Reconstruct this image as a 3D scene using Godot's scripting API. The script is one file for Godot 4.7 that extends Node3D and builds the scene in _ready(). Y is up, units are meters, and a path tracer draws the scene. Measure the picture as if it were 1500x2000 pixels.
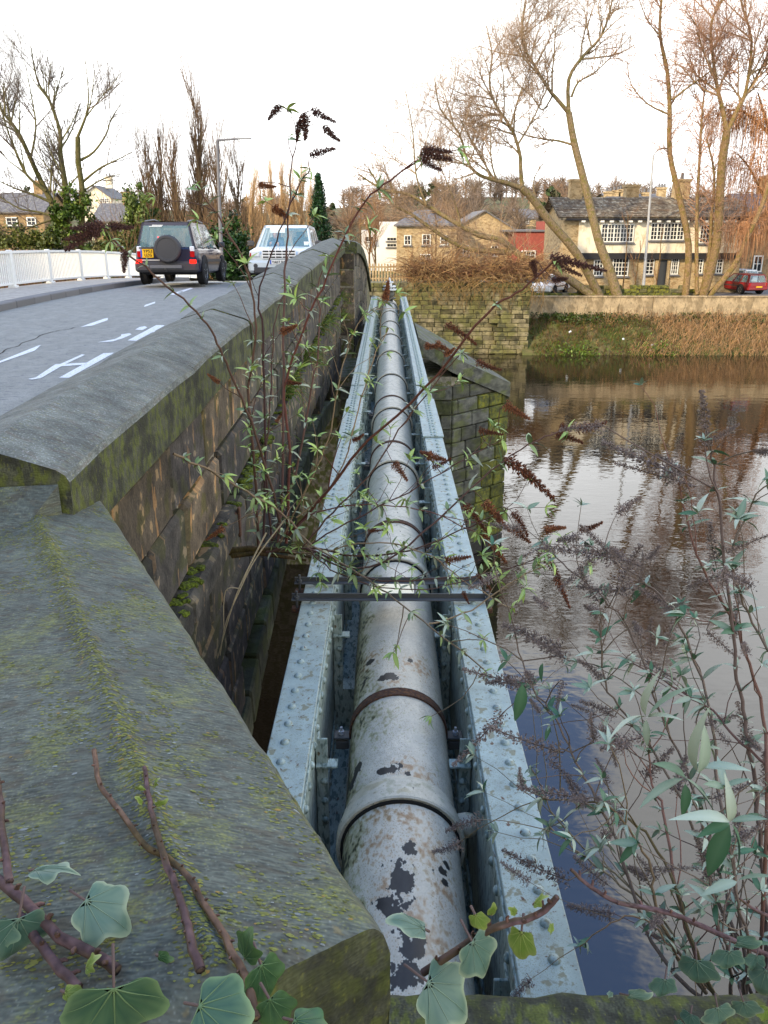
extends Node3D
# World: y = 0 is the river, the bridge runs along -z (F = -z is the distance ahead), x is to the right. Metres.

const EYE := Vector3(0, 8.0, 0)
const PITCH := 19.1
const YAW := 0.25
const FOCAL := 1617.0
var cam_basis := Basis()
var M := {}
var names := {}
var R := RandomNumberGenerator.new()

# ---------------------------------------------------------------- mesh builder
class MB:
	var v := PackedVector3Array()
	var n := PackedVector3Array()
	var c := PackedColorArray()
	var uv := PackedVector2Array()
	var ix := PackedInt32Array()
	var col := Color.WHITE
	func vert(p: Vector3, nn: Vector3, t := Vector2.ZERO) -> int:
		v.append(p); n.append(nn); c.append(col); uv.append(t)
		return v.size() - 1
	func tri(a: Vector3, b: Vector3, d: Vector3) -> void:      # counter-clockwise from outside
		var nn := (b - a).cross(d - a).normalized()
		var i := vert(a, nn); vert(b, nn); vert(d, nn)
		ix.append_array([i, i + 2, i + 1])
	func quad(a: Vector3, b: Vector3, d: Vector3, e: Vector3) -> void:
		var nn := (d - a).cross(e - b).normalized()
		var i := vert(a, nn, Vector2(0, 0)); vert(b, nn, Vector2(1, 0)); vert(d, nn, Vector2(1, 1)); vert(e, nn, Vector2(0, 1))
		ix.append_array([i, i + 2, i + 1, i, i + 3, i + 2])
	func box(ce: Vector3, s: Vector3, b := Basis()) -> void:
		hexa([ce + b * (Vector3(-s.x, -s.y, -s.z) / 2), ce + b * (Vector3(s.x, -s.y, -s.z) / 2), ce + b * (Vector3(s.x, -s.y, s.z) / 2), ce + b * (Vector3(-s.x, -s.y, s.z) / 2),
			ce + b * (Vector3(-s.x, s.y, -s.z) / 2), ce + b * (Vector3(s.x, s.y, -s.z) / 2), ce + b * (Vector3(s.x, s.y, s.z) / 2), ce + b * (Vector3(-s.x, s.y, s.z) / 2)])
	func hexa(p: Array) -> void:                              # 0-3 bottom (-x-z, +x-z, +x+z, -x+z), 4-7 top
		quad(p[0], p[1], p[2], p[3]); quad(p[4], p[7], p[6], p[5])
		quad(p[0], p[4], p[5], p[1]); quad(p[1], p[5], p[6], p[2]); quad(p[2], p[6], p[7], p[3]); quad(p[3], p[7], p[4], p[0])
	func cbox(ce: Vector3, s: Vector3, bev: float, b := Basis(), rng: RandomNumberGenerator = null, jit := 0.0) -> void:  # box with chamfered edges
		var h := s / 2
		bev = minf(bev, minf(h.x, minf(h.y, h.z)) * 0.6)
		var q := {}
		for i in 8:
			var sg := Vector3(1 if i & 1 else -1, 1 if i & 2 else -1, 1 if i & 4 else -1)
			var j := Vector3.ZERO
			if rng: j = Vector3(rng.randf_range(-jit, jit), rng.randf_range(-jit, jit), rng.randf_range(-jit, jit))
			for ax in 3:
				var p := Vector3(sg.x * (h.x - bev), sg.y * (h.y - bev), sg.z * (h.z - bev))
				p[ax] = sg[ax] * h[ax]
				q[i * 3 + ax] = ce + b * (p + j)
		for ax in 3:
			var u := (ax + 1) % 3
			var w := (ax + 2) % 3
			for sg in [0, 1]:
				var o: int = sg << ax
				var f := [o, o | (1 << u), o | (1 << u) | (1 << w), o | (1 << w)]
				if sg == 0: f.reverse()
				quad(q[f[0] * 3 + ax], q[f[1] * 3 + ax], q[f[2] * 3 + ax], q[f[3] * 3 + ax])
			for su in [0, 1]:
				for sw in [0, 1]:
					var o2: int = (su << u) | (sw << w)
					var e := [q[o2 * 3 + u], q[(o2 | (1 << ax)) * 3 + u], q[(o2 | (1 << ax)) * 3 + w], q[o2 * 3 + w]]
					if (su == sw): e.reverse()
					quad(e[0], e[1], e[2], e[3])
		for i in 8:
			var par := (i & 1) ^ ((i >> 1) & 1) ^ ((i >> 2) & 1)
			if par: tri(q[i * 3], q[i * 3 + 1], q[i * 3 + 2])
			else: tri(q[i * 3], q[i * 3 + 2], q[i * 3 + 1])
	func tube(pts: Array, r0: float, r1: float, sides := 6, caps := true, pw := 1.0) -> void:
		var k := pts.size()
		if k < 2: return
		var d: Vector3 = (pts[1] - pts[0]).normalized()
		var up := Vector3.UP if absf(d.y) < 0.9 else Vector3.RIGHT
		var a := d.cross(up).normalized()
		var first := v.size()
		for i in k:
			var dd: Vector3 = (pts[mini(i + 1, k - 1)] - pts[maxi(i - 1, 0)]).normalized()
			a = (a - dd * a.dot(dd)).normalized()
			var b := dd.cross(a)
			var r := lerpf(r0, r1, pow(float(i) / (k - 1), pw))
			for s in sides:
				var g := TAU * s / sides
				var o := a * cos(g) + b * sin(g)
				vert(pts[i] + o * r, o, Vector2(float(s) / sides, i))
		for i in k - 1:
			for s in sides:
				var p := first + i * sides + s
				var q := first + i * sides + (s + 1) % sides
				ix.append_array([p, p + sides, q, q, p + sides, q + sides])
		if caps and sides > 3:
			var e := vert(pts[k - 1], (pts[k - 1] - pts[k - 2]).normalized())
			for s in sides: ix.append_array([first + (k - 1) * sides + s, e, first + (k - 1) * sides + (s + 1) % sides])
			var e0 := vert(pts[0], -d)
			for s in sides: ix.append_array([first + s, first + (s + 1) % sides, e0])
	func lathe(prof: Array, o: Vector3, axis: Vector3, sides := 16) -> void:   # prof: Vector2(radius, along)
		axis = axis.normalized()
		var a := axis.cross(Vector3.UP if absf(axis.y) < 0.9 else Vector3.RIGHT).normalized()
		var b := axis.cross(a)
		for i in prof.size() - 1:
			var p0: Vector2 = prof[i]
			var p1: Vector2 = prof[i + 1]
			var sl := Vector2(p1.y - p0.y, p0.x - p1.x).normalized()
			var f := v.size()
			for s in sides + 1:
				var g := TAU * s / sides
				var d := a * cos(g) + b * sin(g)
				var nn := (d * sl.x + axis * sl.y).normalized()
				vert(o + d * p0.x + axis * p0.y, nn); vert(o + d * p1.x + axis * p1.y, nn)
			for s in sides:
				var q := f + s * 2
				ix.append_array([q, q + 1, q + 2, q + 2, q + 1, q + 3])
	func sweep(prof: Array, frames: Array, caps := true) -> void:     # prof: closed list of Vector2 (x right, y up), counter-clockwise seen from the end of the path
		var m := prof.size()
		for i in frames.size() - 1:
			var A: Transform3D = frames[i]
			var B: Transform3D = frames[i + 1]
			for j in m:
				var p: Vector2 = prof[j]
				var q: Vector2 = prof[(j + 1) % m]
				quad(A * Vector3(p.x, p.y, 0), A * Vector3(q.x, q.y, 0), B * Vector3(q.x, q.y, 0), B * Vector3(p.x, p.y, 0))
		if caps:
			for e in [0, frames.size() - 1]:
				var T: Transform3D = frames[e]
				var tr := Geometry2D.triangulate_polygon(PackedVector2Array(prof))
				for k in range(0, tr.size(), 3):
					var a := T * Vector3(prof[tr[k]].x, prof[tr[k]].y, 0)
					var b := T * Vector3(prof[tr[k + 1]].x, prof[tr[k + 1]].y, 0)
					var d := T * Vector3(prof[tr[k + 2]].x, prof[tr[k + 2]].y, 0)
					if e == 0: tri(a, d, b)
					else: tri(a, b, d)
	func grid(fn: Callable, nu: int, nv: int) -> void:        # smooth surface fn(u, v) -> Vector3, u, v in 0..1; normal = du x dv
		var f := v.size()
		var g := PackedVector3Array()
		for i in nu + 1:
			for j in nv + 1: g.append(fn.call(float(i) / nu, float(j) / nv))
		var w := nv + 1
		for i in nu + 1:
			for j in w:
				var du := g[mini(i + 1, nu) * w + j] - g[maxi(i - 1, 0) * w + j]
				var dv := g[i * w + mini(j + 1, nv)] - g[i * w + maxi(j - 1, 0)]
				vert(g[i * w + j], du.cross(dv).normalized(), Vector2(float(i) / nu, float(j) / nv))
		for i in nu:
			for j in nv:
				var p := f + i * w + j
				ix.append_array([p, p + w + 1, p + w, p, p + 1, p + w + 1])
	func into(m: ArrayMesh) -> void:
		if v.is_empty(): return
		var a := []
		a.resize(Mesh.ARRAY_MAX)
		a[Mesh.ARRAY_VERTEX] = v; a[Mesh.ARRAY_NORMAL] = n; a[Mesh.ARRAY_COLOR] = c; a[Mesh.ARRAY_TEX_UV] = uv; a[Mesh.ARRAY_INDEX] = ix
		m.add_surface_from_arrays(Mesh.PRIMITIVE_TRIANGLES, a)

# ---------------------------------------------------------------- scene helpers
func ray(px: float, py: float) -> Vector3:
	return cam_basis * Vector3((px - 750.0) / FOCAL, (1000.0 - py) / FOCAL, -1.0)
func P(px: float, py: float, F: float) -> Vector3:           # point of the pixel's ray at distance F ahead
	var d := ray(px, py)
	return EYE + d * (F / -d.z)
func PY(px: float, py: float, y: float) -> Vector3:
	var d := ray(px, py)
	return EYE + d * ((y - EYE.y) / d.y)
func road_y(F: float) -> float:
	return maxf(6.4 - 0.0019 * (F - 18.0) * (F - 18.0), 3.62)
func on_road(px: float, py: float, lift := 0.0) -> Vector3:
	var d := ray(px, py)
	var t := 1.0
	while t < 80.0:
		var p := EYE + d * t
		if p.y < road_y(-p.z) + lift: return Vector3(p.x, road_y(-p.z) + lift, p.z)
		t += 0.02
	return EYE + d * t
func numbered(called: String) -> String:
	var k: int = names.get(called, 0)
	names[called] = k + 1
	return called if k == 0 else "%s_%03d" % [called, k]
func mesh_of(list: Array) -> ArrayMesh:                       # [MB, material, MB, material ...]
	var m := ArrayMesh.new()
	var k := 0
	for i in range(0, list.size(), 2):
		if list[i].v.size() == 0: continue
		list[i].into(m)
		m.surface_set_material(k, list[i + 1]); k += 1
	return m
func part(called: String, mb: MB, mat: Material, parent: Node3D) -> MeshInstance3D:
	return inst(called, mesh_of([mb, mat]), parent)
func inst(called: String, m: Mesh, parent: Node3D, T := Transform3D()) -> MeshInstance3D:
	var o := MeshInstance3D.new()
	o.name = called if parent != self else numbered(called)
	o.mesh = m
	o.transform = T
	parent.add_child(o, true)
	return o
func thing(called: String, label: String, category: String, at := Vector3.ZERO, group := "", kind := "") -> Node3D:
	var o := Node3D.new()
	o.name = numbered(called)
	add_child(o)
	o.position = at
	tag(o, label, category, group, kind)
	return o
func tag(o: Node, label := "", category := "", group := "", kind := "") -> Node:
	if label: o.set_meta("label", label)
	if category: o.set_meta("category", category)
	if group: o.set_meta("group", group)
	if kind: o.set_meta("kind", kind)
	return o
func copies_of(called: String, m: Mesh, where: Array, parent: Node3D) -> MultiMeshInstance3D:
	var mm := MultiMesh.new()
	mm.transform_format = MultiMesh.TRANSFORM_3D
	mm.mesh = m
	mm.instance_count = where.size()
	for i in where.size(): mm.set_instance_transform(i, where[i])
	var o := MultiMeshInstance3D.new()
	o.name = called
	o.multimesh = mm
	parent.add_child(o, true)
	o.set_meta("kind", "stuff")
	return o
func loc(o: Node3D, p: Vector3) -> Vector3: return p - o.position
func rg(a: float, b: float) -> float: return R.randf_range(a, b)
func rv() -> Vector3: return Vector3(rg(-1, 1), rg(-1, 1), rg(-1, 1))
func lin(r: float, g: float, b: float) -> Color: return Color(r, g, b).srgb_to_linear()

# ---------------------------------------------------------------- materials
func nz(s: int, freq: float, size := 512, type := FastNoiseLite.TYPE_SIMPLEX_SMOOTH, oct := 4) -> PackedByteArray:
	var f := FastNoiseLite.new()
	f.seed = s; f.frequency = freq; f.noise_type = type; f.fractal_octaves = oct
	if type == FastNoiseLite.TYPE_CELLULAR: f.cellular_return_type = FastNoiseLite.RETURN_DISTANCE
	var im := f.get_seamless_image(size, size)
	im.convert(Image.FORMAT_L8)
	return im.get_data()
func smooth(a: float, b: float, x: float) -> float:
	var t := clampf((x - a) / (b - a), 0, 1)
	return t * t * (3 - 2 * t)
# layers: [noise, x multiplier, y multiplier, from, to, colour]; each lays its colour where its noise passes the threshold
func tex(size: int, base: Color, vary: Array, layers: Array) -> ImageTexture:
	var d := PackedByteArray()
	d.resize(size * size * 3)
	var st := 512 / size
	# each layer as plain typed values
	var vn: Array[PackedByteArray] = []
	var vp := PackedFloat32Array()
	for q in vary:
		vn.append(q[0]); vp.append_array([q[1], q[2], q[3]])
	var ln: Array[PackedByteArray] = []
	var lp := PackedFloat32Array()
	for l in layers:
		ln.append(l[0]); lp.append_array([l[1], l[2], l[3] * 255.0, 1.0 / ((l[4] - l[3]) * 255.0), l[5].r, l[5].g, l[5].b, l[5].a])
	var k := PackedFloat32Array()
	k.resize(size)
	var cr := PackedFloat32Array(); cr.resize(size)
	var cg := PackedFloat32Array(); cg.resize(size)
	var cb := PackedFloat32Array(); cb.resize(size)
	for y in size:
		k.fill(1.0)
		for i in vn.size():
			var a := vn[i]
			var row := ((y * st * int(vp[i * 3 + 1])) & 511) * 512
			var sx := st * int(vp[i * 3])
			var w := vp[i * 3 + 2] / 255.0
			for x in size: k[x] += (a[row + ((x * sx) & 511)] - 127.5) * w
		for x in size:
			cr[x] = base.r * k[x]; cg[x] = base.g * k[x]; cb[x] = base.b * k[x]
		for i in ln.size():
			var a := ln[i]
			var o := i * 8
			var row := ((y * st * int(lp[o + 1])) & 511) * 512
			var sx := st * int(lp[o])
			var lo := lp[o + 2]
			var inv := lp[o + 3]
			for x in size:
				var s := (a[row + ((x * sx) & 511)] - lo) * inv
				if s > 0.0:
					s = minf(s, 1.0) * lp[o + 7]
					var kk := 0.5 + 0.5 * k[x]
					cr[x] += (lp[o + 4] * kk - cr[x]) * s; cg[x] += (lp[o + 5] * kk - cg[x]) * s; cb[x] += (lp[o + 6] * kk - cb[x]) * s
		var p := y * size * 3
		for x in size:
			d[p] = clampi(int(cr[x] * 255.0), 0, 255); d[p + 1] = clampi(int(cg[x] * 255.0), 0, 255); d[p + 2] = clampi(int(cb[x] * 255.0), 0, 255)
			p += 3
	return ImageTexture.create_from_image(Image.create_from_data(size, size, false, Image.FORMAT_RGB8, d))
func htex(size: int, mix: Array) -> ImageTexture:
	var h := PackedFloat32Array()
	h.resize(size * size)
	for q in mix:
		var a: PackedByteArray = q[0]
		var sx: int = q[1]
		var sy: int = q[2]
		var w: float = q[3]
		for y in size:
			var row := ((y * sy) & 511) * 512
			for x in size: h[y * size + x] += a[row + ((x * sx) & 511)] * w
	var d := PackedByteArray()
	d.resize(size * size)
	for i in size * size: d[i] = clampi(int(h[i]), 0, 255)
	return ImageTexture.create_from_image(Image.create_from_data(size, size, false, Image.FORMAT_L8, d))
func mat(called: String, albedo: Color, rough := 0.8, t: Texture2D = null, scale := Vector3.ONE, h: Texture2D = null, hs := 0.0) -> StandardMaterial3D:
	var m := StandardMaterial3D.new()
	m.resource_name = called
	m.albedo_color = albedo
	m.roughness = rough
	m.metallic_specular = 0.4
	m.vertex_color_use_as_albedo = true
	m.cull_mode = BaseMaterial3D.CULL_DISABLED
	if t:
		m.albedo_texture = t
	if t or h:
		m.uv1_triplanar = true
		m.uv1_world_triplanar = true
		m.uv1_scale = scale
		m.uv1_triplanar_sharpness = 4.0
	if h:
		m.heightmap_enabled = true
		m.heightmap_texture = h
		m.heightmap_scale = hs
	M[called] = m
	return m
func glass(called: String, c: Color, a: float) -> void:
	var m := mat(called, Color(c.r, c.g, c.b, a), 0.03)
	m.transparency = BaseMaterial3D.TRANSPARENCY_ALPHA
	m.metallic_specular = 0.5

func make_materials() -> void:
	var fine := nz(1, 0.06)
	var mid := nz(2, 0.02)
	var big := nz(3, 0.008)
	var mid2 := nz(5, 0.025)
	var big2 := nz(6, 0.01)
	var grit := nz(7, 0.25, 512, FastNoiseLite.TYPE_SIMPLEX, 2)
	var cell := nz(8, 0.05, 512, FastNoiseLite.TYPE_CELLULAR, 1)
	var S := 512
	# lichen: fine flecks gathered in drifts
	var lich := PackedByteArray()
	lich.resize(512 * 512)
	for i in 512 * 512: lich[i] = clampi(int(fine[((i / 512 * 3) & 511) * 512 + (i & 511)] * 0.4 + grit[((i / 512 * 2) & 511) * 512 + (i & 511)] * 0.4 + big2[i] * 0.4 - 25), 0, 255)
	# coping stone: blue-grey gritstone, tooled across, with yellow-green lichen and pale scale
	var cop := tex(S, Color(0.33, 0.34, 0.295), [[mid, 1, 2, 0.2], [grit, 1, 1, 0.16], [fine, 1, 7, 0.62], [big, 1, 1, 0.22]], [
		[mid2, 1, 3, 0.55, 0.8, Color(0.30, 0.275, 0.22, 0.7)],
		[big2, 1, 1, 0.60, 0.80, Color(0.36, 0.37, 0.24, 0.4)], [lich, 1, 1, 0.62, 0.70, Color(0.48, 0.48, 0.25, 0.6)],
		[grit, 1, 2, 0.84, 0.90, Color(0.52, 0.53, 0.50, 0.6)], [mid, 2, 3, 0.82, 0.86, Color(0.50, 0.42, 0.25, 0.5)]])
	var coph := htex(S, [[fine, 1, 7, 0.65], [grit, 1, 1, 0.15], [mid, 1, 1, 0.2]])
	mat("coping", Color.WHITE, 0.85, cop, Vector3(0.8, 0.8, 0.8), coph, 0.55)
	mat("coping_far", Color.WHITE, 0.9, tex(S, Color(0.385, 0.39, 0.35), [[mid, 1, 1, 0.35], [grit, 1, 1, 0.25], [fine, 1, 6, 0.4], [big, 1, 1, 0.3]], [
		[mid2, 1, 4, 0.55, 0.8, Color(0.36, 0.32, 0.27, 0.6)], [fine, 1, 4, 0.75, 0.82, Color(0.56, 0.55, 0.3, 0.6)], [grit, 1, 3, 0.78, 0.86, Color(0.66, 0.67, 0.66, 0.7)]]), Vector3(0.6, 0.6, 0.6), coph, 0.28)
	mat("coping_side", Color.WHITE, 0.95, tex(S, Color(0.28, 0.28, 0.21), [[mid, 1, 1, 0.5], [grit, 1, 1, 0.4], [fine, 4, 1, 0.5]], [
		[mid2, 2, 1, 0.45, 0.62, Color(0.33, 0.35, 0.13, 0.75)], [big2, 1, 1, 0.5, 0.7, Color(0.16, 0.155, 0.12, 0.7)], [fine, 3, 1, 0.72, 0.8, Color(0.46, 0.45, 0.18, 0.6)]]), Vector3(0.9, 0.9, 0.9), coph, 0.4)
	# sooty wall stone with spalled tan patches and pale runs
	var wallh := htex(S, [[mid, 1, 1, 0.5], [fine, 1, 1, 0.3], [grit, 1, 1, 0.2]])
	mat("wall_stone", Color.WHITE, 0.95, tex(S, Color(0.44, 0.42, 0.38), [[mid, 1, 1, 0.5], [grit, 1, 1, 0.3], [fine, 2, 1, 0.35], [big, 1, 1, 0.5]], [
		[fine, 3, 1, 0.70, 0.8, Color(0.60, 0.58, 0.54, 0.55)], [big2, 1, 1, 0.62, 0.74, Color(0.40, 0.41, 0.22, 0.6)],
		[mid, 1, 1, 0.74, 0.76, Color(0.78, 0.70, 0.56, 0.85)], [big, 3, 1, 0.78, 0.80, Color(0.80, 0.66, 0.48, 0.9)]]), Vector3(0.45, 0.45, 0.45), wallh, 0.8)
	mat("mortar", Color.WHITE, 0.95, tex(256, Color(0.50, 0.47, 0.40), [[mid, 1, 1, 0.5], [grit, 1, 1, 0.4]], [[big2, 1, 1, 0.45, 0.6, Color(0.3, 0.32, 0.13, 0.7)]]), Vector3(0.8, 0.8, 0.8), wallh, 0.6)
	mat("pier_stone", Color.WHITE, 0.92, tex(256, Color(0.36, 0.355, 0.31), [[mid, 1, 1, 0.6], [grit, 1, 1, 0.3], [fine, 1, 1, 0.4]], [
		[big2, 1, 1, 0.5, 0.66, Color(0.34, 0.36, 0.17, 0.6)], [fine, 2, 1, 0.72, 0.8, Color(0.43, 0.44, 0.4, 0.6)]]), Vector3(0.4, 0.4, 0.4), wallh, 1.2)
	mat("moss_stone", Color.WHITE, 0.95, tex(256, Color(0.36, 0.37, 0.19), [[mid, 1, 1, 0.6], [grit, 1, 1, 0.4], [fine, 1, 1, 0.4]], [
		[mid2, 2, 1, 0.5, 0.66, Color(0.50, 0.48, 0.12, 0.8)], [big2, 1, 1, 0.55, 0.7, Color(0.22, 0.23, 0.15, 0.8)]]), Vector3(0.5, 0.5, 0.5), wallh, 1.2)
	mat("wet_stone", Color(0.13, 0.12, 0.09).linear_to_srgb() * 0.45, 0.5, null, Vector3(0.7, 0.7, 0.7), wallh, 1.0)
	mat("bank_stone", Color.WHITE, 0.95, tex(256, Color(0.47, 0.44, 0.34), [[mid, 1, 1, 0.5], [grit, 1, 1, 0.3], [fine, 1, 2, 0.4]], [
		[big2, 1, 1, 0.45, 0.62, Color(0.36, 0.36, 0.19, 0.7)], [mid2, 1, 1, 0.62, 0.72, Color(0.25, 0.25, 0.19, 0.7)]]), Vector3(0.12, 0.12, 0.12), wallh, 3.0)
	mat("concrete", Color.WHITE, 0.9, tex(256, Color(0.64, 0.57, 0.45), [[mid, 1, 1, 0.25], [grit, 1, 1, 0.2], [fine, 3, 1, 0.25]], [
		[big2, 2, 1, 0.52, 0.7, Color(0.46, 0.40, 0.30, 0.6)], [mid2, 3, 1, 0.66, 0.76, Color(0.36, 0.33, 0.26, 0.5)]]), Vector3(0.15, 0.15, 0.15))
	mat("moss", Color.WHITE, 1.0, tex(256, Color(0.36, 0.40, 0.10), [[fine, 1, 1, 0.9], [grit, 1, 1, 0.6]], [[mid, 1, 1, 0.55, 0.7, Color(0.20, 0.22, 0.07)]]), Vector3(2, 2, 2), wallh, 2.0)
	# riveted girders: pale blue-green paint, dirt and rust specks
	var painth := htex(S, [[mid, 1, 1, 0.4], [grit, 1, 1, 0.3], [fine, 1, 1, 0.3]])
	mat("girder_paint", Color.WHITE, 0.5, tex(S, Color(0.60, 0.65, 0.61), [[mid, 1, 1, 0.14], [grit, 1, 1, 0.1], [big, 1, 1, 0.14]], [
		[fine, 1, 1, 0.66, 0.82, Color(0.47, 0.48, 0.40, 0.6)], [grit, 1, 1, 0.78, 0.84, Color(0.42, 0.38, 0.28, 0.7)], [mid2, 1, 1, 0.72, 0.78, Color(0.47, 0.45, 0.34, 0.75)], [mid, 2, 2, 0.82, 0.86, Color(0.34, 0.23, 0.15, 0.9)]]), Vector3(0.9, 0.9, 0.9), painth, 0.12)
	mat("girder_inside", Color.WHITE, 0.6, tex(S, Color(0.60, 0.65, 0.61), [[mid, 1, 1, 0.2], [fine, 4, 1, 0.2], [big, 1, 1, 0.15]], [
		[fine, 5, 1, 0.62, 0.8, Color(0.42, 0.42, 0.34, 0.6)], [mid2, 3, 1, 0.62, 0.7, Color(0.30, 0.36, 0.33, 0.7)], [mid, 2, 1, 0.78, 0.84, Color(0.33, 0.24, 0.15, 0.8)]]), Vector3(0.7, 0.7, 0.7), painth, 0.12)
	mat("rust", Color.WHITE, 0.9, tex(256, Color(0.29, 0.20, 0.15), [[mid, 1, 1, 0.5], [grit, 1, 1, 0.5]], [[mid2, 1, 1, 0.6, 0.7, Color(0.40, 0.26, 0.14, 0.8)]]), Vector3(3, 3, 3), wallh, 0.3)
	mat("dark_iron", Color(0.29, 0.29, 0.28), 0.55, null, Vector3(3, 3, 3), painth, 0.1)
	mat("black_joint", Color(0.12, 0.11, 0.09), 0.9)
	var ppaint := tex(S, Color(0.75, 0.715, 0.625), [[mid, 1, 1, 0.12], [grit, 1, 1, 0.1], [fine, 1, 1, 0.1]], [
		[mid2, 1, 1, 0.62, 0.82, Color(0.52, 0.51, 0.40, 0.5)], [fine, 2, 2, 0.78, 0.84, Color(0.40, 0.37, 0.28, 0.7)], [big2, 1, 1, 0.74, 0.82, Color(0.56, 0.50, 0.34, 0.4)], [mid, 2, 1, 0.84, 0.85, Color(0.18, 0.17, 0.155)]])
	mat("pipe_paint", Color.WHITE, 0.45, ppaint, Vector3(0.8, 0.8, 0.8), painth, 0.15)
	mat("pipe_iron", Color(0.36, 0.355, 0.32), 0.6, null, Vector3(1, 1, 1), painth, 0.2)
	# road
	mat("asphalt", Color.WHITE, 0.85, tex(S, Color(0.515, 0.51, 0.475), [[big, 1, 1, 0.14], [grit, 1, 1, 0.3], [fine, 2, 2, 0.15]], [[grit, 2, 2, 0.78, 0.85, Color(0.62, 0.61, 0.6, 0.8)], [mid2, 1, 3, 0.68, 0.72, Color(0.39, 0.39, 0.39, 0.7)]]), Vector3(0.45, 0.45, 0.45))
	mat("pavement", Color.WHITE, 0.9, tex(256, Color(0.64, 0.61, 0.56), [[big, 1, 1, 0.15], [grit, 1, 1, 0.2]], [[mid2, 1, 1, 0.6, 0.7, Color(0.52, 0.5, 0.47, 0.6)]]), Vector3(0.4, 0.4, 0.4))
	mat("kerb", Color(0.45, 0.44, 0.43), 0.9)
	mat("line_paint", Color.WHITE, 0.8, tex(256, Color(0.84, 0.84, 0.82), [[grit, 1, 1, 0.15], [mid, 1, 1, 0.1]], [[fine, 1, 1, 0.70, 0.74, Color(0.5, 0.5, 0.5)]]), Vector3(1.2, 1.2, 1.2))
	mat("white_metal", Color(0.86, 0.86, 0.84), 0.55)
	mat("ground", Color.WHITE, 1.0, tex(256, Color(0.36, 0.33, 0.22), [[mid, 1, 1, 0.5], [grit, 1, 1, 0.4]], [[big2, 1, 1, 0.45, 0.6, Color(0.29, 0.33, 0.15, 0.8)]]), Vector3(0.1, 0.1, 0.1))
	mat("yard", Color(0.42, 0.41, 0.40), 0.95)
	# buildings
	mat("render_wall", Color.WHITE, 0.9, tex(256, Color(0.87, 0.83, 0.74), [[mid, 1, 1, 0.08], [fine, 1, 1, 0.06]], [[big2, 2, 1, 0.6, 0.75, Color(0.74, 0.69, 0.57, 0.6)]]), Vector3(0.2, 0.2, 0.2))
	mat("sandstone", Color.WHITE, 0.95, tex(256, Color(0.67, 0.59, 0.45), [[mid, 1, 1, 0.25], [fine, 1, 4, 0.35], [grit, 1, 1, 0.15]], [[mid2, 1, 2, 0.6, 0.7, Color(0.5, 0.41, 0.28, 0.6)]]), Vector3(0.14, 0.14, 0.14))
	mat("stone_house", Color.WHITE, 0.95, tex(256, Color(0.56, 0.47, 0.34), [[mid, 1, 1, 0.3], [fine, 1, 4, 0.4]], [[mid2, 1, 2, 0.55, 0.7, Color(0.38, 0.31, 0.22, 0.6)]]), Vector3(0.12, 0.12, 0.12))
	mat("brick", Color.WHITE, 0.95, tex(256, Color(0.56, 0.29, 0.24), [[fine, 1, 4, 0.3], [mid, 1, 1, 0.2]], []), Vector3(0.2, 0.2, 0.2))
	mat("slate", Color.WHITE, 0.75, tex(256, Color(0.38, 0.37, 0.37), [[fine, 1, 3, 0.5], [mid, 1, 1, 0.4]], [[mid2, 1, 1, 0.62, 0.7, Color(0.5, 0.5, 0.44, 0.6)]]), Vector3(0.2, 0.2, 0.2))
	mat("stone_slate", Color.WHITE, 0.95, tex(256, Color(0.42, 0.375, 0.31), [[fine, 1, 3, 0.5], [mid, 1, 1, 0.5]], [[mid2, 1, 1, 0.6, 0.68, Color(0.66, 0.64, 0.56, 0.8)], [big2, 1, 1, 0.55, 0.7, Color(0.33, 0.26, 0.19, 0.7)]]), Vector3(0.2, 0.2, 0.2))
	mat("black_beam", Color(0.15, 0.15, 0.16), 0.7)
	mat("frame_white", Color(0.85, 0.85, 0.82), 0.5)
	mat("pane", Color(0.16, 0.17, 0.19), 0.08)
	mat("door_dark", Color(0.22, 0.23, 0.24), 0.6)
	mat("white_wall", Color(0.86, 0.86, 0.84), 0.8)
	mat("lead", Color(0.4, 0.4, 0.41), 0.6)
	mat("steel", Color(0.62, 0.63, 0.64), 0.45)
	# plants; vertex colours carry the leaf and bark colours
	mat("bark", Color.WHITE, 0.95, tex(256, Color(0.86, 0.84, 0.8), [[fine, 4, 1, 0.7], [mid, 2, 1, 0.5], [grit, 1, 1, 0.3]], [[big2, 1, 1, 0.55, 0.7, Color(0.72, 0.76, 0.5, 0.7)]]), Vector3(0.5, 0.5, 0.5), wallh, 2.0)
	mat("twig", Color.WHITE, 0.9)
	var lf := mat("leaf", Color.WHITE, 0.42)
	lf.backlight_enabled = true
	lf.backlight = Color(0.08, 0.11, 0.03)
	mat("lichen", Color.WHITE, 1.0)
	mat("grass", Color.WHITE, 0.9)
	mat("seed", Color.WHITE, 0.95)
	# vehicles and small things
	for q in [["car_navy", Color(0.075, 0.08, 0.19)], ["car_silver", Color(0.72, 0.76, 0.78)], ["car_white", Color(0.85, 0.86, 0.86)], ["car_red", Color(0.5, 0.08, 0.1)], ["car_blue", Color(0.35, 0.55, 0.68)]]:
		var cm := mat(q[0], q[1], 0.35)
		cm.clearcoat_enabled = true
		cm.clearcoat = 0.5
		cm.clearcoat_roughness = 0.05
	mat("bumper", Color(0.24, 0.24, 0.25), 0.6)
	mat("tyre", Color(0.13, 0.13, 0.135), 0.85)
	mat("rim", Color(0.66, 0.68, 0.7), 0.35).metallic = 0.6
	mat("car_glass", Color(0.10, 0.125, 0.14), 0.04)
	mat("lamp_clear", Color(0.8, 0.82, 0.84), 0.12)
	mat("lamp_red", Color(0.6, 0.03, 0.05), 0.2)
	var bl := mat("brake_light", Color(0.8, 0.05, 0.05), 0.2)
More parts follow.
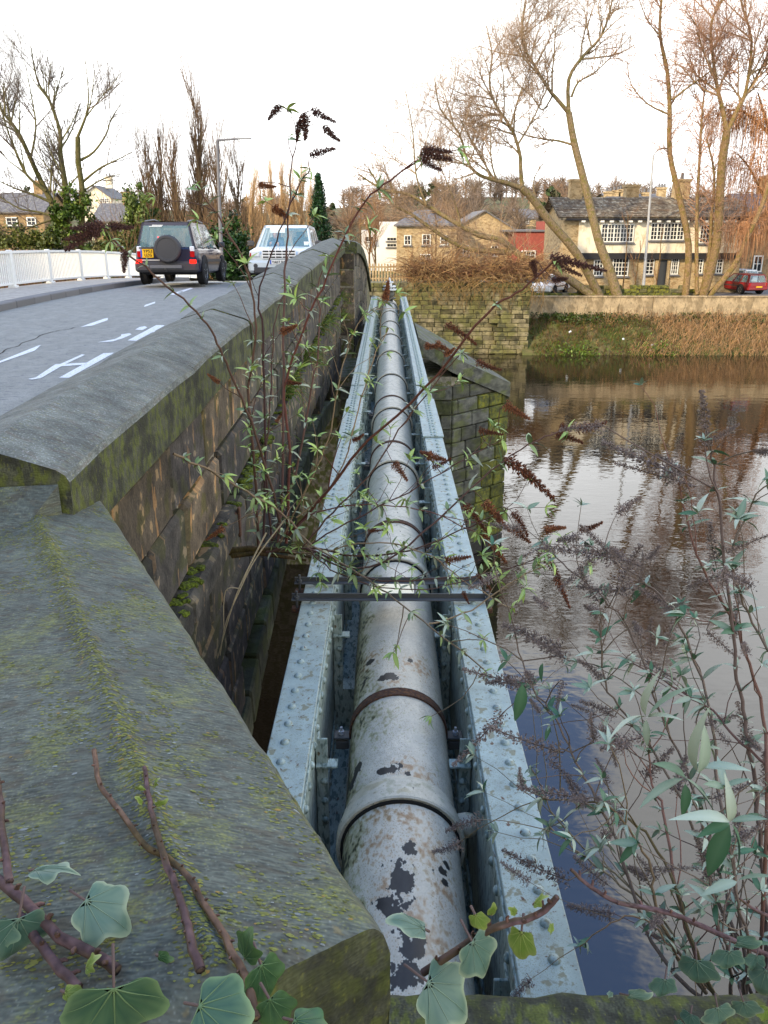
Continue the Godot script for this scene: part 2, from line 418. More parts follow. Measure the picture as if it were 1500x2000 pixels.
	bl.emission_enabled = true
	bl.emission = Color(1.0, 0.12, 0.06)
	bl.emission_energy_multiplier = 1.6
	mat("plate_yellow", Color(0.86, 0.68, 0.08), 0.5)
	mat("plate_white", Color(0.86, 0.86, 0.84), 0.5)
	mat("plate_blue", Color(0.1, 0.3, 0.7), 0.5)
	mat("print_black", Color(0.05, 0.05, 0.06), 0.6)
	mat("print_white", Color(0.85, 0.87, 0.88), 0.5)
	mat("skin", Color(0.72, 0.52, 0.43), 0.6)
	mat("hair", Color(0.25, 0.19, 0.14), 0.8)
	mat("cloth", Color(0.25, 0.3, 0.42), 0.9)
	mat("plaque", Color(0.75, 0.72, 0.62), 0.12).metallic = 0.9
	glass("windscreen", Color(0.5, 0.7, 0.75), 0.25)
	# river: dark peaty water, a mirror roughened by ripples
	var w := mat("water", Color(0.13, 0.105, 0.075), 0.0)
	w.metallic_specular = 0.6
	var wn := htex(512, [[nz(21, 0.012, 512, FastNoiseLite.TYPE_SIMPLEX_SMOOTH, 5), 1, 2, 0.7], [nz(22, 0.05), 1, 2, 0.3]])
	w.uv1_triplanar = true
	w.uv1_world_triplanar = true
	w.uv1_scale = Vector3(0.11, 0.11, 0.11)
	w.heightmap_enabled = true
	w.heightmap_texture = wn
	w.heightmap_scale = 0.42

func make_sky() -> Sky:
	var W := 512
	var H := 256
	var f := FastNoiseLite.new()
	f.seed = 11; f.frequency = 1.1; f.fractal_octaves = 5
	var im := Image.create(W, H, false, Image.FORMAT_RGBF)
	for y in H:
		var e := (0.5 - (y + 0.5) / H) * PI
		for x in W:
			var a := (x + 0.5) / W * TAU
			var d := Vector3(cos(e) * cos(a), sin(e), cos(e) * sin(a))
			# a cloud deck seen edge-on near the horizon and broken overhead, as the river mirrors it
			var q := d / maxf(d.y + 0.12, 0.05)
			var cl := f.get_noise_3d(q.x * 1.6, q.z * 1.6, 3.0) + 0.25 * f.get_noise_3d(q.x * 5.0, q.z * 5.0, 9.0)
			var cover := smooth(-0.30, 0.12, 1.2 * cl + 1.35 - 2.35 * maxf(d.y, 0.0))
			var blue := Vector3(0.23, 0.44, 0.94).lerp(Vector3(0.82, 0.91, 1.02), pow(1.0 - clampf(d.y, 0, 1), 2.2))
			var white := Vector3(1.32, 1.33, 1.33) * (1.0 + 0.2 * cl)
			var s := blue.lerp(white, cover)
			im.set_pixel(x, y, Color(s.x, s.y, s.z))
	var m := PanoramaSkyMaterial.new()
	m.panorama = ImageTexture.create_from_image(im)
	var s := Sky.new()
	s.sky_material = m
	return s

func _ready() -> void:
	R.seed = 4711
	cam_basis = Basis(Vector3.UP, deg_to_rad(YAW)) * Basis(Vector3.RIGHT, deg_to_rad(-PITCH))
	var cam := Camera3D.new()
	cam.name = "camera"
	cam.fov = rad_to_deg(2.0 * atan(1000.0 / FOCAL))
	cam.near = 0.05
	cam.far = 3000.0
	add_child(cam)
	cam.transform = Transform3D(cam_basis, EYE)
	cam.current = true
	var env := Environment.new()
	env.background_mode = Environment.BG_SKY
	env.sky = make_sky()
	env.tonemap_mode = Environment.TONE_MAPPER_LINEAR
	env.tonemap_exposure = 1.95
	env.background_energy_multiplier = 1.0
	env.sdfgi_enabled = true
	env.ssao_enabled = true
	env.ssil_enabled = true
	var we := WorldEnvironment.new()
	we.name = "environment"
	we.environment = env
	add_child(we)
	var sun := DirectionalLight3D.new()
	sun.name = "sun"
	sun.light_energy = 0.95
	sun.light_angular_distance = 4.0
	sun.light_color = Color(1.0, 0.90, 0.74)
	sun.shadow_enabled = true
	add_child(sun)
	sun.look_at_from_position(Vector3.ZERO, Vector3(0.62, -0.46, -0.64))
	make_materials()
	print("materials ", Time.get_ticks_msec())
	ground()
	road()
	stone_bridge()
	river_pier()
	near_walls()
	print("bridge ", Time.get_ticks_msec())
	girders()
	pipe()
	far_bank()
	buildings()
	print("buildings ", Time.get_ticks_msec())
	railing()
	vehicles()
	lamps()
	trees()
	print("trees ", Time.get_ticks_msec())
	buddleias()
	ivy()
	small_things()
	print("done ", Time.get_ticks_msec())

# ---------------------------------------------------------------- the land, the river and the road
func hill_y(x: float, F: float) -> float:
	var y := 3.4 + clampf(F - 80.0, 0.0, 150.0) * 0.055
	y += smooth(90, 220, F) * (2.2 * sin(x * 0.021 + 1.0) + 1.2 * sin(x * 0.05))
	y += smooth(25, 110, -x) * smooth(55, 130, F) * 3.0
	return minf(y, 26.0)
func ground() -> void:
	var mb := MB.new()
	mb.quad(Vector3(-260, 0, 6), Vector3(260, 0, 6), Vector3(260, 0, -56), Vector3(-260, 0, -56))
	tag(part("river", mb, M.water, self), "dark brown river with rippled reflections of sky and trees", "river", "", "structure")
	mb = MB.new()
	mb.grid(func(u: float, v: float): 
		var x := lerpf(-260, 260, v)
		var F := 57.5 + u * u * 500.0
		return Vector3(x, hill_y(x, F) - 0.06 if u > 0 else 1.0, -F), 70, 80)
	tag(part("far_ground", mb, M.ground, self), "gently rising grassy ground behind the far river wall", "ground", "", "structure")
	mb = MB.new()
	# near bank under and behind the camera
	mb.hexa([Vector3(-10, -1, -1.0), Vector3(60, -1, -1.0), Vector3(60, -1, 40), Vector3(-10, -1, 40), Vector3(-10, 5.3, -1.0), Vector3(60, 5.3, -1.0), Vector3(60, 5.3, 40), Vector3(-10, 5.3, 40)])
	tag(part("near_bank", mb, M.ground, self), "earth bank behind the wing wall", "ground", "", "structure")
	# a yard behind the low wall in front of the inn
	mb = MB.new()
	mb.quad(Vector3(6, 3.42, -58.6), Vector3(75, 3.42, -58.6), Vector3(75, 3.42, -82), Vector3(6, 3.42, -82))
	tag(part("yard", mb, M.yard, self), "grey tarmac yard round the white inn", "yard", "", "structure")

func road() -> void:
	var st := func(x0: float, x1: float, lift: float, f0: float, f1: float, mm: Material, called: String, label: String, cat: String) -> void:
		var mb := MB.new()
		mb.grid(func(u: float, v: float):
			var F := lerpf(f0, f1, u)
			return Vector3(lerpf(x1, x0, v), road_y(F) + lift, -F), int((f1 - f0) / 1.5), 3)
		tag(part(called, mb, mm, self), label, cat, "", "structure")
	st.call(-7.62, -1.6, 0.0, -8.0, 160.0, M.asphalt, "road", "grey tarmac road humping over the stone bridge", "road")
	st.call(-9.75, -7.9, 0.12, -8.0, 60.0, M.pavement, "pavement", "pale pavement between kerb and white railing", "pavement")
	# kerb stones, each one a piece
	var k := thing("kerb", "line of grey kerb stones beside the bridge pavement", "kerb", Vector3(-7.76, road_y(20.0), -20), "", "structure")
	for i in 30:
		var F := 6.0 + i * 0.915
		var mb := MB.new()
		mb.col = Color.WHITE * rg(0.8, 1.1)
		mb.cbox(Vector3(-7.76, road_y(F) + 0.04, -F) - k.position, Vector3(0.28, 0.2, 0.9), 0.02, Basis(Vector3.RIGHT, atan(-0.0038 * (F - 18.0))))
		part("kerb_stone", mb, M.kerb, k)
	# meandering crack in the tarmac
	var ck := MB.new()
	var cp := [[-10, 694], [18, 681], [42, 672], [70, 660], [100, 648], [126, 644], [150, 639]]
	for i in cp.size() - 1:
		for e in 5:
			var a := on_road(lerpf(cp[i][0], cp[i + 1][0], e / 5.0), lerpf(cp[i][1], cp[i + 1][1], e / 5.0), 0.003) + Vector3(0.03 * sin(i * 5.0 + e), 0, 0)
			var c := on_road(lerpf(cp[i][0], cp[i + 1][0], (e + 1) / 5.0), lerpf(cp[i][1], cp[i + 1][1], (e + 1) / 5.0), 0.003) + Vector3(0.03 * sin(i * 5.0 + e + 1), 0, 0)
			var w := Vector3(rg(0.006, 0.014), 0, 0)
			ck.quad(a - w, a + w, c + w, c - w)
	tag(part("road_crack", ck, M.black_joint, self), "dark crack wandering across the tarmac near the centre line", "crack", "", "structure")
	# painted markings, worn; outlines found on the road surface
	var strokes := [
		[[[0, 705], [75, 675], [80, 674], [68, 685], [0, 709], [-30, 722]], 1], [[[157, 639], [175, 632], [303, 589], [303, 592], [180, 636]], 1], [[[330, 575], [372, 562], [378, 563], [340, 576]], 1],
		[[[55, 740], [70, 737], [108, 712], [118, 711], [160, 692], [166, 693], [122, 714], [80, 739], [62, 742]], 2], [[[112, 712], [172, 708], [180, 711], [118, 716]], 2],
		[[[115, 738], [135, 738], [220, 691], [222, 689], [202, 690]], 2], [[[219, 700], [233, 700], [255, 689], [250, 688], [236, 689]], 2], [[[166, 733], [171, 736], [183, 731], [194, 721], [180, 722]], 2],
		[[[190, 669], [220, 667], [240, 661], [257, 653], [253, 651], [237, 653], [236, 657], [225, 662]], 3], [[[264, 644], [278, 645], [288, 640], [283, 637], [272, 639]], 3],
		[[[249, 665], [266, 666], [320, 637], [321, 635], [305, 635]], 3], [[[296, 647], [330, 646], [331, 649], [298, 649]], 3], [[[300, 662], [303, 663], [333, 646], [350, 635], [346, 635], [328, 645]], 3]]
	var rows := {1: ["lane_line", "broken white centre line painted along the bridge road", "lane line"], 2: ["road_marking", "big worn white painted letter H with strokes, close to the parapet", "road marking"], 3: ["road_marking", "worn white painted hook and H, farther along the road beside the parapet", "road marking"]}
	for r in rows:
		var mb := MB.new()
		for s in strokes:
			if s[1] != r: continue
			var pts := PackedVector2Array()
			for q in s[0]: pts.append(Vector2(q[0], q[1]))
			var tr := Geometry2D.triangulate_polygon(pts)
			for i in range(0, tr.size(), 3):
				var a := on_road(pts[tr[i]].x, pts[tr[i]].y, 0.004)
				var b := on_road(pts[tr[i + 1]].x, pts[tr[i + 1]].y, 0.004)
				var c := on_road(pts[tr[i + 2]].x, pts[tr[i + 2]].y, 0.004)
				if (b - a).cross(c - a).y < 0: mb.tri(a, c, b)
				else: mb.tri(a, b, c)
		if r == 1:
			for F in [37.0, 43.0, 49.0]: mb.quad(Vector3(-4.68, road_y(F) + 0.004, -F), Vector3(-4.56, road_y(F) + 0.004, -F), Vector3(-4.56, road_y(F + 3) + 0.004, -F - 3), Vector3(-4.68, road_y(F + 3) + 0.004, -F - 3))
		tag(part(rows[r][0], mb, M.line_paint, self), rows[r][1], rows[r][2], "", "structure")

# ---------------------------------------------------------------- the stone road bridge
func cop_y(F: float) -> float:
	return 7.15 + 0.0215 * minf(F, 21.6) - (0.0 if F < 21.6 else 0.012 * (F - 21.6) + 0.0052 * (F - 21.6) * (F - 21.6))
func arch_y(F: float) -> float:
	for s in [[2.5, 12.0, 19.1, 0.0178], [22.1, 29.8, 37.5, 0.02], [40.5, 47.5, 54.5, 0.02]]:
		if F > s[0] and F < s[2]: return 4.63 - s[3] * (F - s[1]) * (F - s[1])
	return -1.0
func along(X: float) -> Transform3D:                          # profile x = F, y = up, swept along world x
	return Transform3D(Basis(Vector3(0, 0, -1), Vector3(0, 1, 0), Vector3(1, 0, 0)), Vector3(X, 0, 0))
func coping_stone(mbt: MB, mbs: MB, F0: float, F1: float, X: float, hw: float, rise: float, deep: float, yf: Callable, wob: float) -> void:
	# saddle-backed stone: top slopes and rounded arrises into mbt, vertical faces and ends into mbs
	var n := maxi(3, int((F1 - F0) / 0.3))
	var prof := [Vector2(hw, -0.035), Vector2(hw - 0.012, -0.01), Vector2(hw - 0.045, 0.008), Vector2(0.01, rise), Vector2(-0.01, rise), Vector2(-hw + 0.045, 0.008), Vector2(-hw, -0.03)]
	var rows := []
	for i in n + 1:
		var F := lerpf(F0, F1, float(i) / n)
		var e := 0.012 if i == 0 or i == n else 0.0
		var row := []
		for p in prof: row.append(Vector3(X + p.x + rg(-wob, wob), yf.call(F) + p.y - e + rg(-wob, wob), -F))
		rows.append(row)
	for i in n:
		for j in prof.size() - 1: mbt.quad(rows[i][j], rows[i + 1][j], rows[i + 1][j + 1], rows[i][j + 1])
		var dn := Vector3(0, -deep, 0)
		mbs.quad(rows[i][0] + dn, rows[i + 1][0] + dn, rows[i + 1][0], rows[i][0])
		mbs.quad(rows[i][6], rows[i + 1][6], rows[i + 1][6] + dn, rows[i][6] + dn)
		mbs.quad(rows[i][6] + dn, rows[i + 1][6] + dn, rows[i + 1][0] + dn, rows[i][0] + dn)
	for e in [0, n]:
		var poly := PackedVector2Array()
		for p in rows[e]: poly.append(Vector2(p.x, p.y))
		poly.append(Vector2(rows[e][6].x, rows[e][6].y - deep)); poly.append(Vector2(rows[e][0].x, rows[e][0].y - deep))
		var tr := Geometry2D.triangulate_polygon(poly)
		var z: float = rows[e][0].z
		for k in range(0, tr.size(), 3):
			var t := [Vector3(poly[tr[k]].x, poly[tr[k]].y, z), Vector3(poly[tr[k + 1]].x, poly[tr[k + 1]].y, z), Vector3(poly[tr[k + 2]].x, poly[tr[k + 2]].y, z)]
			if ((t[1] - t[0]).cross(t[2] - t[0]).z > 0) != (e == 0): t.reverse()
			mbs.tri(t[0], t[1], t[2])
func stone_bridge() -> void:
	var b := thing("stone_bridge", "old sooty stone arched road bridge with thick coping along its parapet", "bridge")
	# body: spandrels with the three arches cut out
	var pr := []
	for i in 61: pr.append(Vector2(58.0 - i * 1.0, road_y(58.0 - i) - 0.03))
	for s in [[2.5, 19.1], [22.1, 37.5], [40.5, 54.5]]:
		pr.append(Vector2(s[0], -1.0))
		for i in 25:
			var F: float = lerpf(s[0] + 0.01, s[1] - 0.01, i / 24.0)
			pr.append(Vector2(F, arch_y(F)))
		pr.append(Vector2(s[1], -1.0))
	pr.append(Vector2(58, -1.0))
	pr[60] = Vector2(-2.0, road_y(-2.0) - 0.03)
	pr.insert(61, Vector2(-2.0, -1.0))
	var mb := MB.new()
	mb.sweep(pr, [along(-9.9), along(-1.19)])
	part("arch_body", mb, M.mortar, b)
	# parapet core
	mb = MB.new()
	for seg in [[2.85, 20.8, -1.19], [20.8, 22.2, -1.36], [22.2, 56.0, -0.9]]:
		var x1: float = seg[2]
		var n := int((seg[1] - seg[0]) / 1.5) + 1
		for i in n:
			var f0: float = lerpf(seg[0], seg[1], float(i) / n)
			var f1: float = lerpf(seg[0], seg[1], float(i + 1) / n)
			var lo := -1.5 if seg[2] > -1.0 else 0.0
			mb.hexa([Vector3(-1.62, road_y(f1) - 0.2 + lo, -f1), Vector3(x1, road_y(f1) - 0.2 + lo, -f1), Vector3(x1, road_y(f0) - 0.2 + lo, -f0), Vector3(-1.62, road_y(f0) - 0.2 + lo, -f0),
				Vector3(-1.62, cop_y(f1) - 0.26, -f1), Vector3(x1, cop_y(f1) - 0.26, -f1), Vector3(x1, cop_y(f0) - 0.26, -f0), Vector3(-1.62, cop_y(f0) - 0.26, -f0)])
	part("parapet_core", mb, M.mortar, b)
	# coping stones
	var F := 2.72
	var k := 0
	var cuts := [4.74, 6.75, 8.6, 10.5, 12.45, 14.3, 16.2, 18.3, 20.5, 22.4]
	for c in cuts:
		var t := MB.new()
		var s := MB.new()
		t.col = Color.WHITE * rg(0.9, 1.08)
		var up := rg(-0.007, 0.007)
		coping_stone(t, s, F + 0.009, c - 0.009, -1.4 + rg(-0.006, 0.006), 0.3, 0.085, 0.25, func(q: float) -> float: return cop_y(q) + up, 0.0018)
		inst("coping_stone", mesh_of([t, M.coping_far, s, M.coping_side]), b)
		F = c
	while F < 40.0:
		var t := MB.new()
		var s := MB.new()
		coping_stone(t, s, F + 0.006, F + 1.94, -1.25, 0.45, 0.07, 0.25, cop_y, 0.006)
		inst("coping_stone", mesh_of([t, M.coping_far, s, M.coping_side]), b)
		F += 1.95
	# parapet wall: two courses between string course and coping; spandrel courses below
	var tilt := Basis(Vector3.RIGHT, atan(0.0235))
	for row in 6:
		F = 2.2 + rg(0, 0.5)
		while F < 20.6:
			var L := rg(0.65, 1.25)
			var f1 := minf(F + L, 20.75)
			var y0: float = [6.41, 5.98, 5.36, 4.96, 4.56, 4.16][row] + 0.0235 * (F + f1) / 2
			var hh: float = [0.43, 0.43, 0.4, 0.4, 0.4, 0.4][row]
			if (row < 2 and F > 2.6) or (row >= 2 and y0 > arch_y((F + f1) / 2) + 0.33):
				mb = MB.new()
				var g := rg(0.2, 0.5)
				mb.col = Color(g, g * rg(0.9, 1.0), g * rg(0.82, 0.98))
				if R.randf() < 0.14: mb.col = Color(0.8, 0.66, 0.5) * rg(0.5, 1.0)
				mb.cbox(Vector3(-1.29 + rg(-0.006, 0.010), y0 + hh / 2, -(F + f1) / 2), Vector3(0.28, hh - 0.032, f1 - F - 0.032), 0.024, tilt, R, 0.007)
				part("wall_stone", mb, M.wall_stone, b)
			F = f1
	# string course with moss on its ledge
	F = 2.6
	while F < 20.5:
		var f1 := F + rg(1.2, 1.8)
		mb = MB.new()
		mb.col = Color(1, 0.97, 0.9) * rg(0.2, 0.4)
		mb.cbox(Vector3(-1.24, 5.87 + 0.0235 * (F + f1) / 2, -(F + f1) / 2), Vector3(0.36, 0.19, f1 - F - 0.015), 0.03, tilt, R, 0.006)
		part("string_course_stone", mb, M.wall_stone, b)
		F = f1
	mb = MB.new()
	F = 2.8
	while F < 20.0:
		for i in 2:
			mb.col = Color.WHITE * rg(0.6, 1.3)
			var s := rg(0.012, 0.04)
			mb.cbox(Vector3(-1.12 + rg(-0.05, 0.04), 5.965 + 0.0235 * F + rg(-0.01, 0.012), -F), Vector3(s * 2.0, s, s * rg(1.0, 3.0)), s * 0.4, Basis(Vector3.UP, rg(0, 3)))
		F += rg(0.02, 0.12) * (1.0 + 3.0 * float(sin(F * 2.1) < 0))
	tag(part("ledge_moss", mb, M.moss, b), "yellow green moss on the ledge of the string course", "", "", "stuff")
	# voussoirs of the near arch
	F = 2.8
	while F < 18.9:
		var f1 := F + 0.46
		var y0 := arch_y(F)
		var y1 := arch_y(f1)
		var nn := Vector2(-(y1 - y0), 0.46).normalized()
		mb = MB.new()
		mb.col = Color(0.95, 1.0, 0.8) * rg(0.5, 1.0)
		var c := Vector2((F + f1) / 2, (y0 + y1) / 2) + nn * 0.19
		mb.cbox(Vector3(-1.27, c.y, -c.x), Vector3(0.3, 0.37, 0.44), 0.02, Basis(Vector3.RIGHT, atan2(y1 - y0, 0.46)), R, 0.006)
		part("voussoir", mb, M.pier_stone, b)
		F = f1
	# stones of the wall beyond the refuge, small in the picture
	mb = MB.new()
	for row in 7:
		F = 22.2 + rg(0, 0.3)
		while F < 36.0:
			var f1 := F + rg(0.5, 1.1)
			var g := rg(0.15, 0.7)
			mb.col = Color(g, g * 0.97, g * 0.9)
			var y0 := cop_y((F + f1) / 2) - 0.27 - 0.36 * (row + 1)
			mb.cbox(Vector3(-0.98, y0 + 0.18, -(F + f1) / 2), Vector3(0.2, 0.34, f1 - F - 0.02), 0.015, Basis(), R, 0.01)
			F = f1
	tag(part("far_stonework", mb, M.wall_stone, b), "", "", "", "stuff")
	# end stones of the recess over the pier
	mb = MB.new()
	for i in 5:
		mb.col = Color(1.0, 0.85, 0.7) * rg(0.3, 0.9)
		mb.cbox(Vector3(-1.24, cop_y(22.2) - 0.27 - 0.42 * (i + 0.5), -22.28), Vector3(0.74, 0.4, 0.18), 0.02, Basis(), R, 0.008)
	tag(part("refuge_quoin", mb, M.wall_stone, b), "", "", "", "stuff")
	# rusty iron clamp set in the wall
	var cl := thing("wall_clamp", "small rusty iron clamp fixed to the bridge wall beside the buddleia", "clamp", Vector3(-1.14, P(485, 1075, 5.0).y, -5.55))
	mb = MB.new()
	mb.cbox(Vector3(0.03, 0, 0), Vector3(0.09, 0.16, 0.1), 0.008)
	part("block", mb, M.rust, cl)
	mb = MB.new()
	mb.cbox(Vector3(0.085, 0.0, 0), Vector3(0.02, 0.22, 0.05), 0.006)
	part("strap", mb, M.rust, cl)

func river_pier() -> void:
	# cutwater pier carrying the girders: pointed towards the river, with a weathered sloping top
	var nose := Vector2(3.02, 20.6)
	var near := Vector2(1.5, 19.1)
	var far := Vector2(1.5, 22.1)
	var p := thing("bridge_pier", "tall mossy stone cutwater pier standing in the river beside the girders", "pier", Vector3(1.0, 0, -20.6))
	var top := func(x: float) -> float: return 8.0 - (3.68 - (3.02 - x) * 0.55)
	var mb := MB.new()
	var o := p.position
	var i0 := 0.06
	var plan := [Vector2(-1.15, 19.1 + i0), Vector2(1.5 - i0 * 0.3, 19.1 + i0), Vector2(3.02 - i0 * 1.4, 20.6), Vector2(1.5 - i0 * 0.3, 22.1 - i0), Vector2(-1.15, 22.1 - i0)]
	for i in 5:
		var a: Vector2 = plan[i]
		var c: Vector2 = plan[(i + 1) % 5]
		var ta: float = minf(top.call(a.x), 4.78) - 0.1
		var tc: float = minf(top.call(c.x), 4.78) - 0.1
		mb.quad(Vector3(a.x, -0.6, -a.y) - o, Vector3(c.x, -0.6, -c.y) - o, Vector3(c.x, tc, -c.y) - o, Vector3(a.x, ta, -a.y) - o)
	mb.quad(Vector3(-1.15, 4.68, -19.16) - o, Vector3(1.5, 4.68, -19.16) - o, Vector3(1.5, 4.68, -22) - o, Vector3(-1.15, 4.68, -22) - o)
	part("core", mb, M.mortar, p)
	for face in [[near, nose, 2.6], [Vector2(-1.1, 19.1), near, 0.0]]:
		var a: Vector2 = face[0]
		var c: Vector2 = face[1]
		var L := a.distance_to(c)
		var ang := atan2(c.y - a.y, c.x - a.x)
		var bas := Basis(Vector3.UP, ang)
		for row in 14:
			var s := 0.0 if row % 2 else -0.25
			while s < L - 0.02:
				var s1 := minf(s + rg(0.42, 0.75), L)
				if L - s1 < 0.25: s1 = L
				var s0 := maxf(s, 0.0)
				var y0 := -0.35 + row * 0.345
				var q := a.lerp(c, (s0 + s1) / 2 / L)
				var lim: float = top.call(q.x) - 0.32
				if face[2] == 0.0: lim = 4.72 if q.x < 0.75 else lim
				if y0 + 0.15 > lim: s = s1; continue
				var hh := minf(0.345, lim - y0)
				mb = MB.new()
				var g := rg(0.55, 1.25)
				mb.col = Color(g, g, g * rg(0.9, 1.0))
				var nrm := Vector3(sin(ang), 0, cos(ang))
				var mossy: bool = face[2] > 0 and (s0 + s1) / 2 / L > rg(0.35, 0.75)
				mb.cbox(Vector3(q.x, y0 + hh / 2, -q.y) - o - nrm * (0.1 - rg(0, 0.02)), Vector3(s1 - s0 - 0.022, hh - 0.022, 0.26), 0.02, bas, R, 0.007)
				part("pier_stone", mb, M.wet_stone if y0 < 0.3 else (M.moss_stone if mossy else M.pier_stone), p)
				s = s1
	# sloping cap slab, three stones
	var xs := [3.06, 2.3, 1.5, 0.7]
	for i in 3:
		mb = MB.new()
		mb.col = Color(1.1, 1.12, 0.95) * rg(0.85, 1.1)
		var x1: float = xs[i]
		var x0: float = xs[i + 1]
		var w := func(x: float) -> float: return clampf((3.1 - x) / 1.5, 0.0, 1.0) * 1.5 + 0.04
		var pts := []
		for dy in [-0.36, 0.0]:
			for q in [[x0, 1], [x1, 1], [x1, -1], [x0, -1]]: pts.append(Vector3(q[0], top.call(q[0]) + dy, -20.6 - q[1] * w.call(q[0])) - o)
		mb.hexa(pts)
		part("cap_stone", mb, M.pier_stone, p)
	# second support under the far end of the girders
	var p2 := thing("bridge_pier", "plain stone pier hidden under the far end of the girders", "pier", Vector3(0.0, 0, -30.6))
	mb = MB.new()
	mb.cbox(Vector3(-0.2, 2.1, 0), Vector3(1.9, 5.2, 1.6), 0.05)
	part("shaft", mb, M.pier_stone, p2)

func near_walls() -> void:
	# splayed wing wall in front of the camera: u runs towards the camera, n towards the river
	var u := Vector3(0.47, 0, 0.883)
	var n := Vector3(0.883, 0, -0.47)
	var o := Vector3(-1.06, 7.0, -2.98) - n * 0.262                  # on the ridge line, at the bridge
	var w := thing("wing_wall", "foreground stone wing wall with a broad tooled and lichened saddle coping", "wall", Vector3(o.x, 5.3, o.z) + u * 1.1)
	var b := w.position
	var f := FastNoiseLite.new()
	f.seed = 5; f.frequency = 2.2
	var L := 2.31
	var endcut := func(s: float) -> float: return L - 0.05 * clampf(s, -1, 1)
	var prof := func(s: float) -> float:                        # height over the arris line across the coping, s = -1..1
		var q := absf(s)
		var h := 0.062 * (1.0 - pow(q, 1.25))
		if q > 0.86: h -= 0.06 * pow((q - 0.86) / 0.14, 2.0)
		return h
	var mbt := MB.new()
	var surf := func(s: float, a: float) -> Vector3:
		var p: Vector3 = o + u * a + n * (s * (0.265 if s > 0 else 0.36))
		var r := f.get_noise_2d(p.x * 1.3, p.z * 1.3) * 0.004 + f.get_noise_2d(p.x * 7, p.z * 7) * 0.003
		var rid := exp(-pow((s + 0.02 + 0.05 * f.get_noise_1d(a * 2.0)) / 0.07, 2.0)) * 0.012
		var near_end := clampf((a - L + 0.06) / 0.06, 0, 1)
		return Vector3(p.x, 7.0 + prof.call(s) + r + rid - 0.03 * near_end * near_end, p.z) + n * f.get_noise_2d(a * 3.0, s * 2.0) * 0.007 * absf(s) - b
	mbt.grid(func(v: float, t: float):
		var s := lerpf(-1.0, 1.0, v)
		return surf.call(s, lerpf(-0.35, endcut.call(s), t)), 72, 120)
	var mbs := MB.new()
	var edge := func(s: float, a: float, y: float) -> Vector3:
		var p: Vector3 = o + u * a + n * (s * (0.265 if s > 0 else 0.36)) + n * f.get_noise_2d(a * 3.0, s * 2.0) * 0.007 * absf(s)
		return Vector3(p.x, y, p.z) - b
	mbs.grid(func(v: float, t: float): 
		var a := lerpf(-0.35, endcut.call(1.0), v)
		var y := lerpf(6.7, 7.0 - 0.055, t)
		var q: Vector3 = surf.call(1.0, a)
		var e: Vector3 = edge.call(1.0, a, y) + n * f.get_noise_2d(a * 6.0, y * 6.0) * 0.008
		return Vector3(lerpf(e.x, q.x, t * t), lerpf(6.7 - b.y, q.y, t), lerpf(e.z, q.z, t * t)), 120, 8)
	mbs.grid(func(v: float, t: float): 
		var s := lerpf(-1.0, 1.0, 1.0 - v)
		var y := lerpf(6.7, 6.97 + prof.call(s), t)
		var q: Vector3 = surf.call(s, endcut.call(s))
		var e: Vector3 = edge.call(s, endcut.call(s) + 0.014 * f.get_noise_2d(s * 4.0, y * 8.0) * (1.0 - t), y)
		return Vector3(lerpf(e.x, q.x, t * t), lerpf(6.7 - b.y, q.y, t), lerpf(e.z, q.z, t * t)), 72, 14)
	mbs.quad(edge.call(-1, -0.35, 6.7), edge.call(1, -0.35, 6.7), edge.call(1, L, 6.7), edge.call(-1, L, 6.7))
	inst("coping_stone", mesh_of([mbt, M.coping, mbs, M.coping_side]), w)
	# lichen: small crusts gathered along the ridge and in drifts across the slopes
	var li := MB.new()
	var k := 0
	while k < 9500:
		var s := rg(-0.98, 0.95)
		var a := rg(-0.2, L - 0.03)
		if k % 5 < 2: s = R.randfn() * 0.055 - 0.02 + 0.05 * f.get_noise_1d(a * 2.0)
		elif f.get_noise_2d(a * 1.2 + 40.0, s * 0.9) + 0.4 * f.get_noise_2d(a * 6.0, s * 4.0) < 0.12: 
			if R.randf() < 0.985: continue
		var q := R.randf()
		li.col = lin(0.46, 0.46, 0.24) * rg(0.5, 1.15) if q < 0.93 else (lin(0.52, 0.53, 0.50) * rg(0.6, 1.0) if q < 0.985 else lin(0.55, 0.45, 0.25))
		var rr := rg(0.0009, 0.0028) * (1.0 if R.randf() < 0.95 else 1.5)
		var pts := []
		var ph := rg(0, 6)
		for j in 6:
			var g := TAU * j / 6 + ph
			var off := Vector3(cos(g) * rr * 2.0, 0, sin(g) * rr) * rg(0.6, 1.2)
			pts.append(surf.call(s + off.dot(n) / (0.265 if s > 0 else 0.36), a + off.dot(u)) + Vector3(0, 0.0007, 0))
		var c0: Vector3 = surf.call(s, a) + Vector3(0, 0.0014, 0)
		for j in 6: li.tri(c0, pts[(j + 1) % 6], pts[j])
		k += 1
	tag(part("lichen", li, M.lichen, w), "yellow green lichen crusts along the ridge of the coping", "", "", "stuff")
	var ang := atan2(-u.z, u.x)
	var bas := Basis(Vector3.UP, ang)
	for row in 4:
		var s := -0.3
		while s < 2.1:
			var s1 := minf(s + rg(0.5, 0.9), 2.2)
			var mb := MB.new()
			mb.col = Color(1, 0.97, 0.9) * rg(0.25, 0.5)
			var c := o + u * (s + s1) / 2
			mb.cbox(Vector3(c.x, 6.53 - row * 0.34, c.z) - b, Vector3(s1 - s - 0.02, 0.33, 0.44), 0.02, bas, R, 0.006)
			part("wall_stone", mb, M.wall_stone, w)
			s = s1
	# corner stone where the wing meets the bridge coping
	var mbc := MB.new()
	var tq := [Vector3(-1.72, 7.13, -2.71), Vector3(-1.13, 7.16, -2.71), Vector3(-1.2, 7.06, -2.62), Vector3(-1.62, 6.93, -2.2)]
	var lq := []
	for q in tq: lq.append(Vector3(q.x, 6.6, q.z) - b)
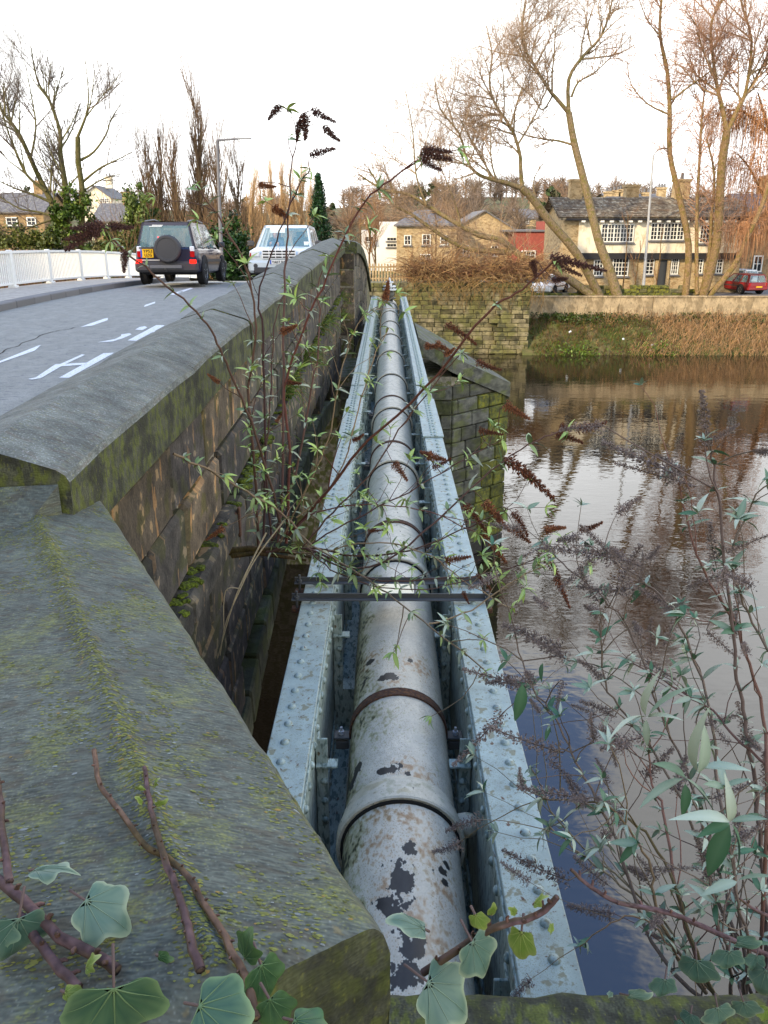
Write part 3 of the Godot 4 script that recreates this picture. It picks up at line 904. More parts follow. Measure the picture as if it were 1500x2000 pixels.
	for q in tq: lq.append(q - b)
	mbc.hexa(lq)
	part("corner_stone", mbc, M.coping, w)
	# lower wall closing the pipe trench at the foot of the picture
	var lw := thing("trench_wall", "low rounded stone wall crossing under the girders at their near end", "wall", Vector3(1.3, 5.3, -1.15))
	b = lw.position
	var x := -0.05
	while x < 3.0:
		var x1 := x + rg(0.9, 1.3)
		var mt := MB.new()
		var yt := 6.3 + rg(-0.01, 0.01)
		var xa := x
		var ph := rg(0, 9)
		mt.grid(func(v: float, t: float):
			var a := lerpf(PI - 0.02, 0.02, v)
			var xx := lerpf(xa, x1 - 0.01, t)
			var q := Vector3(xx, yt - 0.09 + 0.09 * pow(absf(sin(a)), 0.5), -1.2 - 0.3 * signf(cos(a)) * pow(absf(cos(a)), 0.45))
			q.y += f.get_noise_3d(xx * 3.0, v * 2.0, ph) * 0.02
			q.z += f.get_noise_3d(xx * 2.0, v * 2.0, ph + 5.0) * 0.02
			return q - b, 14, 16)
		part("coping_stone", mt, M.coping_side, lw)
		x = x1
	var mbw := MB.new()
	mbw.col = Color(0.4, 0.39, 0.35)
	mbw.box(Vector3(1.5, 5.68, -1.2) - b, Vector3(3.2, 0.86, 0.5))
	part("core", mbw, M.wall_stone, lw)
	# abutment face under it
	# unseen mill added behind the camera to keep low sun off the near bridge
	var ml := thing("added_shade_mill", "unseen plain stone mill added behind the wing wall to shade the near end of the bridge", "building", Vector3(-26, 5.3, 16))
	block(ml, -40, -13.5, 5.0, 23.0, -30.0, 28.0, M.stone_house)
	roof_z(ml, -40, -13.5, 23.0, 28.0, -30.0, 28.0, M.slate, M.stone_house)
	for wy in 4:
		for wx in 6: window(ml, Vector3(-38.5 + wx * 4.2, 7.0 + wy * 4.0, 30.0), Vector3(-36.7 + wx * 4.2, 9.2 + wy * 4.0, 30.0), 2, 3)
	var ab := thing("abutment", "stone abutment of the near river bank under the girder ends", "abutment", Vector3(1.5, -0.5, -1.0))
	var ma := MB.new()
	ma.box(Vector3(1.5, 2.2, -1.2) - ab.position, Vector3(5.4, 5.4, 0.7))
	part("face", ma, M.wall_stone, ab)
	ma = MB.new()
	ma.box(Vector3(20, 2.2, -1.25) - ab.position, Vector3(31.4, 5.6, 0.7))
	part("face", ma, M.wall_stone, ab)

# ---------------------------------------------------------------- pipe bridge
func rivet_mesh(r: float, h: float, mm: Material) -> ArrayMesh:
	var mb := MB.new()
	var sides := 10
	for ring in 4:
		var a := ring / 3.0 * PI / 2
		for s in sides:
			var g := TAU * s / sides
			var nn := Vector3(cos(g) * cos(a), sin(a), sin(g) * cos(a))
			mb.vert(Vector3(nn.x * r, nn.y * h, nn.z * r), nn)
	for ring in 3:
		for s in sides:
			var p := ring * sides + s
			var q := ring * sides + (s + 1) % sides
			mb.ix.append_array([p, q, p + sides, q, q + sides, p + sides])
	return mesh_of([mb, mm])
func girder_path() -> Array:                                  # (F, y) of the top flange
	var a := []
	for i in 20: a.append(Vector2(0.9 + i * 1.45, 5.7))
	for i in 7:
		var g := i / 6.0 * PI / 2
		a.append(Vector2(28.9 + 1.1 * sin(g), 5.7 - 1.1 * (1.0 - cos(g))))
	return a
func girders() -> void:
	var dome := rivet_mesh(0.022, 0.017, M.girder_paint)
	var dome_in := rivet_mesh(0.021, 0.016, M.girder_inside)
	var path := girder_path()
	for side in [-1, 1]:
		var inner := -0.36 if side < 0 else 0.425
		var outer := -0.556 if side < 0 else 0.633
		var g := thing("plate_girder", "riveted pale blue steel girder between the bridge parapet and the pipe" if side < 0 else "riveted pale blue steel girder on the river side of the pipe", "girder", Vector3((inner + outer) / 2, 4.7, -15), "riveted girders carrying the pipe")
		var o := g.position
		var xa := minf(inner, outer)
		var xb := maxf(inner, outer)
		# top flange, swept along the path from far to near
		var fr := []
		for i in range(path.size() - 1, -1, -1):
			var a: Vector2 = path[mini(i + 1, path.size() - 1)] - path[maxi(i - 1, 0)]
			a = a.normalized()
			var zz := Vector3(0, -a.y, a.x)
			fr.append(Transform3D(Basis(Vector3.RIGHT, zz.cross(Vector3.RIGHT), zz), Vector3(0, path[i].y, -path[i].x) - o))
		var prof := func(x0: float, x1: float, y0: float, y1: float) -> Array: return [Vector2(x0 + 0.004, y0), Vector2(x1 - 0.004, y0), Vector2(x1, y0 + 0.004), Vector2(x1, y1 - 0.004), Vector2(x1 - 0.004, y1), Vector2(x0 + 0.004, y1), Vector2(x0, y1 - 0.004), Vector2(x0, y0 + 0.004)]
		var mb := MB.new()
		mb.sweep(prof.call(xa, xb, -0.024, 0.0), fr)
		part("top_flange", mb, M.girder_paint, g)
		# second plate over the middle of the span
		mb = MB.new()
		mb.sweep(prof.call(xa + 0.002, xb - 0.002, 0.002, 0.016), fr.slice(0, 19))
		part("flange_plate", mb, M.girder_paint, g)
		mb = MB.new()
		mb.cbox(Vector3((xa + xb) / 2 - 0.005 * side, 5.712, -10.32) - o, Vector3(xb - xa + 0.035, 0.02, 2.16), 0.005)
		part("cover_plate", mb, M.girder_paint, g)
		# web and its angles
		mb = MB.new()
		for i in path.size() - 1:
			var a: Vector2 = path[i]
			var c: Vector2 = path[i + 1]
			var xw: float = inner + side * 0.012
			mb.hexa([Vector3(xw - 0.007, 4.7, -c.x) - o, Vector3(xw + 0.007, 4.7, -c.x) - o, Vector3(xw + 0.007, 4.7, -a.x) - o, Vector3(xw - 0.007, 4.7, -a.x) - o,
				Vector3(xw - 0.007, c.y - 0.03, -c.x) - o, Vector3(xw + 0.007, c.y - 0.03, -c.x) - o, Vector3(xw + 0.007, a.y - 0.03, -a.x) - o, Vector3(xw - 0.007, a.y - 0.03, -a.x) - o])
		part("web", mb, M.girder_inside, g)
		for q in [[5.625, 0.1], [4.78, 0.1]]:
			mb = MB.new()
			mb.cbox(Vector3(inner - side * 0.003, q[0], -14.9) - o, Vector3(0.012, q[1], 28.0), 0.003)
			part("angle_leg", mb, M.girder_inside, g)
		mb = MB.new()
		mb.cbox(Vector3((inner + outer) / 2 - side * 0.06, 4.7, -14.9) - o, Vector3(0.3, 0.024, 28.0), 0.004)
		part("bottom_flange", mb, M.girder_inside, g)
		# rivets: along the outer half of the flange, and on the inner angle
		var far := []
		var far_in := []
		var F := 1.5
		while F < 28.6:
			var w1 := Transform3D(Basis(Vector3.UP, rg(0, 6)), Vector3(lerpf(inner, outer, 0.62), 5.7 if F < 9.24 else (5.722 if F < 11.4 else 5.716), -F) - o)
			if F < 7.6: inst("rivet", dome, g, w1)
			else: far.append(w1)
			var turn := Basis(Vector3.FORWARD, PI / 2 * side * -1.0)
			var w2 := Transform3D(turn, Vector3(inner - side * 0.009, 5.628, -F - 0.075) - o)
			if F < 7.6: inst("rivet", dome_in, g, w2)
			else: far_in.append(w2)
			var w3 := Transform3D(turn, Vector3(inner - side * 0.009, 4.78, -F) - o)
			far_in.append(w3)
			F += 0.152
		F = 9.3
		while F < 28.5:
			far.append(Transform3D(Basis().scaled(Vector3(0.85, 0.85, 0.85)), Vector3(lerpf(inner, outer, 0.42), 5.722 if F < 11.4 else 5.716, -F) - o))
			F += 0.11
		copies_of("rivets", dome, far, g)
		copies_of("rivets", dome_in, far_in, g)
		# stiffeners with outstanding lugs
		F = 2.15
		while F < 28:
			mb = MB.new()
			mb.cbox(Vector3(inner - side * 0.03, 5.2, -F) - o, Vector3(0.06, 0.74, 0.012), 0.003)
			mb.cbox(Vector3(inner - side * 0.012, 5.2, -F - 0.035) - o, Vector3(0.012, 0.74, 0.07), 0.003)
			mb.cbox(Vector3(inner - side * 0.055, 5.42, -F) - o, Vector3(0.11, 0.014, 0.07), 0.003)
			part("stiffener", mb, M.girder_inside, g)
			if F < 9:
				for yy in [5.32, 5.2, 5.08]: inst("rivet", dome_in, g, Transform3D(Basis(Vector3.RIGHT, PI / 2), Vector3(inner - side * 0.04, yy, -F + 0.007) - o))
			F += 1.4
	# clamped bars across both girders
	var cb := thing("cross_bar_frame", "pair of dark iron bars clamped across both girders, holding a small plate", "bar frame", Vector3(0.03, 5.7, -5.2))
	var o := cb.position
	for q in [[1133.0, 575.0, 957.0], [1165.0, 569.0, 962.0]]:
		var F := P(757, q[0], 5).z
		var c := PY(757, q[0], 5.745)
		var a := PY(q[1], q[0], 5.745)
		var e := PY(q[2], q[0], 5.745)
		var mb := MB.new()
		mb.cbox(Vector3((a.x + e.x) / 2, 5.725, c.z) - o, Vector3(e.x - a.x, 0.008, 0.045), 0.002)
		mb.cbox(Vector3((a.x + e.x) / 2, 5.74, c.z - 0.02) - o, Vector3(e.x - a.x, 0.036, 0.008), 0.002)
		part("bar", mb, M.dark_iron, cb)
		for x in [a.x + 0.035, e.x - 0.035]:
			mb = MB.new()
			mb.lathe([Vector2(0.0, 0.06), Vector2(0.009, 0.058), Vector2(0.009, 0.02), Vector2(0.018, 0.02), Vector2(0.018, 0.004), Vector2(0.009, 0.0), Vector2(0.009, -0.07)], Vector3(x, 5.727, c.z + 0.006) - o, Vector3.UP, 6)
			part("clamp_bolt", mb, M.dark_iron, cb)
			mb = MB.new()
			mb.cbox(Vector3(x, 5.655, c.z) - o, Vector3(0.07, 0.03, 0.06), 0.004)
			part("clamp_block", mb, M.rust, cb)
	var pa := PY(725, 1150, 5.735)
	var pb := PY(808, 1150, 5.735)
	var mp := MB.new()
	mp.box(Vector3((pa.x + pb.x) / 2, 5.735, pa.z) - o, Vector3(pb.x - pa.x, 0.004, 0.15))
	tag(part("name_plate", mp, M.plaque, cb), "small shiny metal plate")
	for x in [pa.x - 0.008, pb.x + 0.008]:
		mp = MB.new()
		mp.box(Vector3(x, 5.737, pa.z) - o, Vector3(0.012, 0.02, 0.2))
		part("plate_holder", mp, M.dark_iron, cb)

const PC := Vector2(0.063, 5.3)
const PR := 0.265
func pipe_uv(px: float, py: float) -> Vector2:                # where a ray meets the pipe: (turn 0..1, F)
	var d := ray(px, py)
	var a := d.x * d.x + d.y * d.y
	var ex := EYE.x - PC.x
	var ey := EYE.y - PC.y
	var b := ex * d.x + ey * d.y
	var q := b * b - a * (ex * ex + ey * ey - PR * PR)
	if q < 0: return Vector2(-1, 0)
	var p := EYE + d * ((-b - sqrt(q)) / a)
	return Vector2(fposmod(atan2(-(p.x - PC.x), -(p.y - PC.y)) / TAU, 1.0), -p.z)
func near_pipe_material() -> void:
	var W := 512
	var H := 1024
	var n1 := nz(31, 0.03)
	var n2 := nz(32, 0.09)
	var n3 := nz(33, 0.011)
	var n4 := nz(34, 0.3, 512, FastNoiseLite.TYPE_SIMPLEX, 2)
	var spots := []                                            # flaked patches: pixel, radius in cm
	for q in [[722, 1293, 3], [745, 1325, 3], [765, 1322, 5], [800, 1290, 3], [712, 1330, 3], [770, 1502, 4], [745, 1508, 3], [795, 1512, 2], [700, 1500, 5], [690, 1530, 5], [803, 1660, 5], [778, 1690, 6], [787, 1712, 6], [785, 1730, 5], [757, 1758, 6], [795, 1764, 5],
			[770, 1782, 4], [800, 1850, 8], [796, 1900, 8], [790, 1822, 6], [845, 1700, 2], [860, 1700, 3], [868, 1722, 2], [872, 1690, 2], [750, 1040, 7], [730, 1062, 4], [690, 1290, 8]]:
		var t := pipe_uv(q[0], q[1])
		if t.x >= 0: spots.append([t.x * W, (t.y - 1.0) / 5.0 * H, q[2] * 0.78])
	var rusts := []
	for q in [[795, 1500, 9], [820, 1515, 9], [720, 1290, 10], [815, 1300, 12], [745, 1585, 10], [735, 1655, 9], [830, 1660, 12], [800, 1600, 10], [850, 1840, 12], [825, 1830, 9], [800, 1780, 12], [760, 1740, 9], [870, 1740, 9], [770, 1330, 8]]:
		var t := pipe_uv(q[0], q[1])
		if t.x >= 0: rusts.append([t.x * W, (t.y - 1.0) / 5.0 * H, q[2] * 1.35])
	var fl := PackedFloat32Array(); fl.resize(W * H)
	var ru := PackedFloat32Array(); ru.resize(W * H)
	for pass_ in [[spots, fl, 3.1, 2.05], [rusts, ru, 3.1, 2.05]]:
		for s in pass_[0]:
			var rx: float = s[2] * 3.1
			var ry: float = s[2] * 2.05
			for y in range(maxi(0, int(s[1] - ry * 1.6)), mini(H, int(s[1] + ry * 1.6))):
				for x in range(maxi(0, int(s[0] - rx * 1.6)), mini(W, int(s[0] + rx * 1.6))):
					var dd := Vector2((x - s[0]) / rx, (y - s[1]) / ry).length()
					pass_[1][y * W + x] = maxf(pass_[1][y * W + x], 1.0 - dd / 1.6)
	var d := PackedByteArray(); d.resize(W * H * 3)
	for y in H:
		for x in W:
			var i := y * W + x
			var j := (y & 511) * 512 + x
			var a := n1[j] / 255.0
			var b := n2[j] / 255.0
			var c := n3[j] / 255.0
			var g := n4[j] / 255.0
			var k := 1.0 + (a - 0.5) * 0.12 + (g - 0.5) * 0.12 + (b - 0.5) * 0.12
			var col := Color(0.755 * k, 0.72 * k, 0.635 * k)
			var dirt := smooth(0.62, 0.85, b * 0.6 + c * 0.5)
			col = col.lerp(Color(0.52, 0.50, 0.36), dirt * 0.45)
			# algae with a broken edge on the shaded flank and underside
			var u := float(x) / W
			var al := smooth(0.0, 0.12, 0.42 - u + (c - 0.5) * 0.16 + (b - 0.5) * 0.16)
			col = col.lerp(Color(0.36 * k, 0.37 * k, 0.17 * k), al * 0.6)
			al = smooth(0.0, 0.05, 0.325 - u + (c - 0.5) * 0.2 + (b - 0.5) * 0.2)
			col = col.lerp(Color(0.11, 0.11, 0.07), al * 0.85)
			if ru[i] > 0: col = col.lerp(Color(0.52, 0.35, 0.19), smooth(0.4, 0.95, ru[i] * 0.72 + (b - 0.5) * 1.1) * 0.62)
			if g > 0.8: col = col.lerp(Color(0.4, 0.3, 0.2), 0.5)
			if fl[i] > 0:
				var e: float = fl[i] * 1.2 + (a - 0.5) * 1.5 + (b - 0.5) * 0.9
				if e > 0.42: col = col.lerp(Color(0.80, 0.79, 0.72), 0.5)
				if e > 0.50: col = Color(0.155, 0.15, 0.14) * (0.8 + 0.4 * b)
			var o := i * 3
			d[o] = clampi(int(col.r * 255), 0, 255); d[o + 1] = clampi(int(col.g * 255), 0, 255); d[o + 2] = clampi(int(col.b * 255), 0, 255)
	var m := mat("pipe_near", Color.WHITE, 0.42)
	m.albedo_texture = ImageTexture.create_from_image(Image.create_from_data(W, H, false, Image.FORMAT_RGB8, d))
func pipe() -> void:
	near_pipe_material()
	var p := thing("water_pipe", "large silver painted iron water pipe with flaking paint between two girders", "pipe", Vector3(PC.x, 5.03, -15))
	var o := p.position
	var ax := Vector3(0, 0, -1)
	var bells := []
	for i in 10: bells.append(3.12 + 2.8 * i)
	var tubes := [[1.0, 3.12]]
	for i in 9: tubes.append([bells[i], bells[i + 1]])
	tubes.append([28.3, 29.8])
	for q in tubes:
		var f0: float = q[0]
		var f1: float = q[1]
		var mb := MB.new()
		mb.grid(func(u: float, v: float):
			var a := u * TAU
			return Vector3(PC.x - PR * sin(a), PC.y - PR * cos(a), -lerpf(f0, f1, v)) - o, 48, 6)
		for i in mb.v.size():
			mb.uv[i] = Vector2(mb.uv[i].x, (lerpf(f0, f1, mb.uv[i].y) - 1.0) / 5.0)
			mb.n[i] = Vector3(-sin(mb.uv[i].x * TAU), -cos(mb.uv[i].x * TAU), 0)
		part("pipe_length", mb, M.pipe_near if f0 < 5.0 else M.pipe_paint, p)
	for F in bells:
		var c := Vector3(PC.x, PC.y, -F) - o
		var mb := MB.new()
		mb.lathe([Vector2(0.272, -0.045), Vector2(0.29, -0.05), Vector2(0.297, -0.042), Vector2(0.297, 0.02), Vector2(0.29, 0.03), Vector2(0.284, 0.034), Vector2(0.28, 0.1), Vector2(0.266, 0.14)], c, ax, 48)
		var joint := MB.new()
		joint.lathe([Vector2(0.262, -0.06), Vector2(0.276, -0.055), Vector2(0.279, -0.035)], c, ax, 40)
		inst("joint_collar", mesh_of([mb, M.pipe_paint, joint, M.black_joint]), p)
	# rusty straps bolted to lugs
	for F in [3.99, 6.78, 9.6, 12.4]:
		var c := Vector3(PC.x, PC.y, -F) - o
		var mb := MB.new()
		for i in 24:
			var a0 := lerpf(-1.62, 1.62, i / 24.0)
			var a1 := lerpf(-1.62, 1.62, (i + 1) / 24.0)
			var pt := func(a: float, r: float, z: float) -> Vector3: return c + Vector3(sin(a) * r, cos(a) * r, z)
			mb.hexa([pt.call(a0, 0.266, -0.035), pt.call(a1, 0.266, -0.035), pt.call(a1, 0.266, 0.035), pt.call(a0, 0.266, 0.035), pt.call(a0, 0.276, -0.035), pt.call(a1, 0.276, -0.035), pt.call(a1, 0.276, 0.035), pt.call(a0, 0.276, 0.035)])
		var st := part("strap", mb, M.rust, p)
		for s in [-1, 1]:
			mb = MB.new()
			mb.cbox(c + Vector3(s * 0.315, -0.01, 0), Vector3(0.09, 0.014, 0.075), 0.003)
			mb.cbox(c + Vector3(s * 0.315, -0.06, 0), Vector3(0.07, 0.05, 0.06), 0.003)
			part("lug", mb, M.dark_iron, st)
			mb = MB.new()
			mb.lathe([Vector2(0.0, 0.045), Vector2(0.008, 0.044), Vector2(0.008, 0.02), Vector2(0.017, 0.02), Vector2(0.017, 0.0)], c + Vector3(s * 0.32, -0.002, 0), Vector3.UP, 6)
			part("bolt", mb, M.steel, st)
	# round capped branch on the river side
	var bc := P(905, 1612, 3.28) - o
	var mb := MB.new()
	mb.lathe([Vector2(0.0, 0.075), Vector2(0.03, 0.07), Vector2(0.052, 0.05), Vector2(0.06, 0.02), Vector2(0.056, -0.02), Vector2(0.045, -0.05), Vector2(0.05, -0.055), Vector2(0.05, -0.1)], bc, Vector3(1, 0.25, 0.2), 20)
	part("branch_cap", mb, M.pipe_paint, p)
	# saddles under the pipe
	for F in [2.2, 5.0, 7.8, 10.6, 13.4, 16.2, 19.0, 21.8, 24.6, 27.4]:
		mb = MB.new()
		mb.box(Vector3(PC.x - 0.03, 4.86, -F) - o, Vector3(0.77, 0.3, 0.12))
		part("saddle", mb, M.girder_inside, p)
	# air valve on top of the far end
	var av := thing("air_valve", "pale iron air valve standing on the far end of the pipe", "valve", Vector3(PC.x, PC.y + PR, -29.0))
	av.scale = Vector3(0.8, 0.72, 0.8)
	mb = MB.new()
	mb.lathe([Vector2(0.14, -0.06), Vector2(0.14, 0.1), Vector2(0.26, 0.1), Vector2(0.26, 0.16), Vector2(0.16, 0.17), Vector2(0.2, 0.28), Vector2(0.2, 0.4), Vector2(0.13, 0.46), Vector2(0.13, 0.5)], Vector3.ZERO, Vector3.UP, 20)
	part("valve_body", mb, M.pipe_iron, av)
	mb = MB.new()
	mb.lathe([Vector2(0.1, 0.5), Vector2(0.3, 0.5), Vector2(0.3, 0.57), Vector2(0.12, 0.58), Vector2(0.12, 0.64), Vector2(0.27, 0.64), Vector2(0.27, 0.7), Vector2(0.1, 0.71)], Vector3.ZERO, Vector3.UP, 20)
	part("flange", mb, M.white_metal, av)
	mb = MB.new()
	mb.lathe([Vector2(0.1, 0.7), Vector2(0.1, 0.82), Vector2(0.17, 0.84), Vector2(0.17, 0.88), Vector2(0.05, 0.9), Vector2(0.04, 1.02), Vector2(0.0, 1.08)], Vector3.ZERO, Vector3.UP, 16)
	part("cap", mb, M.white_metal, av)
	for i in 6:
		mb = MB.new()
		mb.lathe([Vector2(0.0, 0.76), Vector2(0.018, 0.75), Vector2(0.018, 0.46)], Vector3(cos(i * TAU / 6) * 0.245, 0, sin(i * TAU / 6) * 0.245), Vector3.UP, 6)
		part("bolt", mb, M.pipe_iron, av)

# ---------------------------------------------------------------- far bank
func far_bank() -> void:
	# old retaining wall at the end of the bridge
	var w := thing("retaining_wall", "old mossy stone retaining wall rising from the river below the brambles", "wall", Vector3(4, 0, -55))
	var o := w.position
	var mb := MB.new()
	mb.box(Vector3(1.0, 2.0, -56.1) - o, Vector3(16.4, 5.0, 1.6))
	part("core", mb, M.mortar, w)
	mb = MB.new()
	for row in 17:
		var x := -6.0 - rg(0, 0.4)
		while x < 9.1:
			var x1 := minf(x + rg(0.5, 1.0), 9.2)
			var g := rg(0.75, 1.15)
			mb.col = Color(g, g, g * rg(0.85, 1.0))
			if R.randf() < 0.08: mb.col = Color(0.45, 0.45, 0.4)
			var pr := 0.16 if x > 6.4 else 0.0
			mb.cbox(Vector3((x + x1) / 2, -0.25 + row * 0.28 + 0.14, -55.2 + pr) - o, Vector3(x1 - x - 0.03, 0.26, 0.3 + pr), 0.02, Basis(), R, 0.012)
			x = x1
	tag(part("stonework", mb, M.bank_stone, w), "", "", "", "stuff")
	# concrete river wall with joints
	var c := thing("river_wall", "pale concrete flood wall along the far bank below the willows", "wall", Vector3(20, 1.7, -57.3))
	o = c.position
	var x := 9.2
	for L in [8.6, 8.9, 7.7, 6.0, 8.0, 8.0]:
		mb = MB.new()
		mb.col = Color.WHITE * rg(0.93, 1.05)
		mb.cbox(Vector3(x + L / 2, 2.5, -57.3) - o, Vector3(L - 0.03, 1.9, 0.4), 0.02)
		part("wall_panel", mb, M.concrete, c)
		mb = MB.new()
		mb.cbox(Vector3(x + L / 2, 3.48, -57.3) - o, Vector3(L - 0.03, 0.1, 0.5), 0.02)
		part("wall_cap", mb, M.concrete, c)
		x += L
	# low mossy dry-stone wall behind it
	var lw := thing("dry_stone_wall", "low mossy dry-stone wall with gaps between river wall and yard", "wall", Vector3(15.0, 3.3, -58.4))
	o = lw.position
	for row in 3:
		x = 9.0
		while x < 21.0:
			var L := rg(0.35, 0.75)
			if (row < 2 and x > 12.6) or row < 1 or (R.randf() < 0.75 and x > 13.0):
				mb = MB.new()
				mb.col = Color.WHITE * rg(0.7, 1.2)
				mb.cbox(Vector3(x + L / 2, 3.52 + row * 0.25, -58.4) - o, Vector3(L - 0.02, 0.24, 0.4), 0.03, Basis(), R, 0.03)
				part("stone", mb, M.moss_stone if R.randf() < 0.7 else M.bank_stone, lw)
			x += L
	# sloping river bank
	mb = MB.new()
	var f := FastNoiseLite.new()
	f.seed = 3; f.frequency = 0.25
	mb.grid(func(u: float, v: float):
		var xx := lerpf(8.8, 60, v)
		return Vector3(xx, -0.25 + 2.35 * pow(u, 0.8) + f.get_noise_2d(xx * 2.0, u * 6.0) * 0.35, -54.3 - u * 2.9), 14, 90)
	tag(part("river_bank", mb, M.ground, self), "overgrown earth bank between the river and the concrete wall", "bank", "", "structure")
	# straw-coloured and green growth on it
	mb = MB.new()
	for i in 6500:
		var xx := 9.4 + 26.0 * R.randf()
		var u := R.randf()
		var y := -0.25 + 2.35 * pow(u, 0.8)
		var q := Vector3(xx, y, -54.3 - u * 2.8)
		var dry := smooth(14.5, 18.5, xx + f.get_noise_2d(xx, u * 5.0) * 6.0)
		var L := rg(0.25, 0.7) * (0.6 + 0.6 * dry)
		var b := q + Vector3(rg(-0.5, 0.5), rg(0.3, 1.0), rg(0.0, 0.6)).normalized() * L
		var e := b + Vector3(rg(-0.4, 0.4), rg(-0.5, 0.1), rg(0, 0.3)) * L
		if dry > R.randf(): mb.col = lin(0.72, 0.58, 0.42) * rg(0.55, 1.2)
		else: mb.col = (lin(0.38, 0.42, 0.15) if R.randf() < 0.45 else lin(0.5, 0.38, 0.25)) * rg(0.4, 1.1)
		mb.tube([q, b, e], 0.016, 0.006, 3, false)
	tag(part("bank_weeds", mb, M.grass, self), "dry brown stalks and weeds covering the far river bank", "weeds", "", "stuff")
	mb = MB.new()
	for i in 2800:
		var k := R.randi() % 9
		var cx: float = [11.5, 13.0, 15.0, 17.5, 20.5, 25.0, 29.0, 33.0, 12.2][k] + R.randfn() * 1.0
		var u: float = clampf([0.95, 0.9, 0.92, 0.12, 0.95, 0.9, 0.9, 0.8, 0.05][k] + R.randfn() * 0.09, 0.0, 1.0)
		var q := Vector3(cx, -0.15 + 2.35 * pow(u, 0.8) + rg(0, 0.3), -54.25 - u * 2.8 + rg(0, 0.2))
		mb.col = (lin(0.25, 0.31, 0.13) if k != 3 and k != 8 else lin(0.34, 0.43, 0.14)) * rg(0.5, 1.3)
		leafq(mb, q, rg(0.05, 0.11))
	tag(part("ivy_patches", mb, M.leaf, self), "green ivy and moss patches on the far river bank", "ivy", "", "stuff")
	# bramble thicket over the retaining wall
	mb = MB.new()
	for i in 1700:
		var q := Vector3(rg(1.2, 10.4), 4.6 + rg(-0.2, 0.9), -55.6 + rg(-0.9, 0.5))
		var a := rg(0, TAU)
		var L := rg(0.8, 2.6)
		var dir := Vector3(cos(a), rg(0.1, 1.6), sin(a) * 0.5 + 0.3).normalized()
		var pts := [q]
		for k in 5:
			q = q + dir * L / 5
			dir = (dir + Vector3(rg(-0.35, 0.35), rg(-0.55, 0.12), rg(-0.2, 0.3))).normalized()
			if q.z > -55.0: q.z = minf(q.z, -54.6)
			pts.append(q)
		mb.col = [lin(0.64, 0.50, 0.33), lin(0.54, 0.40, 0.28), lin(0.72, 0.60, 0.42), lin(0.45, 0.33, 0.25)][R.randi() % 4] * rg(0.6, 1.2)
		mb.tube(pts, rg(0.012, 0.03), 0.006, 3, false)
	for i in 150:                                              # long runners hanging over the wall face
		var q := Vector3(rg(1.5, 10.2), 4.7 + rg(-0.2, 0.4), -54.95)
		var pts := [q]
		var dir := Vector3(rg(-0.5, 0.5), -0.3, 0.3)
		for k in 6:
			q += dir * rg(0.2, 0.5)
			dir = (dir + Vector3(rg(-0.5, 0.5), rg(-0.5, 0.25), -0.08)).normalized()
			q.z = minf(q.z, -54.75)
			pts.append(q)
		mb.col = lin(0.55, 0.45, 0.28) * rg(0.5, 1.0)
		mb.tube(pts, 0.02, 0.008, 3, false)
	tag(part("bramble_thicket", mb, M.twig, self), "tangled brown bramble thicket on top of the retaining wall", "brambles", "", "stuff")
	mb = MB.new()
	for i in 4:
		mb.col = Color.WHITE * rg(0.6, 0.9)
		var q := P([1113, 1218, 1273, 1270, 1168, 1360, 1105, 1310, 1240][i], [648, 662, 674, 684, 664, 655, 650, 690, 650][i], 54.6)
		mb.cbox(q, Vector3(rg(0.08, 0.16), rg(0.08, 0.35), 0.06), 0.02, Basis(Vector3(rg(-1, 1), 1, 0).normalized(), rg(0, 6)), R, 0.03)
	tag(part("litter", mb, M.print_white, self), "scraps of white litter caught in the bank weeds", "litter", "", "stuff")
	# pale paling fence at the end of the bridge
	var fn := thing("paling_fence", "pale vertical paling fence above the brambles in front of the stone building", "fence", Vector3(4.0, 4.4, -58))
	o = fn.position
	var pm := MB.new()
	pm.box(Vector3.ZERO, Vector3(0.1, 1.25, 0.03))
	var pmesh := mesh_of([pm, M.sandstone])
	x = -1.2
	while x < 8.0:
		inst("pale", pmesh, fn, Transform3D(Basis(), Vector3(x, 4.95 + rg(-0.02, 0.02), -58) - o))
		x += 0.2
	for y in [4.6, 5.35]:
		mb = MB.new()
		mb.box(Vector3(3.4, y, -58.05) - o, Vector3(9.4, 0.1, 0.04))
		part("rail", mb, M.sandstone, fn)

func leafq(mb: MB, q: Vector3, s: float) -> void:             # one small folded leaf
	var d := rv().normalized()
	var e := d.cross(rv()).normalized() * s * 0.6
	var nn := d.cross(e).normalized()
	d *= s
	var i := mb.vert(q - d, nn); mb.vert(q + e + nn * s * 0.2, (nn - e * 0.3 / s).normalized()); mb.vert(q + d, nn); mb.vert(q - e + nn * s * 0.2, (nn + e * 0.3 / s).normalized())
	mb.ix.append_array([i, i + 1, i + 2, i, i + 2, i + 3])

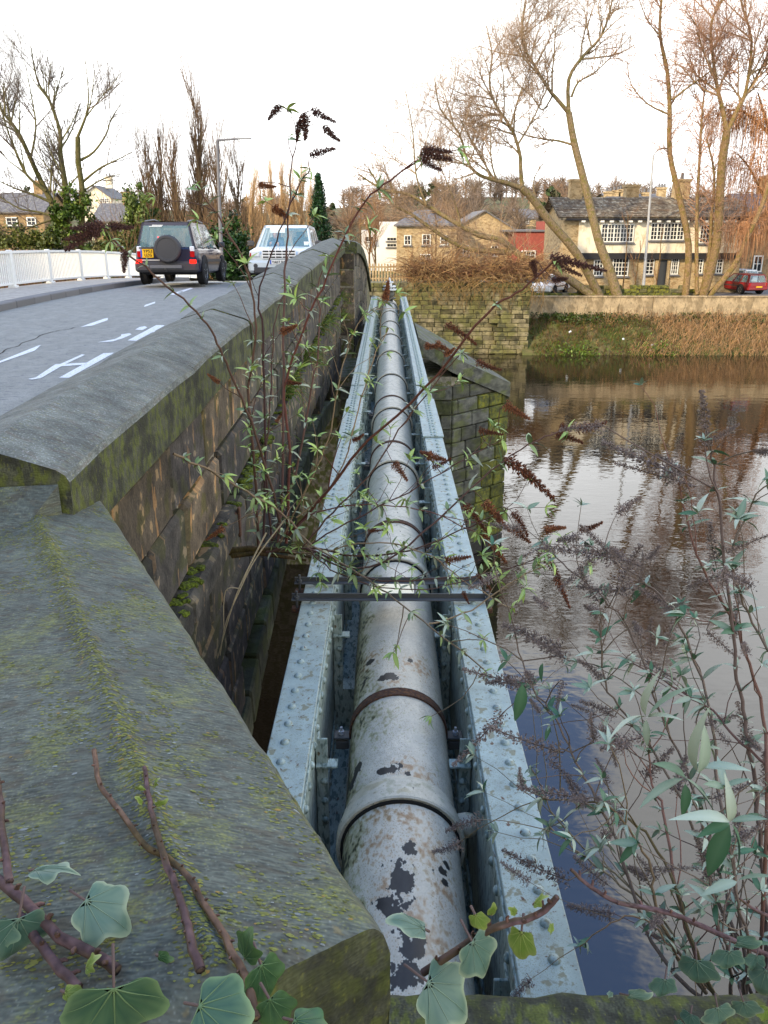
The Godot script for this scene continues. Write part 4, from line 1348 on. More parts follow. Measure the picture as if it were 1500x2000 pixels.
# ---------------------------------------------------------------- buildings
func window(o: Node3D, a: Vector3, b: Vector3, cols: int, rows: int, fw := 0.06) -> void:   # a = lower left, b = upper right on a wall facing the camera
	var mb := MB.new()
	var z := a.z + 0.06
	var c := (a + b) / 2
	var w := b.x - a.x
	var h := b.y - a.y
	for q in [[Vector3(c.x, a.y, z), Vector3(w + fw, fw, 0.1)], [Vector3(c.x, b.y, z), Vector3(w + fw, fw, 0.1)], [Vector3(a.x, c.y, z - 0.003), Vector3(fw, h, 0.1)], [Vector3(b.x, c.y, z - 0.003), Vector3(fw, h, 0.1)]]: mb.box(q[0] - o.position, q[1])
	for i in range(1, cols): mb.box(Vector3(lerpf(a.x, b.x, float(i) / cols), c.y, z - 0.02) - o.position, Vector3(fw * (1.2 if cols > 5 and i % 2 == 0 else 0.55), h - fw, 0.04))
	for i in range(1, rows): mb.box(Vector3(c.x, lerpf(a.y, b.y, float(i) / rows), z - 0.024) - o.position, Vector3(w - fw, fw * 0.5, 0.03))
	var win := part("window", mb, M.frame_white, o)
	mb = MB.new()
	mb.box(Vector3(c.x, c.y, a.z + 0.008) - o.position, Vector3(w - 0.01, h - 0.01, 0.02))
	part("pane", mb, M.pane, win)
	mb = MB.new()
	mb.cbox(Vector3(c.x, a.y - fw * 0.5 - 0.07, a.z + 0.07) - o.position, Vector3(w + 0.3, 0.1, 0.18), 0.01)
	part("sill", mb, M.lead, win)
func chimney(o: Node3D, q: Vector3, w: float, h: float, d: float, m: Material, pots: int) -> void:
	var mb := MB.new()
	mb.box(q + Vector3(0, h / 2, 0) - o.position, Vector3(w, h, d))
	mb.box(q + Vector3(0, h - 0.1, 0) - o.position, Vector3(w + 0.16, 0.18, d + 0.16))
	var c := part("chimney", mb, m, o)
	for i in pots:
		mb = MB.new()
		mb.lathe([Vector2(0.14, 0), Vector2(0.11, 0.4), Vector2(0.14, 0.42), Vector2(0.0, 0.42)], q + Vector3((i - (pots - 1) / 2.0) * w / maxf(pots, 1), h, 0) - o.position, Vector3.UP, 8)
		part("chimney_pot", mb, M.lead, c)
func block(o: Node3D, x0: float, x1: float, y0: float, y1: float, F: float, D: float, m: Material) -> void:
	var mb := MB.new()
	mb.box(Vector3((x0 + x1) / 2, (y0 + y1) / 2, -F - D / 2) - o.position, Vector3(x1 - x0, y1 - y0, D))
	part("wall", mb, m, o)
func roof_x(o: Node3D, x0: float, x1: float, y1: float, y2: float, F: float, D: float, m: Material, wm: Material, over := 0.25, hip := 0.0) -> void:   # ridge along x
	var mb := MB.new()
	var zc := -F - D / 2
	for s in [1.0, -1.0]:
		var ze: float = zc + s * (D / 2 + over)
		var a := Vector3(x0 - over, y1 - 0.1, ze) - o.position
		var b := Vector3(x1 + over, y1 - 0.1, ze) - o.position
		var c := Vector3(x1 + over - hip, y2, zc) - o.position
		var d := Vector3(x0 - over + hip, y2, zc) - o.position
		var t := Vector3(0, -0.14, 0)
		if s > 0: mb.quad(a, b, c, d); mb.quad(a + t, b + t, b, a)
		else: mb.quad(b, a, d, c)
		mb.quad(a + t, d + t, c + t, b + t)
	if hip > 0:
		for e in [[x0 - over, x0 - over + hip], [x1 + over, x1 + over - hip]]: mb.tri(Vector3(e[0], y1 - 0.1, zc - D / 2 - over) - o.position, Vector3(e[0], y1 - 0.1, zc + D / 2 + over) - o.position, Vector3(e[1], y2, zc) - o.position)
	part("roof", mb, m, o)
	if hip == 0.0:
		mb = MB.new()
		for x in [x0 + 0.002, x1 - 0.002]: mb.tri(Vector3(x, y1 - 0.05, zc - D / 2) - o.position, Vector3(x, y1 - 0.05, zc + D / 2) - o.position, Vector3(x, y2 - 0.1, zc) - o.position)
		part("gable", mb, wm, o)
func roof_z(o: Node3D, x0: float, x1: float, y1: float, y2: float, F: float, D: float, m: Material, wm: Material, over := 0.25) -> void:   # ridge along z: gable to the camera
	var mb := MB.new()
	var xc := (x0 + x1) / 2
	var za := -F + over
	var zb := -F - D - over
	for s in [-1.0, 1.0]:
		var xe: float = xc + s * ((x1 - x0) / 2 + over)
		var a := Vector3(xe, y1 - 0.1, za) - o.position
		var b := Vector3(xe, y1 - 0.1, zb) - o.position
		var c := Vector3(xc, y2, zb) - o.position
		var d := Vector3(xc, y2, za) - o.position
		var t := Vector3(0, -0.14, 0)
		if s > 0: mb.quad(a, b, c, d); mb.quad(a, d, d + t, a + t)
		else: mb.quad(b, a, d, c); mb.quad(d, a, a + t, d + t)
	part("roof", mb, m, o)
	mb = MB.new()
	mb.tri(Vector3(x0, y1 - 0.02, -F + 0.003) - o.position, Vector3(x1, y1 - 0.02, -F + 0.003) - o.position, Vector3(xc, y2 - 0.12, -F + 0.003) - o.position)
	part("gable", mb, wm, o)
func buildings() -> void:
	var F := 62.0
	var X := func(px: float, ff: float) -> float: return P(px, 480, ff).x
	var Y := func(py: float, ff: float) -> float: return P(750, py, ff).y
	# the white inn
	var inn := thing("inn", "old white rendered inn with stone slate roof, small-paned windows and stone ground floor", "house", Vector3(X.call(1270, F), 3.4, -F - 3))
	var o := inn.position
	var x0: float = X.call(1100, F)
	var x1: float = X.call(1450, F)
	var ye: float = Y.call(429, F)
	var yb: float = Y.call(497, F)
	block(inn, x0, x1, 3.3, yb, F, 7.5, M.sandstone)
	block(inn, x0 + 1.0, x1, yb, ye, F - 0.12, 7.6, M.render_wall)
	block(inn, x0 - 0.02, x0 + 1.0, yb - 0.3, ye + 0.2, F - 0.08, 7.64, M.sandstone)
	var mb := MB.new()
	mb.box(Vector3((x0 + 1.0 + x1) / 2, yb - 0.1, -F + 0.2) - o, Vector3(x1 - x0 - 1.0, 0.42, 0.3))
	part("beam", mb, M.black_beam, inn)
	mb = MB.new()
	mb.box(Vector3((x0 + x1) / 2, ye + 0.02, -F + 0.3) - o, Vector3(x1 - x0, 0.16, 0.5))
	var eb := part("eaves_beam", mb, M.black_beam, inn)
	for i in 20:
		mb = MB.new()
		mb.box(Vector3(x0 + 1.2 + i * 0.66, ye - 0.12, -F + 0.36) - o, Vector3(0.26, 0.12, 0.46))
		part("bracket", mb, M.frame_white, eb)
	roof_x(inn, x0, x1, ye + 0.22, Y.call(387, F + 4), F, 7.6, M.stone_slate, M.sandstone, 0.5)
	# courses of stone slates
	mb = MB.new()
	var yr: float = Y.call(387, F + 4)
	for row in 13:
		var t := row / 13.0
		var yy := lerpf(ye + 0.16, yr, t)
		var zz := lerpf(-F + 0.5, -F - 3.75, t)
		var sl := atan2(yr - ye - 0.16, 4.25)
		var xx := x0 - 0.5
		while xx < x1 + 0.4:
			var ww := rg(0.45, 0.95) * (1.0 - 0.4 * t)
			var g := rg(0.6, 1.25)
			mb.col = Color(g, g, g) if R.randf() < 0.88 else Color(1.5, 1.5, 1.4)
			mb.box(Vector3(xx + ww / 2, yy + 0.08 + rg(-0.01, 0.01), zz - 0.18) - o, Vector3(ww - 0.02, 0.04, 0.5), Basis(Vector3.RIGHT, sl - 0.07))
			xx += ww
	tag(part("slates", mb, M.stone_slate, inn), "", "", "", "stuff")
	for w in [[1172, 1234, 472, 438, 10, 4], [1268, 1332, 468, 436, 10, 4], [1364, 1388, 474, 440, 4, 4]]:
		window(inn, Vector3(X.call(w[0], F - 0.12), Y.call(w[2], F - 0.12), -F + 0.12), Vector3(X.call(w[1], F - 0.12), Y.call(w[3], F - 0.12), -F + 0.12), w[4], w[5], 0.07)
	for w in [[1163, 1180, 538, 508, 3, 4], [1200, 1230, 538, 505, 5, 4], [1265, 1280, 535, 506, 2, 4], [1315, 1328, 535, 503, 3, 4], [1366, 1376, 533, 506, 2, 4], [1404, 1415, 533, 506, 2, 4]]:
		window(inn, Vector3(X.call(w[0], F), Y.call(w[2], F), -F), Vector3(X.call(w[1], F), Y.call(w[3], F), -F), w[4], w[5], 0.07)
	mb = MB.new()
	var dx0: float = X.call(1288, F)
	var dx1: float = X.call(1306, F)
	mb.box(Vector3((dx0 + dx1) / 2, 4.55, -F + 0.05) - o, Vector3(dx1 - dx0, 2.2, 0.08))
	var dr := part("door", mb, M.door_dark, inn)
	for q in [[dx0 - 0.1, 4.55, 0.22, 2.3], [dx1 + 0.1, 4.55, 0.22, 2.3], [(dx0 + dx1) / 2, 5.78, dx1 - dx0 + 0.42, 0.24]]:
		mb = MB.new()
		mb.box(Vector3(q[0], q[1], -F + 0.08) - o, Vector3(q[2], q[3], 0.2))
		part("stone_surround", mb, M.sandstone, dr)
	chimney(inn, Vector3(X.call(1116, F + 3.8), yr - 0.5, -F - 3.8), 0.9, 1.8, 0.9, M.sandstone, 0)
	chimney(inn, Vector3(X.call(1318, F + 3.8), yr - 0.4, -F - 3.8), 1.05, 1.7, 0.9, M.sandstone, 1)
	chimney(inn, Vector3(X.call(1224, F + 4.2), yr - 0.5, -F - 4.3), 0.95, 1.45, 0.9, M.sandstone, 0)
	# simple finial
	mb = MB.new()
	mb.lathe([Vector2(0.03, 0), Vector2(0.03, 0.3), Vector2(0.1, 0.4), Vector2(0.03, 0.5), Vector2(0.0, 0.6)], Vector3(X.call(1376, F + 3.8), yr - 0.05, -F - 3.8) - o, Vector3.UP, 8)
	part("finial", mb, M.lead, inn)
	# terrace with chimneys up the hill behind the inn
	var T := 100.0
	var te := thing("terrace", "sandstone terrace with rows of chimneys rising behind the inn roof", "house", Vector3(X.call(1260, T), hill_y(0, T), -T - 4))
	block(te, X.call(1185, T), X.call(1285, T), hill_y(0, T) - 2, Y.call(386, T), T, 8, M.sandstone)
	roof_x(te, X.call(1185, T), X.call(1285, T), Y.call(386, T), Y.call(376, T), T, 8, M.slate, M.sandstone)
	for q in [[1180, 374, 2], [1194, 372, 2], [1206, 370, 2], [1222, 361, 0], [1252, 376, 2], [1281, 366, 3]]:
		chimney(te, Vector3(X.call(q[0], T + 2), Y.call(395, T + 2), -T - 2), 0.9 if q[2] else 1.6, Y.call(q[1], T + 2) - Y.call(395, T + 2), 0.8, M.sandstone, q[2])
	# buildings by the end of the bridge
	F = 86.0
	var wb := thing("white_building", "plain bright white building with small dark windows beside the stone building", "building", Vector3(X.call(760, F), 3.4, -F - 4))
	block(wb, X.call(741, F), X.call(778, F), 3.3, Y.call(433, F), F, 9, M.white_wall)
	block(wb, X.call(706, F), X.call(741, F) + 0.0, 3.3, Y.call(450, F), F + 0.4, 8, M.white_wall)
	for w in [[756, 774, 470, 464], [756, 774, 482, 476], [714, 730, 472, 462]]: window(wb, Vector3(X.call(w[0], F), Y.call(w[2], F), -F), Vector3(X.call(w[1], F), Y.call(w[3], F), -F), 3, 1, 0.05)
	F = 84.0
	var sb := thing("stone_building", "sandstone building with hipped slate roof and white sash windows", "building", Vector3(X.call(830, F), 3.4, -F - 5))
	block(sb, X.call(775, F), X.call(893, F), 3.3, Y.call(437, F), F, 10, M.sandstone)
	roof_x(sb, X.call(775, F), X.call(893, F), Y.call(437, F), Y.call(410, F + 5), F, 10, M.slate, M.sandstone, 0.3, 2.4)
	for w in [[825, 840, 478, 458, 2, 2], [822, 842, 514, 497, 2, 2], [860, 874, 478, 460, 2, 2], [790, 802, 478, 460, 2, 2]]: window(sb, Vector3(X.call(w[0], F), Y.call(w[2], F), -F), Vector3(X.call(w[1], F), Y.call(w[3], F), -F), w[4], w[5], 0.09)
	F = 88.0
	var gb := thing("gabled_warehouse", "tall sandstone warehouse gable with a long sloping slate roof", "building", Vector3(X.call(945, F), 3.4, -F - 6))
	block(gb, X.call(886, F), X.call(1002, F), 3.3, Y.call(446, F), F, 12, M.sandstone)
	roof_z(gb, X.call(886, F), X.call(1002, F), Y.call(446, F), Y.call(410, F), F, 12, M.slate, M.sandstone)
	for w in [[905, 917, 500, 480, 2, 2], [960, 972, 500, 480, 2, 2]]: window(gb, Vector3(X.call(w[0], F), Y.call(w[2], F), -F), Vector3(X.call(w[1], F), Y.call(w[3], F), -F), w[4], w[5], 0.08)
	F = 85.0
	var rb := thing("brick_building", "flat red brick building with white framed windows between warehouse and inn", "building", Vector3(X.call(1046, F), 3.4, -F - 4))
	block(rb, X.call(1000, F), X.call(1094, F), 3.3, Y.call(452, F), F, 8, M.brick)
	block(rb, X.call(1066, F), X.call(1094, F), Y.call(452, F), Y.call(432, F), F + 0.3, 6, M.brick)
	mb = MB.new()
	mb.box(Vector3(X.call(1034, F), Y.call(452, F) + 0.06, -F - 4) - rb.position, Vector3(5.2, 0.16, 8.4))
	part("parapet", mb, M.lead, rb)
	for w in [[1020, 1046, 506, 490, 3, 2], [1066, 1082, 502, 488, 2, 2]]: window(rb, Vector3(X.call(w[0], F), Y.call(w[2], F), -F), Vector3(X.call(w[1], F), Y.call(w[3], F), -F), w[4], w[5], 0.1)
	F = 68.0
	var rh := thing("stone_house", "brown stone house with slate roof half hidden by the weeping willow", "house", Vector3(X.call(1500, F), 3.4, -F - 4))
	block(rh, X.call(1455, F), X.call(1620, F), 3.3, Y.call(412, F), F, 8, M.stone_house)
	roof_x(rh, X.call(1455, F), X.call(1620, F), Y.call(412, F), Y.call(378, F + 4), F, 8, M.slate, M.stone_house)
	for w in [[1470, 1484, 455, 428, 2, 2], [1476, 1492, 530, 500, 2, 2]]: window(rh, Vector3(X.call(w[0], F), Y.call(w[2], F), -F), Vector3(X.call(w[1], F), Y.call(w[3], F), -F), w[4], w[5], 0.09)
	# church spire far behind
	F = 190.0
	var sp := thing("church_spire", "dark pointed church spire far behind the weeping willow", "spire", Vector3(X.call(1480, F), hill_y(80, F), -F))
	mb = MB.new()
	mb.box(Vector3(0, 3.5, 0), Vector3(2.8, 9.0, 2.8))
	part("tower", mb, M.stone_house, sp)
	mb = MB.new()
	var yt: float = Y.call(340, F) - sp.position.y
	mb.lathe([Vector2(2.1, 7.8), Vector2(0.05, yt)], Vector3.ZERO, Vector3.UP, 8)
	part("spire", mb, M.stone_house, sp)
	# houses on the left hillside
	for h in [[92.0, -10, 92, 470, 412, 376, "long stone building with a big slate roof behind the bare tree", M.stone_house, 0, [[20, 40, 440, 425], [60, 76, 440, 425]]],
			[96.0, 186, 258, 470, 430, 397, "slate roofed stone house behind the green bush", M.stone_house, 0, [[205, 215, 450, 438], [228, 238, 450, 438]]],
			[125.0, 168, 226, 420, 386, 362, "pale gabled house with white windows high on the hillside", M.render_wall, 1, [[205, 213, 396, 388], [214, 221, 396, 388], [178, 186, 398, 390]]],
			[150.0, 700, 740, 440, 425, 410, "small stone house on the hill beyond the bridge end", M.stone_house, 0, [[712, 720, 436, 429]]],
			[170.0, 872, 905, 425, 406, 392, "small hillside house above the stone building roof", M.sandstone, 1, [[882, 888, 415, 408]]],
			[140.0, 1008, 1060, 450, 425, 408, "hillside house with slate roof above the brick building", M.sandstone, 0, [[1020, 1030, 436, 429]]]]:
		F = h[0]
		var xa: float = X.call(h[1], F)
		var xb: float = X.call(h[2], F)
		var y1: float = Y.call(h[4], F)
		var hs := thing("hillside_house", h[6], "house", Vector3((xa + xb) / 2, hill_y((xa + xb) / 2, F) - 0.5, -F - 4), "houses on the far hillside")
		block(hs, xa, xb, minf(hs.position.y, y1 - 3.0), y1, F, 8, h[7])
		if h[8]: roof_z(hs, xa, xb, y1, Y.call(h[5], F), F, 8, M.slate, h[7])
		else: roof_x(hs, xa, xb, y1, Y.call(h[5], F + 4), F, 8, M.slate, h[7])
		for w in h[9]: window(hs, Vector3(X.call(w[0], F), Y.call(w[2], F), -F), Vector3(X.call(w[1], F), Y.call(w[3], F), -F), 2, 2, 0.1)
		chimney(hs, Vector3(lerpf(xa, xb, 0.7), Y.call(h[5], F + 4) - 0.4, -F - 4), 0.9, 1.6, 0.8, h[7], 2)

# ---------------------------------------------------------------- railing, lamps
func railing() -> void:
	var f := thing("bridge_railing", "white painted metal railing with close upright bars along the pavement", "railing", Vector3(-9.6, road_y(27.0) + 0.12, -27))
	var o := f.position
	var X := -9.6
	var base := func(F: float) -> float: return road_y(F) + 0.12
	var bm := MB.new()
	bm.box(Vector3(0, 0, 0), Vector3(0.022, 0.78, 0.05))
	var bar := mesh_of([bm, M.white_metal])
	var F := 17.0
	var k := 0
	while F < 44.0:
		if k % 22 == 0:
			var mb := MB.new()
			mb.cbox(Vector3(X, base.call(F) + 0.45, -F) - o, Vector3(0.12, 0.94, 0.12), 0.01)
			mb.cbox(Vector3(X, base.call(F) + 0.02, -F) - o, Vector3(0.2, 0.06, 0.2), 0.01)
			part("post", mb, M.white_metal, f)
		else:
			inst("bar", bar, f, Transform3D(Basis(), Vector3(X, base.call(F) + 0.48, -F) - o))
		F += 0.112
		k += 1
	for q in [[0.9, 0.09, 0.06], [0.12, 0.06, 0.05]]:
		var mb := MB.new()
		for i in 27:
			var a := 17.0 + i
			var y0: float = base.call(a) + q[0]
			var y1: float = base.call(a + 1) + q[0]
			mb.hexa([Vector3(X - q[1] / 2, y1 - q[2], -a - 1) - o, Vector3(X + q[1] / 2, y1 - q[2], -a - 1) - o, Vector3(X + q[1] / 2, y0 - q[2], -a) - o, Vector3(X - q[1] / 2, y0 - q[2], -a) - o, Vector3(X - q[1] / 2, y1, -a - 1) - o, Vector3(X + q[1] / 2, y1, -a - 1) - o, Vector3(X + q[1] / 2, y0, -a) - o, Vector3(X - q[1] / 2, y0, -a) - o])
		part("rail", mb, M.white_metal, f)
func lamps() -> void:
	var l := thing("street_lamp", "grey street lamp with a long flat arm rising above the bare hedge trees", "street lamp", Vector3(P(428, 450, 46).x, road_y(46), -46))
	var top := P(424, 274, 46) - l.position
	var mb := MB.new()
	mb.tube([Vector3.ZERO, Vector3(top.x * 0.5, top.y * 0.5, 0), top], 0.11, 0.07, 8)
	part("pole", mb, M.lead, l)
	mb = MB.new()
	mb.tube([top, P(464, 271, 46) - l.position], 0.06, 0.05, 6)
	part("arm", mb, M.lead, l)
	mb = MB.new()
	mb.cbox(P(477, 270, 46) - l.position, Vector3(0.75, 0.09, 0.25), 0.03)
	part("lantern", mb, M.steel, l)
	l = thing("street_lamp", "tall pale street lamp standing in front of the white inn", "street lamp", Vector3(P(1257, 560, 59.5).x, 3.4, -59.5))
	top = P(1276, 304, 59.5) - l.position
	mb = MB.new()
	mb.tube([Vector3.ZERO, top * 0.35, top], 0.12, 0.06, 8)
	part("pole", mb, M.steel, l)
	mb = MB.new()
	mb.tube([top, top + Vector3(0.25, 0.35, 0), P(1292, 291, 59.5) - l.position], 0.05, 0.04, 6)
	part("arm", mb, M.steel, l)
	mb = MB.new()
	mb.cbox(P(1297, 290, 59.5) - l.position, Vector3(0.5, 0.1, 0.22), 0.03)
	part("lantern", mb, M.lead, l)

# ---------------------------------------------------------------- vehicles (front towards -z, origin on the ground)
func wheel(o: Node3D, x: float, z: float, r: float, side: float) -> void:
	var ax := Vector3(side, 0, 0)
	var mb := MB.new()
	mb.lathe([Vector2(r * 0.62, -0.11), Vector2(r * 0.95, -0.11), Vector2(r, -0.08), Vector2(r, 0.08), Vector2(r * 0.95, 0.11), Vector2(r * 0.62, 0.1)], Vector3(x, r, z), ax, 24)
	var t := part("wheel", mb, M.tyre, o)
	mb = MB.new()
	mb.lathe([Vector2(r * 0.62, 0.1), Vector2(r * 0.56, 0.05), Vector2(0.0, 0.03)], Vector3(x, r, z), ax, 20)
	for i in 5:
		var a := i * TAU / 5
		var q := Vector3(0, cos(a), sin(a))
		mb.tube([Vector3(x + side * 0.06, r, z) + q * 0.04, Vector3(x + side * 0.075, r, z) + q * r * 0.58], 0.035, 0.03, 4)
	part("rim", mb, M.rim, t)
func text(called: String, s: String, size: float, m: Material, parent: Node3D, T: Transform3D) -> void:
	var t := TextMesh.new()
	var f := SystemFont.new()
	f.font_names = PackedStringArray(["Droid Sans"])
	f.font_weight = 700
	t.font = f
	t.text = s
	t.font_size = 32
	t.pixel_size = size / 24.0
	t.depth = 0.004
	t.material = m
	inst(called, t, parent, T)
func suv(o: Node3D, paint: Material, L: float, W: float, H: float, belt: float, dark_lower: bool) -> Callable:
	var h := L / 2
	var hw := W / 2
	# lower body: lofted rings from rear to front
	var st := [[h, 0.86, 0.42, belt - 0.05], [h - 0.05, 0.95, 0.36, belt], [h - 0.3, 1.0, 0.32, belt], [0.6, 1.0, 0.3, belt], [-0.75, 1.0, 0.3, belt], [-1.0, 1.0, 0.3, belt + 0.0], [-h + 0.45, 0.98, 0.32, belt - 0.05], [-h + 0.12, 0.93, 0.36, belt - 0.14], [-h + 0.02, 0.84, 0.4, belt - 0.24]]
	var mb := MB.new()
	var rows := []
	for s in st:
		var w: float = hw * s[1]
		var row := []
		for q in [[-0.86, 0.0], [-0.97, 0.08], [-1.0, 0.45], [-0.985, 0.75], [-0.95, 0.93], [-0.86, 1.0], [-0.4, 1.015], [0.0, 1.02], [0.4, 1.015], [0.86, 1.0], [0.95, 0.93], [0.985, 0.75], [1.0, 0.45], [0.97, 0.08], [0.86, 0.0]]:
			row.append(Vector3(w * q[0], lerpf(s[2], s[3], q[1]), s[0]))
		rows.append(row)
	var ns := rows.size() - 1
	var nr: int = rows[0].size() - 1
	mb.grid(func(u: float, v: float): return rows[int(round(u * ns))][int(round(v * nr))], ns, nr)
	for e in [0, ns]:
		for j in range(1, nr - 1):
			if e == 0: mb.tri(rows[e][0], rows[e][j + 1], rows[e][j])
			else: mb.tri(rows[e][0], rows[e][j], rows[e][j + 1])
	part("body", mb, paint, o)
	mb = MB.new()
	mb.box(Vector3(0, 0.36, 0), Vector3(W * 0.84, 0.16, L * 0.9))
	part("underbody", mb, M.tyre, o)
	# cabin corners: bottom and top rectangles
	var cb := func(fx: float, fy: float, fz: float) -> Vector3:     # fx -1..1, fy 0 belt..1 roof, fz 0 rear..1 front
		var z0 := lerpf(h - 0.06, -0.95, fz)
		var z1 := lerpf(h - 0.24, -0.1, fz)
		return Vector3(fx * lerpf(hw * 0.93, hw * 0.74, fy), lerpf(belt - 0.02, H - 0.05, fy), lerpf(z0, z1, fy))
	mb = MB.new()
	# pillars and rails as thick strips on the cabin faces
	var strip := func(a: Vector3, b: Vector3, c: Vector3, d: Vector3, t: Vector3) -> void:
		mb.hexa([a, b, b + t, a + t, d, c, c + t, d + t])
	for s in [-1.0, 1.0]:
		var inn := Vector3(-s * 0.04, 0, 0)
		for q in [[0.0, 0.09], [0.33, 0.38], [0.62, 0.67], [0.95, 1.0]]:
			strip.call(cb.call(s, 0, q[0]), cb.call(s, 0, q[1]), cb.call(s, 1, q[1]), cb.call(s, 1, q[0]), inn)
		strip.call(cb.call(s, 0.88, 0), cb.call(s, 0.88, 1), cb.call(s, 1, 1), cb.call(s, 1, 0), inn)
	for fz in [0.0, 1.0]:
		var inn := Vector3(0, 0, -0.04 if fz == 0.0 else 0.04)
		for q in [[-1.0, -0.9], [0.9, 1.0]]:
			strip.call(cb.call(q[0], 0, fz), cb.call(q[1], 0, fz), cb.call(q[1], 1, fz), cb.call(q[0], 1, fz), inn)
		strip.call(cb.call(-1, 0.87, fz), cb.call(1, 0.87, fz), cb.call(1, 1, fz), cb.call(-1, 1, fz), inn)
	part("pillars", mb, paint, o)
	mb = MB.new()
	mb.grid(func(u: float, v: float):
		var p: Vector3 = cb.call(lerpf(-1, 1, v), 1.0, 1.0 - u)
		return p + Vector3(0, 0.055 * (1.0 - pow(absf(lerpf(-1, 1, v)), 3.0)) * (0.4 + 0.6 * sin(PI * clampf(u, 0.04, 0.96))), 0), 10, 10)
	mb.quad(cb.call(-1, 0.985, 0), cb.call(1, 0.985, 0), cb.call(1, 0.985, 1), cb.call(-1, 0.985, 1))
	part("roof", mb, paint, o)
	# panes
	for s in [-1.0, 1.0]:
		for q in [[0.09, 0.33], [0.38, 0.62], [0.67, 0.95]]:
			mb = MB.new()
			var a := [cb.call(s, 0.04, q[0]), cb.call(s, 0.04, q[1]), cb.call(s, 0.88, q[1]), cb.call(s, 0.88, q[0])]
			if s > 0: mb.quad(a[0], a[1], a[2], a[3])
			else: mb.quad(a[3], a[2], a[1], a[0])
			part("side_window", mb, M.windscreen, o)
		mb = MB.new()
		mb.cbox(Vector3(s * (hw + 0.1), belt + 0.1, -0.78), Vector3(0.2, 0.16, 0.09), 0.03)
		part("door_mirror", mb, M.bumper, o)
		mb = MB.new()
		mb.box(Vector3(s * (hw + 0.0), 0.66, -0.1), Vector3(0.03, 0.09, L * 0.55))
		part("door_moulding", mb, M.bumper, o)
		for z in [h - 0.85, -h + 0.85]:
			mb = MB.new()
			mb.lathe([Vector2(0.0, 0.0), Vector2(0.42, 0.0), Vector2(0.42, -0.03)], Vector3(s * (hw * 1.0 - 0.005) + s * 0.02, 0.40, z), Vector3(s, 0, 0), 20)
			part("wheel_arch", mb, M.tyre, o)
			wheel(o, s * (hw - 0.08), z, 0.36, s)
		for z in [0.35, -0.7]:
			mb = MB.new()
			mb.cbox(Vector3(s * (hw + 0.012), belt - 0.16, z), Vector3(0.03, 0.035, 0.18), 0.01)
			part("door_handle", mb, M.bumper, o)
	for fz in [0.0, 1.0]:
		mb = MB.new()
		var a := [cb.call(-0.9, 0.04, fz), cb.call(0.9, 0.04, fz), cb.call(0.9, 0.87, fz), cb.call(-0.9, 0.87, fz)]
		if fz == 0.0: mb.quad(a[0], a[1], a[2], a[3])
		else: mb.quad(a[1], a[0], a[3], a[2])
		part("rear_window" if fz == 0.0 else "windscreen", mb, M.windscreen, o)
	# seats
	for s in [-0.38, 0.38]:
		mb = MB.new()
		mb.cbox(Vector3(s, 1.05, 0.35), Vector3(0.46, 0.6, 0.14), 0.05)
		mb.cbox(Vector3(s, 1.43, 0.38), Vector3(0.26, 0.18, 0.1), 0.04)
		part("seat", mb, M.bumper, o)
	mb = MB.new()
	mb.cbox(Vector3(0, 0.5, h - 0.05), Vector3(W * 0.98, 0.3, 0.22), 0.06)
	part("bumper", mb, M.bumper if dark_lower else paint, o)
	mb = MB.new()
	mb.cbox(Vector3(0, 0.48, -h + 0.06), Vector3(W * 0.97, 0.36, 0.24), 0.07)
	part("bumper", mb, M.bumper if dark_lower else paint, o)
	return cb
